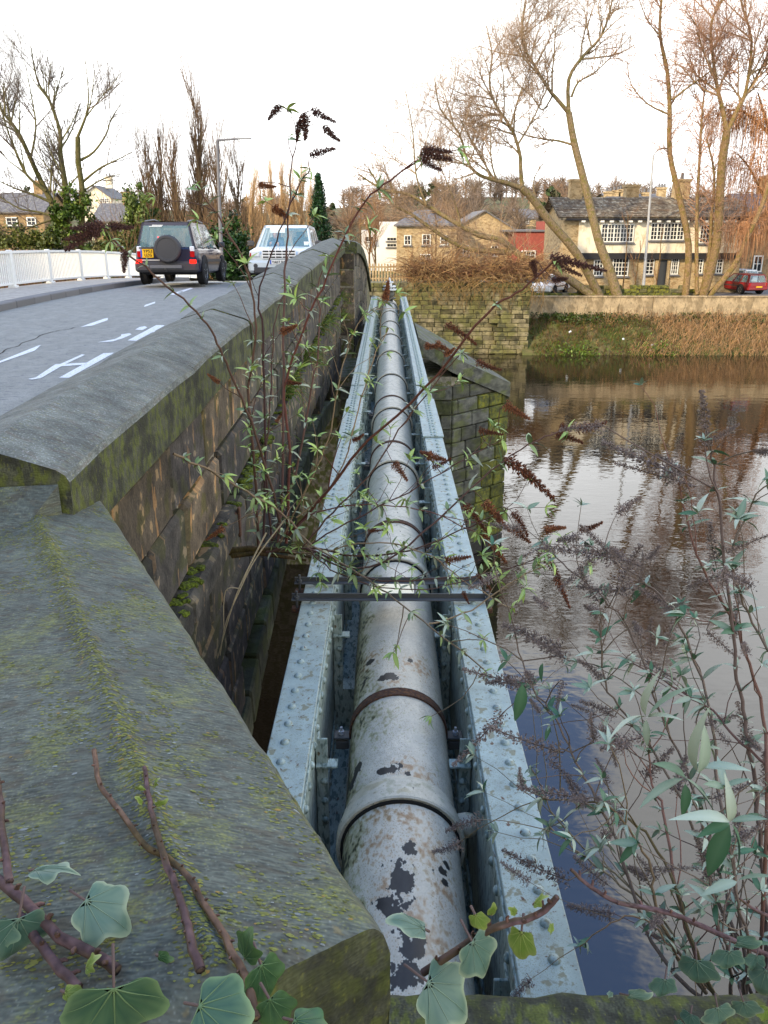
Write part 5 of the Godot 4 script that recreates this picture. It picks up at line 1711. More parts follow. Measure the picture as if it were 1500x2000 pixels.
func vehicles() -> void:
	var F := 24.2
	var d := thing("car", "dark navy off-road car seen from behind, spare wheel on its tailgate, brake lights on", "car", Vector3(P(321, 470, F).x, road_y(F) + 0.002, -F - 2.2))
	d.rotation.x = atan(-0.0038 * (F + 2.2 - 18.0))
	var cb: Callable = suv(d, M.car_navy, 4.4, 1.8, 1.74, 1.02, true)
	var z := 2.2
	var mb := MB.new()
	mb.lathe([Vector2(0.0, 0.0), Vector2(0.36, 0.0), Vector2(0.37, 0.03), Vector2(0.37, 0.16), Vector2(0.34, 0.2), Vector2(0.29, 0.2), Vector2(0.275, 0.185), Vector2(0.0, 0.19)], Vector3(0.08, 0.98, z - 0.02), Vector3(0, 0, 1), 32)
	part("spare_wheel_cover", mb, M.bumper, d)
	for s in [-1.0, 1.0]:
		mb = MB.new()
		mb.cbox(Vector3(s * 0.74, 0.98, z - 0.02), Vector3(0.13, 0.14, 0.06), 0.02)
		part("reversing_lamp", mb, M.lamp_clear, d)
		mb = MB.new()
		mb.cbox(Vector3(s * 0.74, 0.84, z - 0.015), Vector3(0.13, 0.16, 0.06), 0.02)
		part("tail_lamp", mb, M.lamp_red, d)
		mb = MB.new()
		mb.cbox(Vector3(s * 0.76, 0.64, z + 0.05), Vector3(0.18, 0.11, 0.04), 0.015)
		part("brake_light", mb, M.brake_light, d)
	mb = MB.new()
	mb.cbox(cb.call(-0.15, 0.72, 0.0) + Vector3(-0.05, -0.22, 0.03), Vector3(0.16, 0.06, 0.02), 0.008)
	part("high_brake_light", mb, M.brake_light, d)
	mb = MB.new()
	mb.cbox(Vector3(-0.52, 0.86, z + 0.012), Vector3(0.36, 0.23, 0.02), 0.004)
	var pl := part("number_plate", mb, M.plate_yellow, d)
	mb = MB.new()
	mb.box(Vector3(-0.675, 0.86, z + 0.0232), Vector3(0.045, 0.225, 0.002))
	part("plate_band", mb, M.plate_blue, pl)
	text("lettering", "YP53", 0.085, M.print_black, pl, Transform3D(Basis(), Vector3(-0.49, 0.915, z + 0.024)))
	text("lettering", "UZG", 0.085, M.print_black, pl, Transform3D(Basis(), Vector3(-0.49, 0.81, z + 0.024)))
	mb = MB.new()
	mb.box(Vector3(-0.52, 1.005, z + 0.01), Vector3(0.42, 0.04, 0.04))
	part("plate_lamp_bar", mb, M.bumper, d)
	mb = MB.new()
	mb.box(Vector3(-0.45, 0.68, z + 0.002), Vector3(0.55, 0.02, 0.01))
	part("badge_strip", mb, M.plate_white, d)
	mb = MB.new()
	mb.cbox(Vector3(0, 0.5, z + 0.09), Vector3(0.9, 0.09, 0.04), 0.01)
	part("step_plate", mb, M.lead, d)
	mb = MB.new()
	mb.tube([Vector3(0, 0.38, z - 0.1), Vector3(0, 0.38, z + 0.12), Vector3(0, 0.45, z + 0.16)], 0.025, 0.03, 8)
	part("tow_bar", mb, M.dark_iron, d)
	for q in [[-0.28, 1.58, 0.36], [-0.22, 1.61, 0.3]]:
		mb = MB.new()
		mb.box(Vector3(q[0], q[1], z - 0.19), Vector3(q[2], 0.018, 0.006))
		part("sticker", mb, M.print_white, d)
	for s in [-1.0, 1.0]:
		mb = MB.new()
		mb.tube([cb.call(s * 0.9, 1.0, 0.05) + Vector3(0, 0.03, 0), cb.call(s * 0.9, 1.0, 0.5) + Vector3(0, 0.1, 0), cb.call(s * 0.9, 1.0, 0.95) + Vector3(0, 0.04, 0)], 0.025, 0.025, 6)
		part("roof_rail", mb, M.lead, d)
	# lights of the brake lamps
	for s in [-1.0, 1.0]:
		var l := OmniLight3D.new()
		l.name = "brake_glow"
		l.light_color = Color(1, 0.12, 0.06)
		l.light_energy = 0.02
		l.light_size = 0.08
		l.shadow_enabled = true
		l.position = Vector3(s * 0.76, 0.64, z + 0.12)
		d.add_child(l, true)
	# pale off-road car coming towards the camera
	F = 25.0
	var w := thing("car", "pale silver off-road car with driver coming over the bridge towards the parapet", "car", Vector3(P(543, 470, F).x, road_y(F) + 0.002, -F - 2.3))
	w.rotation = Vector3(atan(-0.0038 * (F + 2.3 - 18.0)) * -1.0, PI, 0)
	cb = suv(w, M.car_silver, 4.5, 1.86, 1.74, 1.04, false)
	z = -2.25
	mb = MB.new()
	mb.cbox(Vector3(0, 0.82, z - 0.0), Vector3(1.0, 0.26, 0.05), 0.02)
	var gr := part("grille", mb, M.car_white, w)
	for i in 3:
		for k in 5:
			mb = MB.new()
			mb.box(Vector3((k - 2) * 0.19, 0.74 + i * 0.08, z - 0.026), Vector3(0.165, 0.04, 0.012))
			part("grille_slot", mb, M.print_black, gr)
	for s in [-1.0, 1.0]:
		mb = MB.new()
		mb.cbox(Vector3(s * 0.70, 0.83, z + 0.05), Vector3(0.32, 0.2, 0.14), 0.04)
		var hl := part("headlight", mb, M.lamp_clear, w)
		mb = MB.new()
		mb.cbox(Vector3(s * 0.82, 0.8, z - 0.012), Vector3(0.05, 0.12, 0.02), 0.008)
		part("indicator", mb, M.lamp_red, hl)
		mb = MB.new()
		mb.lathe([Vector2(0.0, 0.03), Vector2(0.06, 0.03), Vector2(0.07, 0.0)], Vector3(s * 0.68, 0.5, z - 0.04), Vector3(0, 0, -1), 14)
		part("fog_lamp", mb, M.bumper, w)
	mb = MB.new()
	mb.cbox(Vector3(0, 0.38, z + 0.0), Vector3(1.5, 0.2, 0.16), 0.04)
	part("lower_bumper", mb, M.bumper, w)
	mb = MB.new()
	mb.cbox(Vector3(0, 0.6, z - 0.07), Vector3(0.52, 0.115, 0.02), 0.004)
	pl = part("number_plate", mb, M.plate_white, w)
	mb = MB.new()
	mb.box(Vector3(0.235, 0.6, z - 0.081), Vector3(0.04, 0.11, 0.002))
	part("plate_band", mb, M.plate_blue, pl)
	var back := Basis(Vector3.UP, PI)
	text("lettering", "YA07 REF", 0.075, M.print_black, pl, Transform3D(back, Vector3(-0.02, 0.6, z - 0.083)))
	text("bonnet_lettering", "L A N D   R O V E R", 0.05, M.bumper, w, Transform3D(back, Vector3(0, 0.955, z + 0.06)))
	for q in [[0.72, 0.16], [-0.8, 0.14]]:
		mb = MB.new()
		mb.box(cb.call(q[0], 0.18, 1.0) + Vector3(0, 0, -0.004), Vector3(q[1], 0.1, 0.003))
		if q[0] < 0: part("tax_disc", mb, M.print_white, w)
	mb = MB.new()
	mb.box(cb.call(0.36, 0.76, 1.0) + Vector3(0, 0, 0.05), Vector3(0.46, 0.13, 0.012))
	part("sun_visor", mb, M.plate_white, w)
	driver(w)
	# cars in the yard across the river
	for q in [["car_white", 1075, 555, 60.5, 2.6, "white hatchback parked behind the dry-stone wall near the leaning willow", Vector3(0.95, 0.86, 0.95)], ["car_blue", 1056, 545, 66.0, 2.3, "pale blue car parked behind the white hatchback", Vector3(0.95, 0.86, 0.95)], ["car_white", 1085, 540, 71.0, 1.2, "white van-like car parked by the brick building", Vector3(1, 1.1, 1)],
			["car_red", 1448, 570, 61.5, 0.25, "dark red car with open boot parked by the weeping willow", Vector3(0.95, 0.86, 0.95)], ["car_white", 1432, 548, 67.0, 0.4, "white car parked behind the red car", Vector3(0.95, 0.88, 0.95)]]:
		var c := thing("parked_car", q[5], "car", Vector3(P(q[1], 540, q[3]).x, 3.424, -q[3]), "cars parked across the river")
		c.rotation.y = q[4]
		c.scale = q[6]
		suv(c, M[q[0]], 4.1, 1.7, 1.62, 0.95, false)
		for s in [-1.0, 1.0]:
			mb = MB.new()
			mb.cbox(Vector3(s * 0.68, 0.8, 2.03), Vector3(0.18, 0.26, 0.06), 0.03)
			part("tail_lamp", mb, M.lamp_red, c)
			mb = MB.new()
			mb.cbox(Vector3(s * 0.64, 0.68, -2.0), Vector3(0.3, 0.16, 0.1), 0.03)
			part("headlight", mb, M.lamp_clear, c)
		mb = MB.new()
		mb.box(Vector3(0, 0.62, 2.18), Vector3(0.52, 0.11, 0.02))
		part("number_plate", mb, M.plate_yellow, c)
func driver(w: Node3D) -> void:
	# seated figure behind the wheel: one smooth-blended body, head with face, hair and clothing as parts
	var p := thing("person", "driver in dark blue clothing seated behind the wheel of the silver car", "person")
	p.transform = w.transform
	var x := 0.38
	var bones := [[Vector3(x, 0.75, 0.2), Vector3(x, 1.15, 0.14), 0.16, 0.17], [Vector3(x - 0.18, 1.18, 0.12), Vector3(x + 0.18, 1.18, 0.12), 0.08, 0.08], [Vector3(x, 1.18, 0.12), Vector3(x, 1.32, 0.09), 0.06, 0.055],
		[Vector3(x - 0.2, 1.18, 0.12), Vector3(x - 0.25, 0.98, -0.06), 0.062, 0.05], [Vector3(x - 0.25, 0.98, -0.06), Vector3(x - 0.13, 1.12, -0.3), 0.048, 0.034], [Vector3(x + 0.2, 1.18, 0.12), Vector3(x + 0.25, 0.98, -0.06), 0.062, 0.05], [Vector3(x + 0.25, 0.98, -0.06), Vector3(x + 0.13, 1.12, -0.3), 0.048, 0.034],
		[Vector3(x - 0.1, 0.72, 0.18), Vector3(x - 0.12, 0.8, -0.28), 0.09, 0.07], [Vector3(x + 0.1, 0.72, 0.18), Vector3(x + 0.12, 0.8, -0.28), 0.09, 0.07]]
	var mb := MB.new()
	blobs(mb, bones, 0.03, 0.05)
	part("body", mb, M.cloth, p)
	mb = MB.new()
	blobs(mb, [[Vector3(x, 1.36, 0.05), Vector3(x, 1.45, 0.07), 0.075, 0.09], [Vector3(x, 1.385, -0.03), Vector3(x, 1.41, -0.055), 0.016, 0.012], [Vector3(x - 0.085, 1.41, 0.06), Vector3(x - 0.085, 1.43, 0.06), 0.018, 0.018], [Vector3(x + 0.085, 1.41, 0.06), Vector3(x + 0.085, 1.43, 0.06), 0.018, 0.018]], 0.012, 0.015)
	var hd := part("head", mb, M.skin, p)
	mb = MB.new()
	blobs(mb, [[Vector3(x, 1.49, 0.09), Vector3(x, 1.43, 0.13), 0.085, 0.07]], 0.014, 0.01)
	part("hair", mb, M.hair, hd)
	for s in [-1.0, 1.0]:
		mb = MB.new()
		var hb := Vector3(x + s * 0.13, 1.13, -0.32)
		var fing := [[hb + Vector3(0, -0.03, 0.03), hb + Vector3(0, 0.02, 0), 0.03, 0.03]]
		for i in 4: fing.append([hb + Vector3(-s * 0.01, 0.01 + i * 0.015, -0.01), hb + Vector3(-s * 0.05, 0.015 + i * 0.016, -0.03 + absf(i - 1.5) * 0.006), 0.009, 0.008])
		fing.append([hb + Vector3(-s * 0.02, -0.01, 0.0), hb + Vector3(-s * 0.045, 0.03, 0.015), 0.01, 0.009])
		blobs(mb, fing, 0.007, 0.006)
		part("hand", mb, M.skin, p)
	mb = MB.new()
	var ring := []
	for i in 25: ring.append(Vector3(x + cos(i * TAU / 24) * 0.17, 1.1 + sin(i * TAU / 24) * 0.16, -0.34 + sin(i * TAU / 24) * 0.07))
	mb.tube(ring, 0.014, 0.014, 6)
	part("steering_wheel", mb, M.tyre, w)
# smooth union of tapered capsules, meshed as surface nets
func blobs(mb: MB, bones: Array, cell: float, k: float) -> void:
	var lo := Vector3(1e9, 1e9, 1e9)
	var hi := -lo
	for b in bones:
		var r: float = maxf(b[2], b[3]) + cell * 2
		for q in [b[0], b[1]]:
			lo = lo.min(q - Vector3.ONE * r); hi = hi.max(q + Vector3.ONE * r)
	var n := Vector3i((hi - lo) / cell) + Vector3i(2, 2, 2)
	var f := func(p: Vector3) -> float:
		var d := 1e9
		for b in bones:
			var ab: Vector3 = b[1] - b[0]
			var t := clampf((p - b[0]).dot(ab) / maxf(ab.length_squared(), 1e-9), 0, 1)
			var e: float = p.distance_to(b[0] + ab * t) - lerpf(b[2], b[3], t)
			var h := clampf(0.5 + 0.5 * (d - e) / k, 0, 1)
			d = lerpf(d, e, h) - k * h * (1 - h) if d < 1e8 else e
		return d
	var g := PackedFloat32Array()
	g.resize(n.x * n.y * n.z)
	for z in n.z:
		for y in n.y:
			for x in n.x: g[(z * n.y + y) * n.x + x] = f.call(lo + Vector3(x, y, z) * cell)
	var at := func(x: int, y: int, z: int) -> int: return (z * n.y + y) * n.x + x
	var ids := {}
	for z in n.z - 1:
		for y in n.y - 1:
			for x in n.x - 1:
				var s := Vector3.ZERO
				var c := 0
				for e in [[0, 0, 0, 1, 0, 0], [0, 1, 0, 1, 1, 0], [0, 0, 1, 1, 0, 1], [0, 1, 1, 1, 1, 1], [0, 0, 0, 0, 1, 0], [1, 0, 0, 1, 1, 0], [0, 0, 1, 0, 1, 1], [1, 0, 1, 1, 1, 1], [0, 0, 0, 0, 0, 1], [1, 0, 0, 1, 0, 1], [0, 1, 0, 0, 1, 1], [1, 1, 0, 1, 1, 1]]:
					var a := g[at.call(x + e[0], y + e[1], z + e[2])]
					var b := g[at.call(x + e[3], y + e[4], z + e[5])]
					if (a < 0) != (b < 0):
						var t := a / (a - b)
						s += Vector3(x + lerpf(e[0], e[3], t), y + lerpf(e[1], e[4], t), z + lerpf(e[2], e[5], t)); c += 1
				if c:
					var p: Vector3 = lo + s / c * cell
					var e2 := cell * 0.5
					var nn := Vector3(f.call(p + Vector3(e2, 0, 0)) - f.call(p - Vector3(e2, 0, 0)), f.call(p + Vector3(0, e2, 0)) - f.call(p - Vector3(0, e2, 0)), f.call(p + Vector3(0, 0, e2)) - f.call(p - Vector3(0, 0, e2))).normalized()
					ids[at.call(x, y, z)] = mb.vert(p, nn)
	for z in range(1, n.z - 1):
		for y in range(1, n.y - 1):
			for x in range(1, n.x - 1):
				var a := g[at.call(x, y, z)] < 0
				for ax in 3:
					var q := [x, y, z]
					q[ax] += 1
					if a == (g[at.call(q[0], q[1], q[2])] < 0): continue
					var u := [0, 0, 0]
					var v := [0, 0, 0]
					u[(ax + 1) % 3] = 1
					v[(ax + 2) % 3] = 1
					var c := [at.call(x, y, z), at.call(x - u[0], y - u[1], z - u[2]), at.call(x - u[0] - v[0], y - u[1] - v[1], z - u[2] - v[2]), at.call(x - v[0], y - v[1], z - v[2])]
					if not (ids.has(c[0]) and ids.has(c[1]) and ids.has(c[2]) and ids.has(c[3])): continue
					if not a: c.reverse()
					mb.ix.append_array([ids[c[0]], ids[c[2]], ids[c[1]], ids[c[0]], ids[c[3]], ids[c[2]]])

# ---------------------------------------------------------------- trees
func grow(mb: MB, pts: Array, r0: float, r1: float, lvl: int, o: Dictionary) -> void:
	var r := r0
	mb.col = (o.thin if r0 < o.get("split", 0.05) else o.thick) * rg(0.75, 1.2)
	mb.tube(pts, r0, r1, 7 if r0 > 0.12 else (5 if r0 > 0.04 else 3), r0 > 0.12, 0.8)
	if lvl <= 0: return
	var L := 0.0
	for i in pts.size() - 1: L += pts[i].distance_to(pts[i + 1])
	var n := int(L * o.dens[lvl - 1] * rg(0.8, 1.2) + R.randf())
	for k in n:
		var t := rg(o.get("t0", 0.25), 1.0)
		var f := t * (pts.size() - 1)
		var i := mini(int(f), pts.size() - 2)
		var p: Vector3 = pts[i].lerp(pts[i + 1], f - i)
		var d: Vector3 = (pts[i + 1] - pts[i]).normalized()
		var side := d.cross(rv()).normalized()
		var ang: float = o.ang * rg(0.6, 1.3)
		var dir := (d * cos(ang) + side * sin(ang) + Vector3(0, o.up, 0)).normalized()
		var len: float = o.len[lvl - 1] * rg(0.5, 1.25) * (1.15 - 0.5 * t)
		var rr := minf(lerpf(r0, r1, t) * 0.6, o.rad[lvl - 1])
		var q := [p]
		var seg := 4 if lvl > 1 else 3
		for s in seg:
			p += dir * len / seg
			q.append(p)
			dir = (dir + Vector3(rg(-1, 1), rg(-1, 1), rg(-1, 1)) * o.wig + Vector3(0, o.bend, 0)).normalized()
		grow(mb, q, rr, maxf(rr * 0.35, 0.004), lvl - 1, o)
func px_path(a: Array, F: float, wob := 0.6) -> Array:
	var q := []
	var off := rg(-wob, wob)
	for i in a.size():
		q.append(P(a[i][0], a[i][1], F + off * i / maxf(a.size() - 1, 1)))
	# round the path off
	var r := []
	for i in q.size() - 1:
		var p0: Vector3 = q[maxi(i - 1, 0)]
		var p3: Vector3 = q[mini(i + 2, q.size() - 1)]
		for s in 3: r.append(q[i].cubic_interpolate(q[i + 1], p0, p3, s / 3.0))
	r.append(q[-1])
	return r
func traced_tree(called: String, label: String, at: Vector3, limbs: Array, F: float, o: Dictionary, group := "") -> Node3D:
	var t := thing(called, label, "tree", at, group)
	var trunk := MB.new()
	var crown := MB.new()
	for l in limbs:                                            # [points, r0, r1, level]
		var pts := px_path(l[0], F, l[4] if l.size() > 4 else 1.2)
		for i in pts.size(): pts[i] -= at
		if l[3] < 0: trunk.col = o.thick * rg(0.85, 1.1); trunk.tube(pts, l[1], l[2], 9, true, 0.9)
		else:
			var keep: MB = trunk
			trunk.col = o.thick * rg(0.85, 1.1)
			trunk.tube(pts, l[1] * 0.84, l[2], 8, true, 0.9)
			var n := crown.v.size()
			grow_from(crown, pts, l[1], l[2], l[3], o)
	part("trunk", trunk, M.bark, t)
	part("crown", crown, M.twig, t)
	return t
func grow_from(mb: MB, pts: Array, r0: float, r1: float, lvl: int, o: Dictionary) -> void:
	var save := mb.v.size()
	var tmp := MB.new()
	grow(tmp, pts, r0, r1, lvl, o)
	# drop the limb itself (it is in the trunk), keep its twigs
	var sides := 7 if r0 > 0.12 else (5 if r0 > 0.04 else 3)
	var skip := pts.size() * sides + (2 if r0 > 0.12 else 0)
	var skip_i := (pts.size() - 1) * sides * 6 + (sides * 6 if r0 > 0.12 else 0)
	mb.v.append_array(tmp.v.slice(skip)); mb.n.append_array(tmp.n.slice(skip)); mb.c.append_array(tmp.c.slice(skip)); mb.uv.append_array(tmp.uv.slice(skip))
	for i in range(skip_i, tmp.ix.size()): mb.ix.append(tmp.ix[i] - skip + save)
func bare_tree(called: String, label: String, px: float, top: float, F: float, base_y: float, o: Dictionary, group := "", r := 0.16, lean := 0.0) -> void:
	var b := P(px, 480, F)
	b.y = base_y
	var t := thing(called, label, "tree", b, group)
	var h := P(px, top, F).y - base_y
	var trunk := MB.new()
	var crown := MB.new()
	var pts := []
	for i in 7: pts.append(Vector3(lean * h * pow(i / 6.0, 1.5) + rg(-0.02, 0.02) * h * i / 6.0, h * 0.92 * i / 6.0 - 0.15, rg(-0.02, 0.02) * h))
	trunk.col = o.thick
	trunk.tube(pts, r, 0.02, 7)
	grow_from(crown, pts, r, 0.02, o.lvl, o)
	part("trunk", trunk, M.bark, t)
	part("crown", crown, M.twig, t)
func leafy(mb: MB, c: Vector3, s: Vector3, n: int, ls: float, cols: Array, seed_ := 1) -> void:      # clumps of small leaves in an uneven crown
	var f := FastNoiseLite.new()
	f.seed = seed_; f.frequency = 0.8
	var k := 0
	var clumps := []
	for i in maxi(8, n / 60):
		var d := rv().normalized()
		var q := c + Vector3(d.x * s.x, d.y * s.y, d.z * s.z) * pow(R.randf(), 0.45) * (0.85 + 0.5 * f.get_noise_3d(d.x * 2, d.y * 2, d.z * 2))
		clumps.append([q, rg(0.6, 1.3), cols[R.randi() % cols.size()]])
	while k < n:
		var cl: Array = clumps[R.randi() % clumps.size()]
		var p: Vector3 = cl[0] + Vector3(R.randfn(), R.randfn(), R.randfn()) * 0.16 * (s.x + s.y) / 2.0 * cl[1] * 0.6
		mb.col = cl[2] * rg(0.6, 1.25)
		leafq(mb, p, ls * rg(0.6, 1.3))
		k += 1
func trees() -> void:
	# leaning willow on the river wall
	var wil := {"thin": lin(0.60, 0.51, 0.41), "thick": lin(0.55, 0.49, 0.39), "split": 0.04, "dens": [6.5, 4.6, 1.9], "len": [1.25, 2.3, 3.6], "rad": [0.019, 0.032, 0.075], "ang": 0.95, "up": 0.12, "bend": 0.07, "wig": 0.2}
	traced_tree("willow_tree", "leaning bare willow with several crooked trunks reaching over the river wall", P(1175, 578, 57.8) - Vector3(0, 0.2, 0), [
		[[[1207, 582], [1190, 525], [1169, 469], [1143, 363], [1121, 277], [1111, 219]], 0.42, 0.2, 0], [[[1111, 221], [1085, 190], [1073, 176], [1041, 123], [1020, 80], [1026, 0], [1035, -60]], 0.17, 0.03, 3], [[[1111, 221], [1111, 155], [1137, 112], [1175, 69], [1196, 0], [1200, -50]], 0.17, 0.03, 3], [[[1116, 190], [1130, 160], [1165, 139], [1233, 69]], 0.1, 0.02, 2],
		[[[1119, 283], [1090, 275], [1063, 272], [1020, 262], [980, 240]], 0.1, 0.02, 2], [[[1080, 185], [1060, 215], [1040, 190], [1000, 150], [985, 100]], 0.07, 0.02, 2],
		[[[1172, 580], [1127, 496], [1073, 432], [1041, 389], [1020, 368]], 0.36, 0.24, 0], [[[1020, 368], [985, 356], [967, 352], [935, 341], [913, 315], [897, 261], [860, 213], [850, 160]], 0.2, 0.03, 3], [[[1020, 370], [1017, 330], [1015, 299], [999, 251], [967, 203], [956, 160], [961, 107], [950, 50]], 0.18, 0.03, 3], [[[1005, 262], [985, 240], [960, 235], [925, 250], [895, 230]], 0.08, 0.02, 2], [[[1045, 392], [1043, 350], [1060, 320]], 0.07, 0.02, 1],
		[[[1164, 583], [1110, 545], [1073, 523], [1020, 501], [977, 469], [935, 459], [876, 427], [833, 400], [796, 379], [748, 370], [700, 340]], 0.36, 0.05, 2], [[[999, 494], [960, 490], [924, 488], [876, 469], [807, 421], [764, 395], [720, 330]], 0.26, 0.05, 2], [[[833, 400], [822, 373], [812, 336], [807, 267], [801, 224], [790, 170]], 0.1, 0.02, 3], [[[900, 440], [890, 400], [870, 350], [850, 300]], 0.08, 0.02, 2], [[[770, 378], [755, 340], [745, 300]], 0.06, 0.02, 2]], 57.8, wil)
	# many-stemmed willow
	var wil2 := wil.duplicate()
	wil2.thin = lin(0.64, 0.50, 0.40); wil2.thick = lin(0.58, 0.49, 0.37); wil2.dens = [6.5, 4.8, 2.0]
	traced_tree("willow_tree", "tall bare willow with a cluster of upright stems in front of the inn", P(1372, 578, 57.9) - Vector3(0, 0.2, 0), [
		[[[1338, 580], [1345, 480], [1324, 373], [1308, 299], [1308, 213], [1303, 139], [1289, 69], [1292, 0], [1300, -60]], 0.3, 0.06, 2], [[[1308, 224], [1265, 203], [1233, 165], [1225, 120]], 0.08, 0.02, 2], [[[1313, 195], [1351, 165], [1393, 133], [1410, 90]], 0.09, 0.02, 3], [[[1289, 69], [1265, 40], [1245, -10]], 0.06, 0.02, 2],
		[[[1361, 575], [1361, 427], [1367, 299], [1372, 213], [1380, 150]], 0.18, 0.04, 2], [[[1372, 580], [1399, 480], [1409, 331], [1420, 256]], 0.38, 0.26, 0], [[[1420, 258], [1408, 200], [1399, 160], [1388, 53], [1409, 0], [1415, -60]], 0.2, 0.04, 3], [[[1420, 258], [1440, 215], [1457, 176], [1468, 80], [1447, 0], [1450, -60]], 0.2, 0.04, 3], [[[1435, 225], [1447, 203], [1500, 107], [1520, 40]], 0.14, 0.04, 3],
		[[[1383, 580], [1431, 523], [1457, 469], [1489, 400], [1510, 330]], 0.26, 0.12, 1], [[[1368, 580], [1385, 500], [1390, 420], [1395, 340], [1380, 270]], 0.2, 0.05, 2]], 57.9, wil2)
	# weeping willow at the right
	var ww := thing("weeping_willow", "weeping willow with a curtain of orange hanging twigs beside the inn", "tree", P(1540, 570, 60) - Vector3(0, 0.3, 0))
	var tk := MB.new()
	tk.col = lin(0.5, 0.38, 0.26)
	var cr := MB.new()
	for l in [[[1540, 575], [1535, 450], [1520, 330], [1500, 250], [1480, 180]], [[1535, 440], [1490, 380], [1465, 330], [1440, 300]], [[1525, 340], [1560, 250], [1580, 150]], [[1505, 265], [1470, 230], [1440, 215], [1415, 220]], [[1528, 400], [1490, 420], [1460, 440], [1435, 450]]]:
		var pts := px_path(l, 60.0, 1.5)
		for i in pts.size(): pts[i] -= ww.position
		tk.tube(pts, 0.3 if l[0][1] > 500 else 0.12, 0.04, 7)
		for k in 620:
			var i := R.randi_range(2, pts.size() - 1)
			var q: Vector3 = pts[i] + rv() * Vector3(1.3, 0.5, 1.3)
			var dir := Vector3(rg(-0.7, 0.7), rg(0.0, 0.5), rg(-0.7, 0.7))
			var s := [q]
			var fall := rg(1.0, 4.2)
			for j in 7:
				q += dir * 0.28 + Vector3(0, -fall * 0.03 * j, 0)
				dir *= 0.72
				if q.y < 0.8: q.y = 0.8
				s.append(q)
			cr.col = lin(0.74, 0.55, 0.39) * rg(0.55, 1.15)
			cr.tube(s, 0.015, 0.007, 3, false)
	part("trunk", tk, M.bark, ww)
	part("crown", cr, M.twig, ww)
	# big bare tree on the left with ivy round its trunks
	var lt := {"thin": lin(0.36, 0.32, 0.28), "thick": lin(0.42, 0.40, 0.26), "split": 0.05, "dens": [4.6, 3.6, 1.5], "len": [1.1, 2.0, 3.2], "rad": [0.018, 0.03, 0.07], "ang": 0.8, "up": 0.3, "bend": 0.08, "wig": 0.15}
	var t := traced_tree("bare_tree", "large bare tree with spreading dark branches behind the white railing", P(140, 520, 58) - Vector3(0, 0.3, 0), [
		[[[135, 520], [133, 457], [110, 413], [90, 373], [70, 333], [40, 267], [20, 237], [0, 210], [-20, 150]], 0.34, 0.05, 3], [[[137, 520], [130, 433], [128, 367], [118, 300], [117, 257], [97, 197], [73, 157], [60, 90]], 0.32, 0.03, 3], [[[158, 520], [160, 423], [160, 367], [153, 317], [152, 267]], 0.26, 0.17, 0], [[[152, 267], [165, 235], [170, 217], [173, 183], [167, 117]], 0.12, 0.02, 3], [[[157, 313], [183, 297], [207, 263], [217, 233], [235, 205]], 0.11, 0.02, 3],
		[[[160, 357], [193, 330], [227, 313], [262, 295]], 0.11, 0.02, 3], [[[160, 375], [200, 350], [235, 340]], 0.08, 0.02, 2], [[[90, 373], [60, 350], [40, 320], [10, 240], [-10, 160]], 0.14, 0.03, 3], [[[100, 395], [65, 380], [35, 370], [-10, 350]], 0.12, 0.03, 2], [[[118, 430], [80, 415], [40, 408], [0, 385], [-30, 370]], 0.1, 0.02, 2], [[[115, 425], [70, 440], [30, 455], [0, 450]], 0.08, 0.02, 2], [[[97, 197], [95, 165], [100, 120]], 0.06, 0.02, 2], [[[60, 310], [70, 250], [62, 190], [50, 130]], 0.1, 0.02, 3]], 58.0, lt)
	var mb := MB.new()
	for c in [[118, 440, 1.2, 2.0], [160, 430, 0.9, 2.6], [135, 400, 1.1, 1.8], [130, 470, 2.0, 1.2]]:
		leafy(mb, P(c[0], c[1], 57.7) - t.position, Vector3(c[2], c[3], 0.9), 900, 0.13, [lin(0.30, 0.38, 0.13), lin(0.22, 0.30, 0.1), lin(0.36, 0.42, 0.16)], 3)
	part("ivy", mb, M.leaf, t)
	# upright bare hedgerow trees behind the cars
	var up := {"thin": lin(0.42, 0.34, 0.26), "thick": lin(0.42, 0.36, 0.26), "split": 0.04, "dens": [2.6, 2.6, 4.5], "len": [0.9, 1.7, 3.4], "rad": [0.019, 0.03, 0.055], "ang": 0.45, "up": 0.55, "bend": 0.14, "wig": 0.1, "t0": 0.12, "lvl": 3}
	var i := 0
	for q in [[300, 260, 60.0, "first"], [325, 215, 62.0, ""], [352, 240, 59.0, ""], [396, 128, 63.0, ""], [432, 250, 60.0, ""], [470, 290, 62.0, ""]]:
		bare_tree("poplar_tree", ["bushy bare tree rising from the green bush", "bare tree of thin upright shoots left of the tallest poplar", "low bare tree of upright shoots in front of the tallest poplar", "tallest bare poplar, with a narrow spire of upright shoots", "bare tree of upright shoots beside the grey street lamp", "small bare tree beside the beige poplar row"][i], q[0], q[1], q[2], 3.4, up, "upright bare trees behind the cars", 0.16)
		i += 1
	var bg := up.duplicate()
	bg.thin = lin(0.70, 0.58, 0.42); bg.thick = lin(0.64, 0.53, 0.40); bg.dens = [1.8, 2.8, 6.0]; bg.ang = 0.28; bg.rad = [0.02, 0.035, 0.06]
	for k in 7:
		bare_tree("poplar_tree", "beige bare poplar in the close row behind the silver car", 496 + k * 19, 345 - absf(k - 3) * -4 + rg(-8, 8), 76.0 + k * 2.0, 3.4, bg, "beige poplar row", 0.14)
	# undergrowth below the hedge trees
	mb = MB.new()
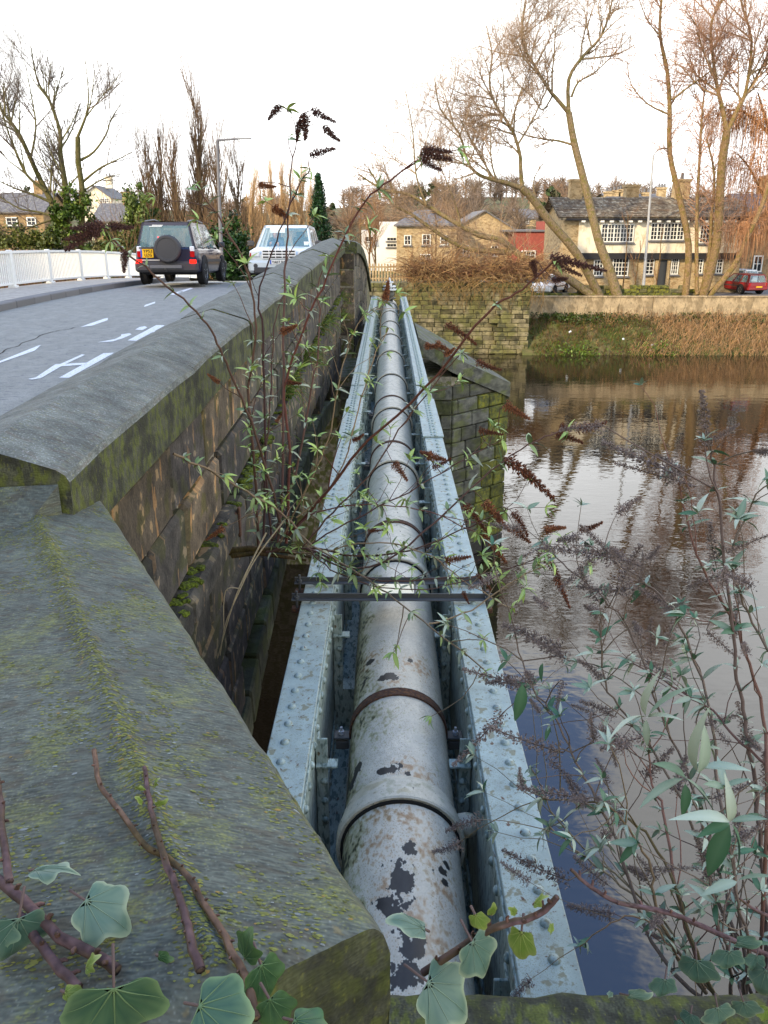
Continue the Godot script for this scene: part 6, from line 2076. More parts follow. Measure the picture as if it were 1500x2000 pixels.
	for k in 1600:
		var q := Vector3(P(rg(235, 500), 480, 58).x, 3.4, -rg(55.5, 60.0))
		var pts := [q]
		var dir := Vector3(rg(-0.4, 0.4), 1, rg(-0.3, 0.3))
		var L := rg(2.5, 6.5)
		for s in 4:
			q += dir.normalized() * L / 4
			dir += rv() * 0.3
			pts.append(q)
		mb.col = [lin(0.44, 0.35, 0.26), lin(0.36, 0.30, 0.22), lin(0.52, 0.42, 0.3)][R.randi() % 3] * rg(0.6, 1.1)
		mb.tube(pts, rg(0.02, 0.04), 0.008, 3, false)
	for k in 900:
		var q := Vector3(P(rg(-30, 250), 480, 58).x, 3.4, -rg(55.5, 59.0))
		var e := q + Vector3(rg(-0.8, 0.8), rg(1.2, 3.2), rg(-0.5, 0.5))
		mb.col = [lin(0.46, 0.3, 0.22), lin(0.5, 0.42, 0.28), lin(0.36, 0.28, 0.2)][R.randi() % 3] * rg(0.6, 1.1)
		mb.tube([q, (q + e) / 2 + rv() * 0.4, e], 0.03, 0.01, 3, false)
	tag(part("hedge_undergrowth", mb, M.twig, self), "brown leafless undergrowth below the bare trees behind the railing", "undergrowth", "", "stuff")
	# evergreens
	for e in [["bush", "rounded light green bush beside the bare hedge trees", P(272, 420, 57), Vector3(1.35, 2.3, 1.2), 4200, 0.12, [lin(0.38, 0.44, 0.20), lin(0.32, 0.38, 0.16), lin(0.26, 0.32, 0.13)]],
			["evergreen_hedge", "dark green evergreen bush between the two cars", P(447, 505, 55), Vector3(1.7, 2.8, 1.3), 5200, 0.12, [lin(0.12, 0.22, 0.09), lin(0.09, 0.17, 0.07), lin(0.16, 0.27, 0.1)]],
			["bush", "small olive bush at the foot of the big bare tree", P(60, 470, 57), Vector3(3.2, 0.9, 0.9), 2600, 0.12, [lin(0.38, 0.40, 0.18), lin(0.3, 0.33, 0.14)]],
			["bush", "green shrub behind the railing left of the dark car", P(225, 475, 56.5), Vector3(2.2, 1.2, 0.9), 2600, 0.11, [lin(0.34, 0.40, 0.18), lin(0.26, 0.32, 0.14), lin(0.42, 0.42, 0.24)]]]:
		var base: Vector3 = Vector3(e[2].x, 3.35, e[2].z)
		var o := thing(e[0], e[1], "bush", base)
		var m1 := MB.new()
		m1.col = lin(0.3, 0.25, 0.18)
		for k in 7: m1.tube([Vector3(rg(-0.2, 0.2), 0, rg(-0.2, 0.2)), Vector3(rg(-0.5, 0.5) * e[3].x, (e[2].y - base.y) * rg(0.7, 1.2), rg(-0.3, 0.3))], 0.06, 0.02, 4)
		part("stem", m1, M.twig, o)
		m1 = MB.new()
		leafy(m1, e[2] - base, e[3], e[4], e[5], e[6], e[4])
		leafy(m1, (e[2] - base) * 0.5, e[3] * Vector3(0.9, 0.7, 0.9), e[4] / 3, e[5], e[6], e[4] + 1)
		part("foliage", m1, M.leaf, o)
	var cn := thing("conifer_tree", "dark green pointed conifer at the end of the beige poplar row", "tree", Vector3(P(624, 450, 74).x, 3.35, -74))
	var ct := MB.new()
	ct.col = lin(0.3, 0.22, 0.16)
	var hh := P(624, 338, 74).y - 3.35
	ct.tube([Vector3.ZERO, Vector3(0, hh * 0.95, 0)], 0.25, 0.03, 7)
	part("trunk", ct, M.bark, cn)
	ct = MB.new()
	for k in 330:
		var v := pow(R.randf(), 0.8)
		var a := rg(0, TAU)
		var rr := (1.0 - v) * 1.9 * rg(0.6, 1.15) + 0.15
		var yy := 0.6 + v * (hh - 0.6)
		for j in 26:
			var s := rg(0.25, 1.0)
			ct.col = lin(0.13, 0.24, 0.12) * rg(0.5, 1.5)
			leafq(ct, Vector3(cos(a) * rr * s, yy - s * 0.35 + rg(-0.1, 0.1), sin(a) * rr * s) + rv() * 0.14, rg(0.06, 0.13))
	part("foliage", ct, M.leaf, cn)
	# slender bare trees near the buildings
	var sm := {"thin": lin(0.55, 0.42, 0.30), "thick": lin(0.5, 0.4, 0.28), "split": 0.04, "dens": [3.0, 3.0, 2.2], "len": [0.8, 1.5, 2.6], "rad": [0.017, 0.026, 0.05], "ang": 0.6, "up": 0.35, "bend": 0.08, "wig": 0.13, "t0": 0.2, "lvl": 3}
	i = 0
	for q in [[722, 400, 62.0, 0.0], [733, 370, 70.0, 0.0], [706, 365, 90.0, 0.0], [850, 385, 63.0, 0.0], [893, 430, 60.5, 0.0], [1225, 400, 58.8, -0.02], [1248, 455, 58.9, 0.02], [1290, 430, 58.8, 0.0]]:
		var o := sm.duplicate()
		if i > 4: o.dens = [1.4, 1.5, 1.2]; o.len = [0.5, 1.0, 1.6]
		bare_tree("bare_sapling", ["rusty bare tree beside the end of the bridge parapet", "bare tree in front of the white building", "feathery brown tree on the skyline beyond the bridge", "slender bare tree in front of the stone building", "small bare sapling below the leaning willow trunk", "slim bare sapling in front of the inn's big window", "low bare sapling near the pale street lamp", "thin bare sapling by the inn door"][i], q[0], q[1], q[2], 3.4, o, "slender bare trees by the buildings", 0.1 if i < 5 else 0.05, q[3])
		i += 1
	# woods on the hill
	mb = MB.new()
	for k in 230:
		var F := rg(105, 245)
		var x := rg(-0.48, 0.5) * F
		if k % 3 == 0: x = rg(-0.06, 0.3) * F
		var y := hill_y(x, F) - 0.3
		var h := rg(4.5, 8.5)
		var col: Color = [lin(0.52, 0.45, 0.38), lin(0.48, 0.42, 0.37), lin(0.56, 0.46, 0.37)][k % 3] * rg(0.75, 1.0)
		mb.col = col
		mb.tube([Vector3(x, y, -F), Vector3(x, y + h * 0.6, -F)], 0.18, 0.1, 4, false)
		for j in 110:
			var q := Vector3(x, y + h * rg(0.15, 0.6), -F)
			var d := Vector3(R.randfn() * 0.7, rg(0.1, 1.1), R.randfn() * 0.7).normalized()
			var L := h * rg(0.2, 0.5)
			mb.col = col * rg(0.7, 1.2)
			var m := q + d * L * 0.5
			mb.tube([q, m, m + (d + rv() * 0.5).normalized() * L * 0.5], 0.05, 0.02, 3, false)
	for k in 22:
		var F := rg(110, 200)
		var x := rg(-0.45, 0.48) * F
		leafy(mb, Vector3(x, hill_y(x, F) + 2.5, -F), Vector3(rg(1.2, 2.5), rg(2.0, 4.0), 1.5), 260, 0.4, [lin(0.22, 0.28, 0.16), lin(0.3, 0.3, 0.2)], k)
	tag(part("hill_woods", mb, M.twig, self), "brown leafless woods covering the far hillside", "woods", "", "stuff")

# ---------------------------------------------------------------- shrubs close to the camera
func leaf_mesh(w: float, curl: float, fold: float, col: Color, back: Color) -> ArrayMesh:     # lance-shaped leaf, unit length along +y, facing +z
	var mb := MB.new()
	var n := 7
	for i in n + 1:
		var t := float(i) / n
		var ww := w * pow(sin(PI * pow(t, 0.8)), 0.9) * 0.5
		var c := Vector3(0, t, -curl * t * t)
		var nn := Vector3(0, 2 * curl * t, 1).normalized()
		mb.col = col * (0.9 + 0.2 * t)
		mb.vert(c + Vector3(-ww, 0, fold * ww), (nn + Vector3(0.45 * fold, 0, 0)).normalized())
		mb.col = col.lerp(back, 0.35)
		mb.vert(c, nn)
		mb.col = col * 0.95
		mb.vert(c + Vector3(ww, 0, fold * ww), (nn - Vector3(0.45 * fold, 0, 0)).normalized())
	for i in n:
		for s in 2:
			var p := i * 3 + s
			mb.ix.append_array([p, p + 3, p + 1, p + 1, p + 3, p + 4])
	return mesh_of([mb, M.leaf])
func spike_mesh(sd: int, n: int, rad: float, size: float, bend: float, cols: Array) -> ArrayMesh:   # dead flower spike, unit length along +y
	var rng := RandomNumberGenerator.new()
	rng.seed = sd
	var mb := MB.new()
	var axis := []
	for i in 6: axis.append(Vector3(bend * 0.3 * pow(i / 5.0, 2.0), i / 5.0, 0))
	mb.col = cols[0] * 0.7
	mb.tube(axis, 0.012, 0.006, 4, false)
	for i in n:
		var t := pow(rng.randf(), 0.85)
		var a := rng.randf() * TAU
		var whorl := 0.72 + 0.42 * sin(t * 60.0 + sd)
		var r := rad * (1.0 - 0.72 * t) * rng.randf_range(0.45, 1.0) * whorl
		var c := Vector3(bend * 0.3 * t * t, t, 0) + Vector3(cos(a), rng.randf_range(-0.1, 0.5), sin(a)) * r
		var d := (Vector3(cos(a), 0.7, sin(a)) + Vector3(rng.randf_range(-0.4, 0.4), rng.randf_range(-0.4, 0.4), rng.randf_range(-0.4, 0.4))).normalized()
		var s := size * rng.randf_range(0.6, 1.3) * (1.0 - 0.4 * t)
		var e := d.cross(Vector3(0.3, 0.2, 0.9)).normalized() * s * 0.42
		var g := d.cross(e).normalized() * s * 0.42
		mb.col = cols[rng.randi() % cols.size()] * rng.randf_range(0.6, 1.3)
		var p := [c - d * s, c + e, c + g, c - e, c - g, c + d * s]
		for k in 4:
			mb.tri(p[0], p[1 + (k + 1) % 4], p[1 + k])
			mb.tri(p[5], p[1 + k], p[1 + (k + 1) % 4])
	return mesh_of([mb, M.seed])
func aim(o: Vector3, dir: Vector3, s: Vector3, roll := 0.0) -> Transform3D:      # +y along dir
	dir = dir.normalized()
	var x := dir.cross(Vector3(0.13, 0.31, 0.94)).normalized()
	var b := Basis(x, dir, x.cross(dir)) * Basis(Vector3.UP, roll)
	return Transform3D(b * Basis.from_scale(s), o)
func curve3(a: Array) -> Array:                               # px, py, F control points to a smooth path
	var q := []
	for p in a: q.append(P(p[0], p[1], p[2]))
	var r := []
	for i in q.size() - 1:
		for s in 5: r.append(q[i].cubic_interpolate(q[i + 1], q[maxi(i - 1, 0)], q[mini(i + 2, q.size() - 1)], s / 5.0))
	r.append(q[-1])
	return r
func shrub(o: Node3D, stems: Array, leaves: Array, young: Array, spikes: Array, L: float, gap: float, bare: float, count: Array) -> void:
	for st in stems:                                           # [points, r0, r1, colour, leafiness, twigs]
		var pts := curve3(st[0])
		for i in pts.size(): pts[i] += rv() * 0.006 - o.position
		count[3].append_array(pts)
		var mb := MB.new()
		mb.col = st[3] * rg(0.8, 1.15)
		mb.tube(pts, st[1], st[2], 6, true, 0.8)
		# knots
		var sp := part("stem", mb, M.twig, o)
		var tot := 0.0
		var next := gap * rg(0.3, 1.0)
		for i in range(1, pts.size()):
			var seg: float = pts[i].distance_to(pts[i - 1])
			tot += seg
			if tot > next and st[4] > 0:
				next = tot + gap * rg(0.7, 1.4)
				var d: Vector3 = (pts[i] - pts[i - 1]).normalized()
				if R.randf() < st[4]: whorl(o, pts[i], d, leaves, L * rg(0.5, 1.1), R.randi_range(3, 6), 1.0, count)
				if R.randf() < st[5]:
					# side twig ending in a tuft or a spike
					var dir := (d * 0.7 + rv() * 0.8 + Vector3(0, 0.3, 0)).normalized()
					var ln := rg(0.12, 0.4)
					var q: Vector3 = pts[i]
					var tw := [q]
					for k in 4:
						q += dir * ln / 4
						dir = (dir + rv() * 0.25).normalized()
						tw.append(q)
					mb = MB.new()
					mb.col = st[3] * rg(0.7, 1.2)
					mb.tube(tw, st[2] * 0.9, st[2] * 0.45, 4, false)
					part("twig", mb, M.twig, o)
					if R.randf() < bare: inst("flower_spike", spikes[R.randi() % spikes.size()], o, aim(q, dir + Vector3(0, -0.4, 0), Vector3.ONE * rg(0.08, 0.16) * Vector3(1.6, 1, 1.6), rg(0, 6)))
					else: whorl(o, q, dir, young, L * rg(0.6, 1.0), 6, 0.7, count)
		if st[4] > 0: whorl(o, pts[-1], pts[-1] - pts[-2], young, L * rg(0.6, 0.9), 5, 0.6, count)
func whorl(o: Node3D, p: Vector3, d: Vector3, leaves: Array, L: float, n: int, spread: float, count: Array) -> void:
	var a := d.cross(rv()).normalized()
	var b := d.cross(a).normalized()
	for k in n:
		var g := TAU * k / n + rg(-0.4, 0.4)
		var dir := (d * rg(0.2, 0.9) / spread + a * cos(g) + b * sin(g) + Vector3(0, rg(-0.25, 0.2), 0)).normalized()
		var s := L * rg(0.55, 1.2)
		# leaf face turned upwards
		var y := dir
		var x := y.cross(Vector3.UP if absf(y.y) < 0.9 else Vector3.RIGHT).normalized()
		var B := Basis(x, y, x.cross(y)) * Basis(Vector3.UP, rg(-0.7, 0.7))
		if B.z.y < 0: B = B * Basis(Vector3.UP, PI)
		var T := Transform3D(B * Basis.from_scale(Vector3(s, s, s)), p)
		var lm: ArrayMesh = leaves[R.randi() % leaves.size()]
		if R.randf() < count[1] and count[0] > 0:
			inst("leaf", lm, o, T)
			count[0] -= 1
		else: count[2].get_or_add(lm, []).append(T)
func spike_stalk(o: Node3D, a: Vector3, d: Vector3, stems: Array, col: Color) -> void:   # joins a dead spike to the nearest stem
	var best: Vector3 = stems[0]
	for q in stems:
		if q.distance_squared_to(a) < best.distance_squared_to(a): best = q
	if best.distance_to(a) < 0.008: return
	var mb := MB.new()
	mb.col = col * rg(0.8, 1.1)
	var m := (best + a) / 2 - d.normalized() * best.distance_to(a) * 0.2 + Vector3(0, 0.02, 0)
	mb.tube([best, best.lerp(m, 0.6), m.lerp(a, 0.5), a], 0.0028, 0.0018, 5)
	part("stalk", mb, M.twig, o)
func buddleias() -> void:
	var green := [leaf_mesh(0.28, 0.35, 0.4, lin(0.50, 0.58, 0.34), lin(0.66, 0.7, 0.5)), leaf_mesh(0.32, 0.15, 0.3, lin(0.43, 0.51, 0.31), lin(0.6, 0.65, 0.47)), leaf_mesh(0.24, 0.6, 0.5, lin(0.56, 0.58, 0.46), lin(0.68, 0.69, 0.58))]
	var lime := [leaf_mesh(0.28, 0.3, 0.4, lin(0.60, 0.68, 0.32), lin(0.74, 0.78, 0.46)), leaf_mesh(0.24, 0.5, 0.45, lin(0.48, 0.58, 0.28), lin(0.66, 0.72, 0.45))]
	var grey := [leaf_mesh(0.26, 0.35, 0.35, lin(0.54, 0.59, 0.49), lin(0.68, 0.71, 0.61)), leaf_mesh(0.3, 0.2, 0.3, lin(0.41, 0.49, 0.38), lin(0.62, 0.66, 0.55)), leaf_mesh(0.24, 0.6, 0.4, lin(0.62, 0.65, 0.54), lin(0.71, 0.74, 0.65)), leaf_mesh(0.3, 0.3, 0.35, lin(0.24, 0.38, 0.25), lin(0.42, 0.52, 0.38))]
	var rust := [spike_mesh(1, 1069, 0.115, 0.029, 0.25, [lin(0.52, 0.32, 0.20), lin(0.40, 0.24, 0.16), lin(0.60, 0.39, 0.24)]), spike_mesh(2, 965, 0.11, 0.029, 0.45, [lin(0.47, 0.28, 0.18), lin(0.36, 0.22, 0.15)])]
	var dark := [spike_mesh(3, 1035, 0.12, 0.030, 0.3, [lin(0.40, 0.27, 0.22), lin(0.30, 0.20, 0.18)]), spike_mesh(4, 896, 0.12, 0.030, -0.3, [lin(0.33, 0.23, 0.2), lin(0.44, 0.29, 0.23)])]
	var ash := [spike_mesh(5, 724, 0.13, 0.023, 0.2, [lin(0.52, 0.46, 0.42), lin(0.42, 0.36, 0.33), lin(0.58, 0.52, 0.47)]), spike_mesh(6, 586, 0.15, 0.025, 0.35, [lin(0.50, 0.44, 0.40), lin(0.39, 0.34, 0.31)]), spike_mesh(7, 448, 0.14, 0.025, -0.2, [lin(0.46, 0.40, 0.36), lin(0.56, 0.49, 0.44)])]
	var red := lin(0.41, 0.31, 0.27)
	var brown := lin(0.38, 0.28, 0.23)
	var tan := lin(0.56, 0.47, 0.35)
	var root := Vector3(-1.0, P(505, 1075, 5.3).y, -5.35)
	var b1 := thing("buddleia_shrub", "straggling buddleia rooted in the bridge wall, red stems, small green leaves, brown spikes", "shrub", root, "buddleia shrubs")
	var c1 := [290, 0.15, {}, []]
	var b1s := [
		[[[505, 1070, 5.3], [500, 960, 5.2], [490, 830, 5.1], [486, 760, 5.1], [500, 640, 5.0], [480, 520, 4.95], [432, 430, 4.9], [385, 362, 4.85]], 0.011, 0.004, brown, 0.75, 0.25],
		[[[540, 1075, 5.2], [552, 960, 5.2], [553, 760, 5.1], [556, 560, 5.05], [562, 440, 5.0], [568, 350, 4.95], [580, 262, 4.9]], 0.011, 0.0035, red, 0.4, 0.15],
		[[[560, 1060, 5.2], [565, 880, 5.15], [556, 760, 5.1], [590, 650, 5.0], [640, 540, 4.9], [700, 410, 4.8], [760, 352, 4.7], [822, 312, 4.6]], 0.011, 0.004, lin(0.43, 0.27, 0.22), 0.35, 0.1],
		[[[548, 1020, 5.15], [500, 850, 5.0], [455, 740, 4.9], [425, 670, 4.8], [385, 610, 4.7], [310, 545, 4.6], [245, 490, 4.5], [203, 447, 4.4]], 0.009, 0.004, brown, 0.55, 0.05],
		[[[515, 1060, 5.2], [518, 820, 5.1], [512, 640, 5.0], [505, 580, 4.95], [540, 470, 4.9], [575, 380, 4.85], [605, 330, 4.8]], 0.009, 0.003, lin(0.28, 0.2, 0.19), 0.4, 0.15],
		[[[530, 1060, 5.25], [575, 930, 5.2], [610, 760, 5.1], [625, 640, 5.1], [622, 560, 5.1], [640, 500, 5.0]], 0.009, 0.003, red, 0.6, 0.3],
		[[[530, 1050, 5.25], [520, 900, 5.2], [530, 760, 5.15], [535, 640, 5.1], [560, 560, 5.1]], 0.008, 0.003, red, 0.7, 0.3],
		[[[545, 1060, 5.2], [600, 950, 5.1], [640, 860, 5.1], [660, 760, 5.1], [690, 650, 5.1], [745, 590, 5.1]], 0.007, 0.0025, tan, 0.7, 0.4],
		[[[560, 1050, 5.2], [640, 960, 5.0], [700, 880, 4.9], [830, 760, 4.7], [950, 612, 4.5], [1020, 565, 4.45], [1085, 508, 4.4]], 0.011, 0.005, lin(0.42, 0.26, 0.2), 0.2, 0.1],
		[[[340, 886, 4.2], [400, 915, 4.35], [480, 960, 4.6], [560, 1010, 4.8], [610, 1066, 4.75], [700, 1120, 4.55], [770, 1170, 4.3], [860, 1240, 4.05], [950, 1310, 3.8]], 0.008, 0.004, lin(0.5, 0.42, 0.32), 0.65, 0.35],
		[[[520, 1078, 5.2], [600, 1070, 5.05], [690, 1085, 4.8], [800, 1075, 4.6], [900, 1035, 4.5], [985, 1000, 4.4]], 0.01, 0.003, brown, 0.55, 0.35],
		[[[600, 1072, 5.0], [720, 1110, 4.6], [850, 1020, 4.4], [960, 920, 4.3], [1050, 860, 4.2], [1110, 840, 4.15]], 0.008, 0.003, red, 0.4, 0.3],
		[[[610, 1060, 5.0], [700, 1010, 4.8], [800, 960, 4.6], [900, 900, 4.5], [980, 860, 4.4]], 0.006, 0.003, red, 0.4, 0.4],
		[[[590, 1070, 5.0], [650, 1000, 4.9], [720, 930, 4.8], [780, 840, 4.75], [850, 750, 4.7], [900, 690, 4.6]], 0.007, 0.003, brown, 0.35, 0.3],
		[[[600, 1074, 5.0], [720, 1130, 4.5], [850, 1130, 4.3], [960, 1120, 4.2], [1080, 1080, 4.1]], 0.006, 0.003, brown, 0.45, 0.4],
		[[[580, 1010, 5.1], [660, 930, 5.0], [700, 800, 4.95], [730, 700, 4.95], [760, 640, 4.95]], 0.006, 0.0025, tan, 0.6, 0.4],
		[[[580, 1030, 5.1], [620, 1000, 5.0], [720, 985, 4.8], [840, 1000, 4.6], [930, 1040, 4.4]], 0.006, 0.003, lin(0.5, 0.34, 0.3), 0.35, 0.3],
		[[[545, 1075, 5.2], [610, 1080, 5.0], [720, 1060, 4.7], [830, 1080, 4.5], [900, 1130, 4.3], [1000, 1190, 4.1]], 0.006, 0.0025, tan, 0.4, 0.5],
		[[[610, 1080, 4.9], [660, 1120, 4.7], [760, 1150, 4.4], [870, 1145, 4.2], [970, 1110, 4.1]], 0.005, 0.0025, brown, 0.4, 0.4],
		[[[840, 1220, 4.0], [920, 1190, 4.0], [1010, 1130, 4.0], [1080, 1100, 4.0]], 0.005, 0.0025, tan, 0.4, 0.4]]
	shrub(b1, b1s, green, lime, rust, 0.088, 0.06, 0.12, c1)
	for lm in c1[2]: copies_of("small_leaves", lm, c1[2][lm], b1)
	# pale dead stems hanging at the root
	for q in [[[[560, 1010, 5.1], [500, 1090, 5.0], [465, 1160, 4.9], [440, 1220, 4.85], [430, 1280, 4.85]], 0.006], [[[520, 1040, 5.0], [480, 1120, 4.9], [455, 1180, 4.85], [425, 1285, 4.85]], 0.006], [[[470, 1150, 4.85], [440, 1155, 4.85], [437, 1230, 4.85]], 0.004]]:
		var pts := curve3(q[0])
		for i in pts.size(): pts[i] -= root
		var mb := MB.new()
		mb.col = lin(0.68, 0.61, 0.48)
		mb.tube(pts, q[1], 0.003, 5)
		part("dead_stem", mb, M.twig, b1)
	# woody base
	var wb := MB.new()
	wb.col = lin(0.40, 0.33, 0.22)
	wb.tube([Vector3(-0.1, -0.03, 0), Vector3(0.05, 0.0, 0.02), Vector3(0.3, 0.02, 0.1), Vector3(0.55, 0.0, 0.2)], 0.03, 0.012, 7)
	wb.tube([Vector3(-0.08, -0.05, 0.02), Vector3(0.1, -0.02, 0.05), Vector3(0.45, -0.03, 0.15)], 0.022, 0.01, 6)
	part("woody_base", wb, M.bark, b1)
	# spikes of the left shrub where the photograph shows them: from, to (px), F, kind, fatness
	for s in [[548, 207, 522, 228, 4.9, dark, 0.7], [592, 222, 606, 272, 4.9, dark, 1.0], [608, 214, 652, 240, 4.9, dark, 0.7], [632, 246, 660, 282, 4.9, dark, 0.7], [606, 305, 652, 282, 4.8, dark, 0.8], [588, 235, 575, 272, 4.9, dark, 0.7],
			[822, 302, 886, 306, 4.6, dark, 0.9], [826, 290, 880, 298, 4.6, dark, 0.8], [824, 312, 862, 338, 4.6, dark, 0.7], [505, 360, 540, 370, 4.9, rust, 0.6], [535, 405, 558, 425, 5.0, rust, 0.8],
			[205, 440, 125, 490, 4.4, dark, 0.9], [200, 436, 140, 455, 4.4, dark, 0.8], [210, 440, 265, 450, 4.4, dark, 0.7], [245, 490, 240, 535, 4.5, dark, 0.7], [190, 448, 130, 475, 4.4, dark, 0.9],
			[1075, 500, 1185, 532, 4.4, dark, 0.6], [1080, 512, 1135, 540, 4.4, dark, 0.7], [1078, 545, 1110, 550, 4.4, dark, 0.7], [1040, 510, 1050, 535, 4.4, dark, 0.8], [870, 632, 935, 665, 4.6, rust, 0.7], [850, 672, 880, 682, 4.6, rust, 0.7], [930, 705, 975, 732, 4.5, rust, 0.7], [830, 675, 860, 680, 4.6, rust, 0.6],
			[985, 895, 1095, 962, 4.3, rust, 0.75], [985, 790, 1035, 820, 4.3, rust, 0.8], [1085, 848, 1140, 856, 4.2, rust, 0.8], [1125, 838, 1185, 836, 4.2, rust, 0.8], [1095, 830, 1115, 842, 4.2, rust, 0.8], [905, 985, 960, 1040, 4.4, rust, 0.75], [945, 1040, 990, 1102, 4.4, rust, 0.8], [945, 980, 1000, 1035, 4.3, rust, 0.8], [1000, 1000, 1040, 1040, 4.3, rust, 0.8], [1005, 1030, 1030, 1065, 4.3, rust, 0.9],
			[1065, 1090, 1100, 1125, 4.1, rust, 0.8], [1085, 1125, 1115, 1185, 4.1, rust, 0.7], [835, 890, 868, 900, 4.5, rust, 0.8], [768, 905, 800, 935, 4.6, rust, 0.8], [560, 745, 590, 755, 5.1, rust, 0.6], [935, 840, 985, 850, 4.4, rust, 0.6]]:
		var a := P(s[0], s[1], s[4]) - root
		var e := P(s[2], s[3], s[4] - 0.05) - root
		var L := a.distance_to(e)
		var fat: float = 1.95 * L * s[6] * clampf(0.17 / L, 0.8, 1.8)
		spike_stalk(b1, a, e - a, c1[3], brown)
		inst("flower_spike", s[5][R.randi() % 2], b1, aim(a, e - a, Vector3(fat, L, fat), rg(0, 6)))
	# right-hand shrub: silvery leaves, ash-brown spikes
	var r2 := Vector3(1.35, 4.9, -1.55)
	var b2 := thing("buddleia_shrub", "silver-leaved buddleia in the foreground over the river, with ash brown dead spikes", "shrub", r2, "buddleia shrubs")
	var c2 := [270, 0.18, {}, []]
	var g := lin(0.42, 0.36, 0.30)
	var b2s := [
		[[[1500, 1960, 1.9], [1495, 1800, 2.0], [1489, 1696, 2.05], [1471, 1520, 2.15], [1456, 1410, 2.2], [1438, 1300, 2.25], [1420, 1130, 2.3], [1405, 980, 2.35], [1390, 880, 2.4]], 0.0086, 0.0035, lin(0.40, 0.33, 0.29), 0.85, 0.59],
		[[[1386, 1967, 1.8], [1273, 1839, 2.0], [1207, 1652, 2.2], [1170, 1571, 2.3], [1133, 1502, 2.4], [1093, 1421, 2.5], [1042, 1340, 2.6], [1000, 1235, 2.7]], 0.0072, 0.0028, g, 0.5, 0.77],
		[[[1382, 1930, 1.85], [1330, 1780, 2.0], [1300, 1600, 2.2], [1275, 1530, 2.3], [1265, 1440, 2.4]], 0.0072, 0.0028, lin(0.5, 0.36, 0.3), 0.7, 0.68],
		[[[1400, 1960, 1.8], [1350, 1830, 1.9], [1300, 1680, 2.1], [1230, 1600, 2.2], [1160, 1570, 2.3], [1060, 1560, 2.4]], 0.0065, 0.0028, lin(0.42, 0.36, 0.22), 0.45, 0.68],
		[[[1400, 1950, 1.8], [1254, 1766, 2.1], [1160, 1690, 2.3], [1075, 1615, 2.4]], 0.0058, 0.0028, lin(0.5, 0.44, 0.34), 0.45, 0.85], [[[1410, 1960, 1.8], [1280, 1780, 2.1], [1180, 1690, 2.3], [1090, 1600, 2.45], [1040, 1500, 2.5]], 0.0050, 0.0021, lin(0.47, 0.42, 0.32), 0.5, 0.85],
		[[[1450, 1950, 1.85], [1430, 1800, 2.0], [1390, 1650, 2.2], [1340, 1500, 2.4], [1300, 1420, 2.5], [1240, 1250, 2.7], [1180, 1170, 2.8], [1110, 1110, 2.9], [1060, 1060, 3.0]], 0.0065, 0.0028, g, 0.6, 0.77],
		[[[1460, 1940, 1.9], [1440, 1750, 2.0], [1400, 1500, 2.3], [1390, 1400, 2.4], [1330, 1220, 2.6], [1260, 1140, 2.7], [1190, 1090, 2.8], [1140, 1060, 2.9]], 0.0065, 0.0028, g, 0.65, 0.59],
		[[[1480, 1940, 1.9], [1500, 1600, 2.0], [1490, 1400, 2.2], [1440, 1230, 2.4], [1360, 1080, 2.6], [1330, 960, 2.7], [1310, 920, 2.75]], 0.0065, 0.0028, lin(0.46, 0.33, 0.27), 0.65, 0.59],
		[[[1470, 1950, 1.9], [1380, 1700, 2.1], [1330, 1560, 2.2], [1240, 1420, 2.4], [1180, 1330, 2.5], [1175, 1200, 2.6]], 0.0058, 0.0028, g, 0.6, 0.77],
		[[[1500, 1500, 2.1], [1440, 1440, 2.2], [1380, 1380, 2.3], [1300, 1330, 2.4], [1230, 1290, 2.5]], 0.0050, 0.0021, red, 0.65, 0.85], [[[1510, 1280, 2.2], [1460, 1200, 2.3], [1430, 1090, 2.35], [1470, 980, 2.4], [1510, 930, 2.4]], 0.0043, 0.0021, g, 0.7, 0.68],
		[[[1380, 1940, 1.8], [1330, 1880, 1.85], [1280, 1780, 1.9], [1270, 1700, 1.95], [1230, 1620, 2.0], [1180, 1570, 2.0]], 0.0058, 0.0028, lin(0.42, 0.35, 0.25), 0.6, 0.68],
		[[[1430, 1940, 1.8], [1420, 1850, 1.8], [1390, 1750, 1.85], [1380, 1640, 1.9], [1350, 1560, 1.95]], 0.0058, 0.0028, g, 0.8, 0.68], [[[1450, 1960, 1.75], [1460, 1850, 1.75], [1440, 1760, 1.75], [1425, 1650, 1.8]], 0.0058, 0.0028, g, 0.85, 0.68],
		[[[1375, 1930, 1.8], [1310, 1850, 1.85], [1250, 1790, 1.9], [1180, 1810, 1.9], [1130, 1850, 1.9]], 0.0036, 0.0017, lin(0.5, 0.4, 0.28), 0.3, 0.51]]
	shrub(b2, b2s, grey, grey, ash, 0.068, 0.05, 0.5, c2)
	for lm in c2[2]: copies_of("small_leaves", lm, c2[2][lm], b2)
	var stump := MB.new()
	stump.col = lin(0.36, 0.3, 0.22)
	for q in [[1390, 1970, 1.8], [1450, 1970, 1.85], [1500, 1975, 1.9], [1420, 1975, 1.8]]: stump.tube([Vector3(0.05, -0.05, 0.02), (P(q[0], q[1], q[2]) - r2) * 0.5 + Vector3(0, 0.05, 0), P(q[0], q[1], q[2]) - r2], 0.035, 0.013, 7)
	part("woody_base", stump, M.bark, b2)
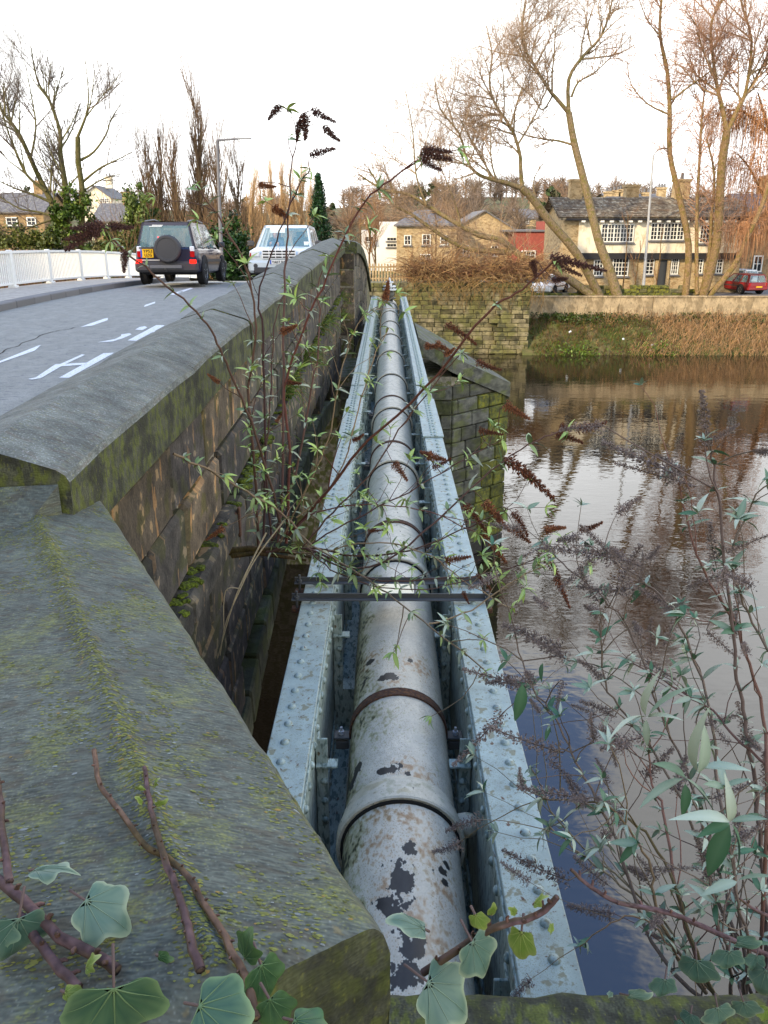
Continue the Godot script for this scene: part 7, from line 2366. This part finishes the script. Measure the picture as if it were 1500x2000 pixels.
	for s in [[1385, 880, 1372, 770, 2.4, 0.9], [1330, 930, 1180, 868, 2.7, 0.8], [1360, 950, 1205, 905, 2.7, 0.6], [1390, 860, 1445, 832, 2.4, 0.7], [1500, 880, 1478, 890, 2.3, 0.8], [1200, 1090, 1060, 1060, 2.8, 0.9], [1190, 1080, 1135, 1020, 2.8, 0.8], [1160, 1090, 1090, 1150, 2.8, 0.8], [1240, 1150, 1130, 1160, 2.7, 0.9], [1250, 1140, 1260, 1080, 2.7, 0.6], [1300, 1180, 1235, 1140, 2.6, 0.9], [1100, 1280, 988, 1205, 2.7, 0.9], [1110, 1290, 1040, 1240, 2.6, 0.7], [1180, 1330, 1130, 1280, 2.5, 0.8],
			[1100, 1330, 1080, 1390, 2.5, 0.8], [1040, 1340, 900, 1310, 2.7, 0.75], [985, 1390, 890, 1500, 2.6, 0.7], [1100, 1470, 955, 1430, 2.5, 0.75], [1070, 1480, 1130, 1540, 2.4, 0.9], [1150, 1560, 1005, 1540, 2.3, 0.8], [1020, 1540, 1010, 1500, 2.3, 0.7], [1110, 1720, 985, 1675, 2.2, 0.75], [1260, 1700, 1365, 1690, 2.0, 0.8], [1200, 1400, 1140, 1360, 2.4, 0.9], [1160, 1450, 1150, 1390, 2.4, 0.9], [1330, 1200, 1290, 1260, 2.6, 0.9], [1340, 1150, 1440, 1110, 2.5, 0.7], [1420, 1080, 1500, 1040, 2.3, 0.8], [1360, 1420, 1450, 1390, 2.3, 0.8], [1390, 1560, 1470, 1530, 2.1, 0.8], [1190, 1440, 1205, 1500, 2.4, 0.8], [1260, 1290, 1320, 1330, 2.5, 0.8], [1380, 1230, 1440, 1290, 2.4, 0.8]]:
		var a := P(s[0], s[1], s[4]) - r2
		var e := P(s[2], s[3], s[4] - 0.04) - r2
		var L := a.distance_to(e)
		var fat: float = 1.8 * L * s[5] * clampf(0.11 / L, 0.7, 1.6)
		spike_stalk(b2, a, e - a, c2[3], g)
		inst("flower_spike", ash[R.randi() % 3], b2, aim(a, e - a, Vector3(fat, L, fat), rg(0, 6)))
	# big single leaves near the camera
	for q in [[1020, 1335, 1013, 1415, 2.4, 3], [1265, 1400, 1330, 1330, 1.9, 1], [1262, 1400, 1190, 1395, 1.9, 2], [1262, 1405, 1262, 1460, 1.9, 0], [1262, 1400, 1240, 1340, 1.9, 2], [1262, 1402, 1310, 1380, 1.9, 2], [1370, 1500, 1455, 1485, 1.75, 0], [1365, 1510, 1320, 1430, 1.75, 2], [1365, 1510, 1395, 1440, 1.75, 0], [1335, 1520, 1245, 1560, 1.75, 1], [1338, 1530, 1342, 1600, 1.75, 3], [1340, 1520, 1410, 1580, 1.75, 1], [1340, 1520, 1300, 1480, 1.75, 3], [1425, 1610, 1375, 1715, 1.6, 3], [1425, 1605, 1360, 1570, 1.6, 2], [1428, 1605, 1490, 1590, 1.6, 1], [1425, 1605, 1440, 1555, 1.6, 2], [1430, 1610, 1465, 1690, 1.6, 3], [1425, 1608, 1370, 1622, 1.6, 3], [1440, 1720, 1505, 1700, 1.6, 1], [1440, 1722, 1380, 1735, 1.6, 0], [1060, 1295, 1052, 1330, 2.6, 3], [1290, 1380, 1310, 1420, 2.1, 3]]:
		var a := P(q[0], q[1], q[4]) - r2
		var e := P(q[2], q[3], q[4] - 0.03) - r2
		var d := (e - a).normalized()
		var x := d.cross(Vector3.UP).normalized()
		var B := Basis(x, d, x.cross(d)) * Basis(Vector3.UP, rg(-0.5, 0.5))
		if B.z.dot(EYE - r2 - a) < 0: B = B * Basis(Vector3.UP, PI)
		var L := a.distance_to(e) * 1.05
		inst("leaf", grey[q[5]], b2, Transform3D(B * Basis.from_scale(Vector3(L, L, L)), a))

func ivy_leaf(sd: int, base: Color, pale: Color, rim: Color, lobe: float) -> ArrayMesh:      # unit-size five-lobed leaf, stalk at origin, tip along +y, facing +z
	var rng := RandomNumberGenerator.new()
	rng.seed = sd
	var mb := MB.new()
	var out := []
	var n := 44
	for i in n:
		var a := TAU * i / n
		# distance of the outline from the middle of the blade; a = 0 is the tip
		var w := 0.30 + lobe * (0.34 * pow(maxf(cos(a), 0.0), 8.0) + 0.24 * pow(maxf(cos(a - 1.15), 0.0), 9.0) + 0.24 * pow(maxf(cos(a + 1.15), 0.0), 9.0) + 0.13 * pow(maxf(cos(a - 2.2), 0.0), 8.0) + 0.13 * pow(maxf(cos(a + 2.2), 0.0), 8.0)) + (1.0 - lobe) * 0.1 - 0.16 * pow(maxf(cos(a - PI), 0.0), 14.0)
		w *= 1.0 + rng.randf_range(-0.02, 0.02)
		out.append(Vector3(sin(a) * w, 0.42 + cos(a) * w, 0))
	var c := Vector3(0, 0.16, 0)
	var hz := func(p: Vector3) -> Vector3:
		var r := Vector2(p.x, p.y - 0.3).length()
		return Vector3(p.x, p.y, -0.35 * r * r + 0.10 * sin(p.x * 7.0) * r + 0.05 * sin(p.y * 9.0 + 1.0) * r)
	var rings := [0.0, 0.3, 0.6, 0.86, 1.0]
	var first := 0
	for k in rings.size():
		for i in n:
			var p: Vector3 = hz.call(c.lerp(out[i], rings[k]))
			var e := 0.01
			var nn := Vector3(-(hz.call(p + Vector3(e, 0, 0)).z - p.z) / e, -(hz.call(p + Vector3(0, e, 0)).z - p.z) / e, 1).normalized()
			var m := rng.randf()
			mb.col = base.lerp(pale, 0.35 * m) if k < 4 else rim
			if k == 3: mb.col = base.lerp(pale, 0.3 + 0.4 * m)
			mb.vert(p, nn)
	for k in rings.size() - 1:
		for i in n:
			var p := k * n + i
			var q := k * n + (i + 1) % n
			mb.ix.append_array([p, p + n, q, q, p + n, q + n])
	# veins: thin raised ribs from the stalk into the lobes
	mb.col = pale
	for a in [0.0, 0.75, -0.75, 1.45, -1.45, 2.4, -2.4]:
		var tip := Vector3.ZERO
		for i in n:
			if absf(wrapf(TAU * i / n - a, -PI, PI)) < PI / n: tip = out[i]
		var pts := []
		for s in 7: pts.append(hz.call(c.lerp(tip, s / 6.0 * 0.92)) + Vector3(0, 0, 0.004))
		mb.tube(pts, 0.011, 0.003, 4, false)
	return mesh_of([mb, M.leaf])
func ivy() -> void:
	var iv := thing("ivy_plant", "ivy with grey-green lobed leaves and knobbly stems creeping over the wing wall coping", "ivy", Vector3(-0.3, 7.0, -0.9))
	var iv2 := thing("ivy_plant", "ivy shoot with variegated leaves hanging in front of the pipe end", "ivy", Vector3(0.05, 6.4, -0.8))
	var iv3 := thing("ivy_plant", "ivy on the trench wall below the silver-leaved buddleia", "ivy", Vector3(0.9, 6.2, -1.3))
	var bark := lin(0.42, 0.33, 0.33)
	var stem := func(o: Node3D, pts: Array, r0: float, r1: float, col: Color) -> void:
		var q := []
		for i in pts.size() - 1:
			for s in 4: q.append(pts[i].cubic_interpolate(pts[i + 1], pts[maxi(i - 1, 0)], pts[mini(i + 2, pts.size() - 1)], s / 4.0) + rv() * 0.0012 - o.position)
		q.append(pts[-1] - o.position)
		var mb := MB.new()
		mb.col = col
		mb.tube(q, r0, r1, 8)
		var sp := part("stem", mb, M.bark, o)
		for i in range(2, q.size() - 1, 2):
			mb = MB.new()
			mb.col = lin(0.46, 0.34, 0.31) * rg(0.7, 1.1)
			var d: Vector3 = (q[i + 1] - q[i]).normalized()
			var s := d.cross(rv()).normalized()
			if s.y < 0: s = -s
			mb.tube([q[i], q[i] + s * r0 * 1.7 + d * r0 * 0.4, q[i] + s * r0 * 2.1 + d * r0], r0 * 0.6, r0 * 0.25, 6)
			part("bud", mb, M.bark, sp)
	var on := func(a: Array, y: float) -> Array:
		var q := []
		for p in a: q.append(PY(p[0], p[1], y + (p[2] if p.size() > 2 else 0.0)))
		return q
	stem.call(iv, on.call([[-10, 1500], [2, 1573], [5, 1633], [19, 1722]], 7.08), 0.0055, 0.006, bark)
	stem.call(iv, on.call([[-40, 1690], [0, 1722], [61, 1773], [117, 1829], [187, 1867], [229, 1895]], 7.07), 0.008, 0.008, bark)
	stem.call(iv, on.call([[40, 1790], [61, 1820], [107, 1881], [154, 1930]], 7.06), 0.007, 0.007, bark)
	stem.call(iv, on.call([[182, 1465], [196, 1535], [233, 1582], [280, 1647], [327, 1675], [373, 1722], [397, 1764], [434, 1820], [457, 1867], [485, 1925], [500, 1990]], 7.075), 0.0045, 0.006, lin(0.46, 0.36, 0.30))
	stem.call(iv, on.call([[282, 1498], [289, 1549], [303, 1615], [322, 1680], [345, 1736], [364, 1797], [373, 1843], [392, 1895]], 7.085), 0.004, 0.007, bark)
	var sh := []
	for p in [[827, 1900], [897, 1853], [957, 1815], [1023, 1797], [1065, 1778], [1088, 1752]]: sh.append(P(p[0], p[1], 0.95))
	stem.call(iv2, sh, 0.006, 0.0045, bark)
	sh = []
	for p in [[1530, 1880], [1400, 1822], [1309, 1784], [1207, 1762], [1155, 1733], [1115, 1698]]: sh.append(P(p[0], p[1], 1.5))
	stem.call(iv3, sh, 0.007, 0.004, bark)
	sh = []
	for p in [[1530, 1800], [1480, 1780], [1445, 1755]]: sh.append(P(p[0], p[1], 1.5))
	stem.call(iv3, sh, 0.005, 0.003, bark)
	var glauc := [ivy_leaf(1, lin(0.27, 0.37, 0.31), lin(0.42, 0.49, 0.40), lin(0.54, 0.58, 0.46), 1.0), ivy_leaf(2, lin(0.23, 0.34, 0.29), lin(0.38, 0.46, 0.38), lin(0.42, 0.5, 0.4), 0.85)]
	var deep := [ivy_leaf(3, lin(0.20, 0.30, 0.22), lin(0.38, 0.46, 0.3), lin(0.42, 0.5, 0.33), 0.6), ivy_leaf(4, lin(0.15, 0.26, 0.15), lin(0.33, 0.43, 0.26), lin(0.28, 0.38, 0.2), 0.8)]
	var lime := [ivy_leaf(5, lin(0.34, 0.43, 0.16), lin(0.54, 0.58, 0.3), lin(0.52, 0.55, 0.3), 1.0)]
	# [plant, stalk px, tip px, F or surface height, leaf, tilt, width]
	for q in [[iv, 40, 1775, 20, 1890, 7.12, glauc[1], 0.3, 1.0], [iv, 55, 1700, 145, 1690, 7.12, glauc[0], 1.0, 0.6], [iv, 150, 1748, 255, 1815, 7.12, glauc[0], 0.2, 1.0], [iv, 222, 1905, 225, 2060, 7.13, deep[0], 0.1, 1.2], [iv, 368, 1960, 500, 1985, 7.14, deep[0], 0.15, 1.1], [iv, 505, 1870, 535, 1960, 7.11, deep[1], 0.4, 1.0], [iv, 478, 1880, 482, 1825, 7.1, deep[1], 0.7, 0.8], [iv, 560, 1990, 650, 2010, 7.1, deep[1], 0.5, 0.9], [iv, 120, 1935, 165, 1955, 7.1, lime[0], 0.6, 0.8], [iv, 165, 1895, 183, 1870, 7.1, lime[0], 0.8, 0.6], [iv, 305, 1865, 335, 1878, 7.1, deep[1], 0.8, 0.8], [iv, 520, 1940, 560, 2010, 7.1, deep[1], 0.3, 1.0],
			[iv, 285, 1545, 262, 1538, 7.1, lime[0], 0.9, 0.5], [iv, 302, 1575, 325, 1568, 7.1, lime[0], 0.9, 0.5], [iv, 280, 1570, 270, 1556, 7.1, lime[0], 0.9, 0.5], [iv, 300, 1535, 306, 1522, 7.1, lime[0], 0.9, 0.5], [iv, -20, 1790, -10, 1880, 7.12, glauc[1], 0.3, 1.0],
			[iv2, 840, 1820, 770, 1785, -0.93, glauc[0], 0.9, 0.6], [iv2, 925, 1780, 945, 1820, -0.95, lime[0], 0.5, 1.0], [iv2, 958, 1790, 968, 1772, -0.95, lime[0], 0.9, 0.6], [iv2, 915, 1825, 960, 1910, -0.93, glauc[0], 0.3, 0.9], [iv2, 818, 1905, 925, 1985, -0.92, glauc[0], 0.25, 1.0], [iv2, 1020, 1808, 1012, 1880, -0.95, lime[0], 0.4, 0.8], [iv2, 1010, 1785, 1000, 1775, -0.95, lime[0], 0.4, 0.6], [iv2, 1078, 1800, 1078, 1828, -0.95, lime[0], 0.7, 0.6], [iv2, 1040, 1768, 1062, 1748, -0.95, lime[0], 0.9, 0.6],
			[iv3, 1360, 1865, 1365, 1930, -1.42, glauc[1], 0.3, 1.1], [iv3, 1425, 1850, 1420, 1900, -1.42, glauc[1], 0.3, 1.2], [iv3, 1300, 1905, 1292, 1955, -1.42, glauc[1], 0.3, 1.0], [iv3, 1220, 1942, 1275, 1952, -1.4, glauc[0], 0.9, 0.6], [iv3, 1480, 1860, 1470, 1900, -1.42, glauc[1], 0.4, 1.0], [iv3, 1500, 1885, 1480, 1945, -1.4, glauc[0], 0.3, 1.0], [iv3, 1400, 1960, 1410, 2010, -1.36, glauc[0], 0.3, 1.2], [iv3, 1350, 1975, 1345, 2010, -1.36, glauc[1], 0.4, 1.3], [iv3, 1450, 1950, 1465, 1995, -1.36, glauc[0], 0.3, 1.2], [iv3, 1430, 1838, 1490, 1852, -1.42, glauc[1], 0.9, 0.7], [iv3, 1500, 1960, 1495, 2000, -1.36, lime[0], 0.4, 1.0], [iv3, 1320, 1990, 1330, 2010, -1.36, glauc[1], 0.6, 1.0], [iv3, 1195, 1935, 1190, 1950, -1.42, glauc[0], 0.6, 1.0]]:
		var o: Node3D = q[0]
		var a: Vector3
		var e: Vector3
		if q[5] > 0: a = PY(q[1], q[2], q[5]); e = P(q[3], q[4], -a.z - 0.01)
		else: a = P(q[1], q[2], -q[5]); e = P(q[3], q[4], -q[5] - 0.01)
		a -= o.position
		e -= o.position
		var d := (e - a).normalized()
		var see := (EYE - o.position - a).normalized()
		var z := (see - d * see.dot(d)).normalized()
		var x := d.cross(z)
		var B := Basis(x, d, z) * Basis(Vector3.UP, q[7] * (1 if R.randf() < 0.5 else -1))
		var L := a.distance_to(e)
		inst("leaf", q[6], o, Transform3D(B * Basis.from_scale(Vector3(L * q[8], L, L)), a))
		# stalk
		if L > 0.02:
			var mb := MB.new()
			mb.col = lin(0.37, 0.30, 0.26)
			var s := a - d * L * 0.12 - z * L * 0.3
			mb.tube([s, (s + a) / 2 + z * L * 0.03, a + d * L * 0.15], 0.0022, 0.0018, 5)
			part("stalk", mb, M.twig, o)

func small_things() -> void:
	# grass tufts and moss on ledges of the bridge wall
	var mb := MB.new()
	for q in [[790, 615, 20.0], [655, 640, 14.0], [665, 700, 11.0], [680, 625, 16.0], [690, 580, 20.0], [640, 760, 9.0], [650, 700, 12.0]]:
		var c := P(q[0], q[1], q[2])
		c.x = minf(c.x, -1.0)
		for i in 60:
			var d := Vector3(rg(0.1, 0.9), rg(-0.3, 0.9), rg(-0.8, 0.8)).normalized()
			mb.col = [lin(0.40, 0.48, 0.18), lin(0.5, 0.42, 0.24), lin(0.3, 0.4, 0.14)][R.randi() % 3] * rg(0.6, 1.2)
			var s := c + Vector3(-0.1, rg(-0.06, 0.06), rg(-0.15, 0.15))
			var L := rg(0.12, 0.35)
			mb.tube([s, s + d * L * 0.6, s + d * L + Vector3(0, -0.3 * L, 0)], 0.005, 0.002, 3, false)
	tag(part("wall_grass", mb, M.grass, self), "tufts of grass and fern growing from the bridge wall", "grass", "", "stuff")
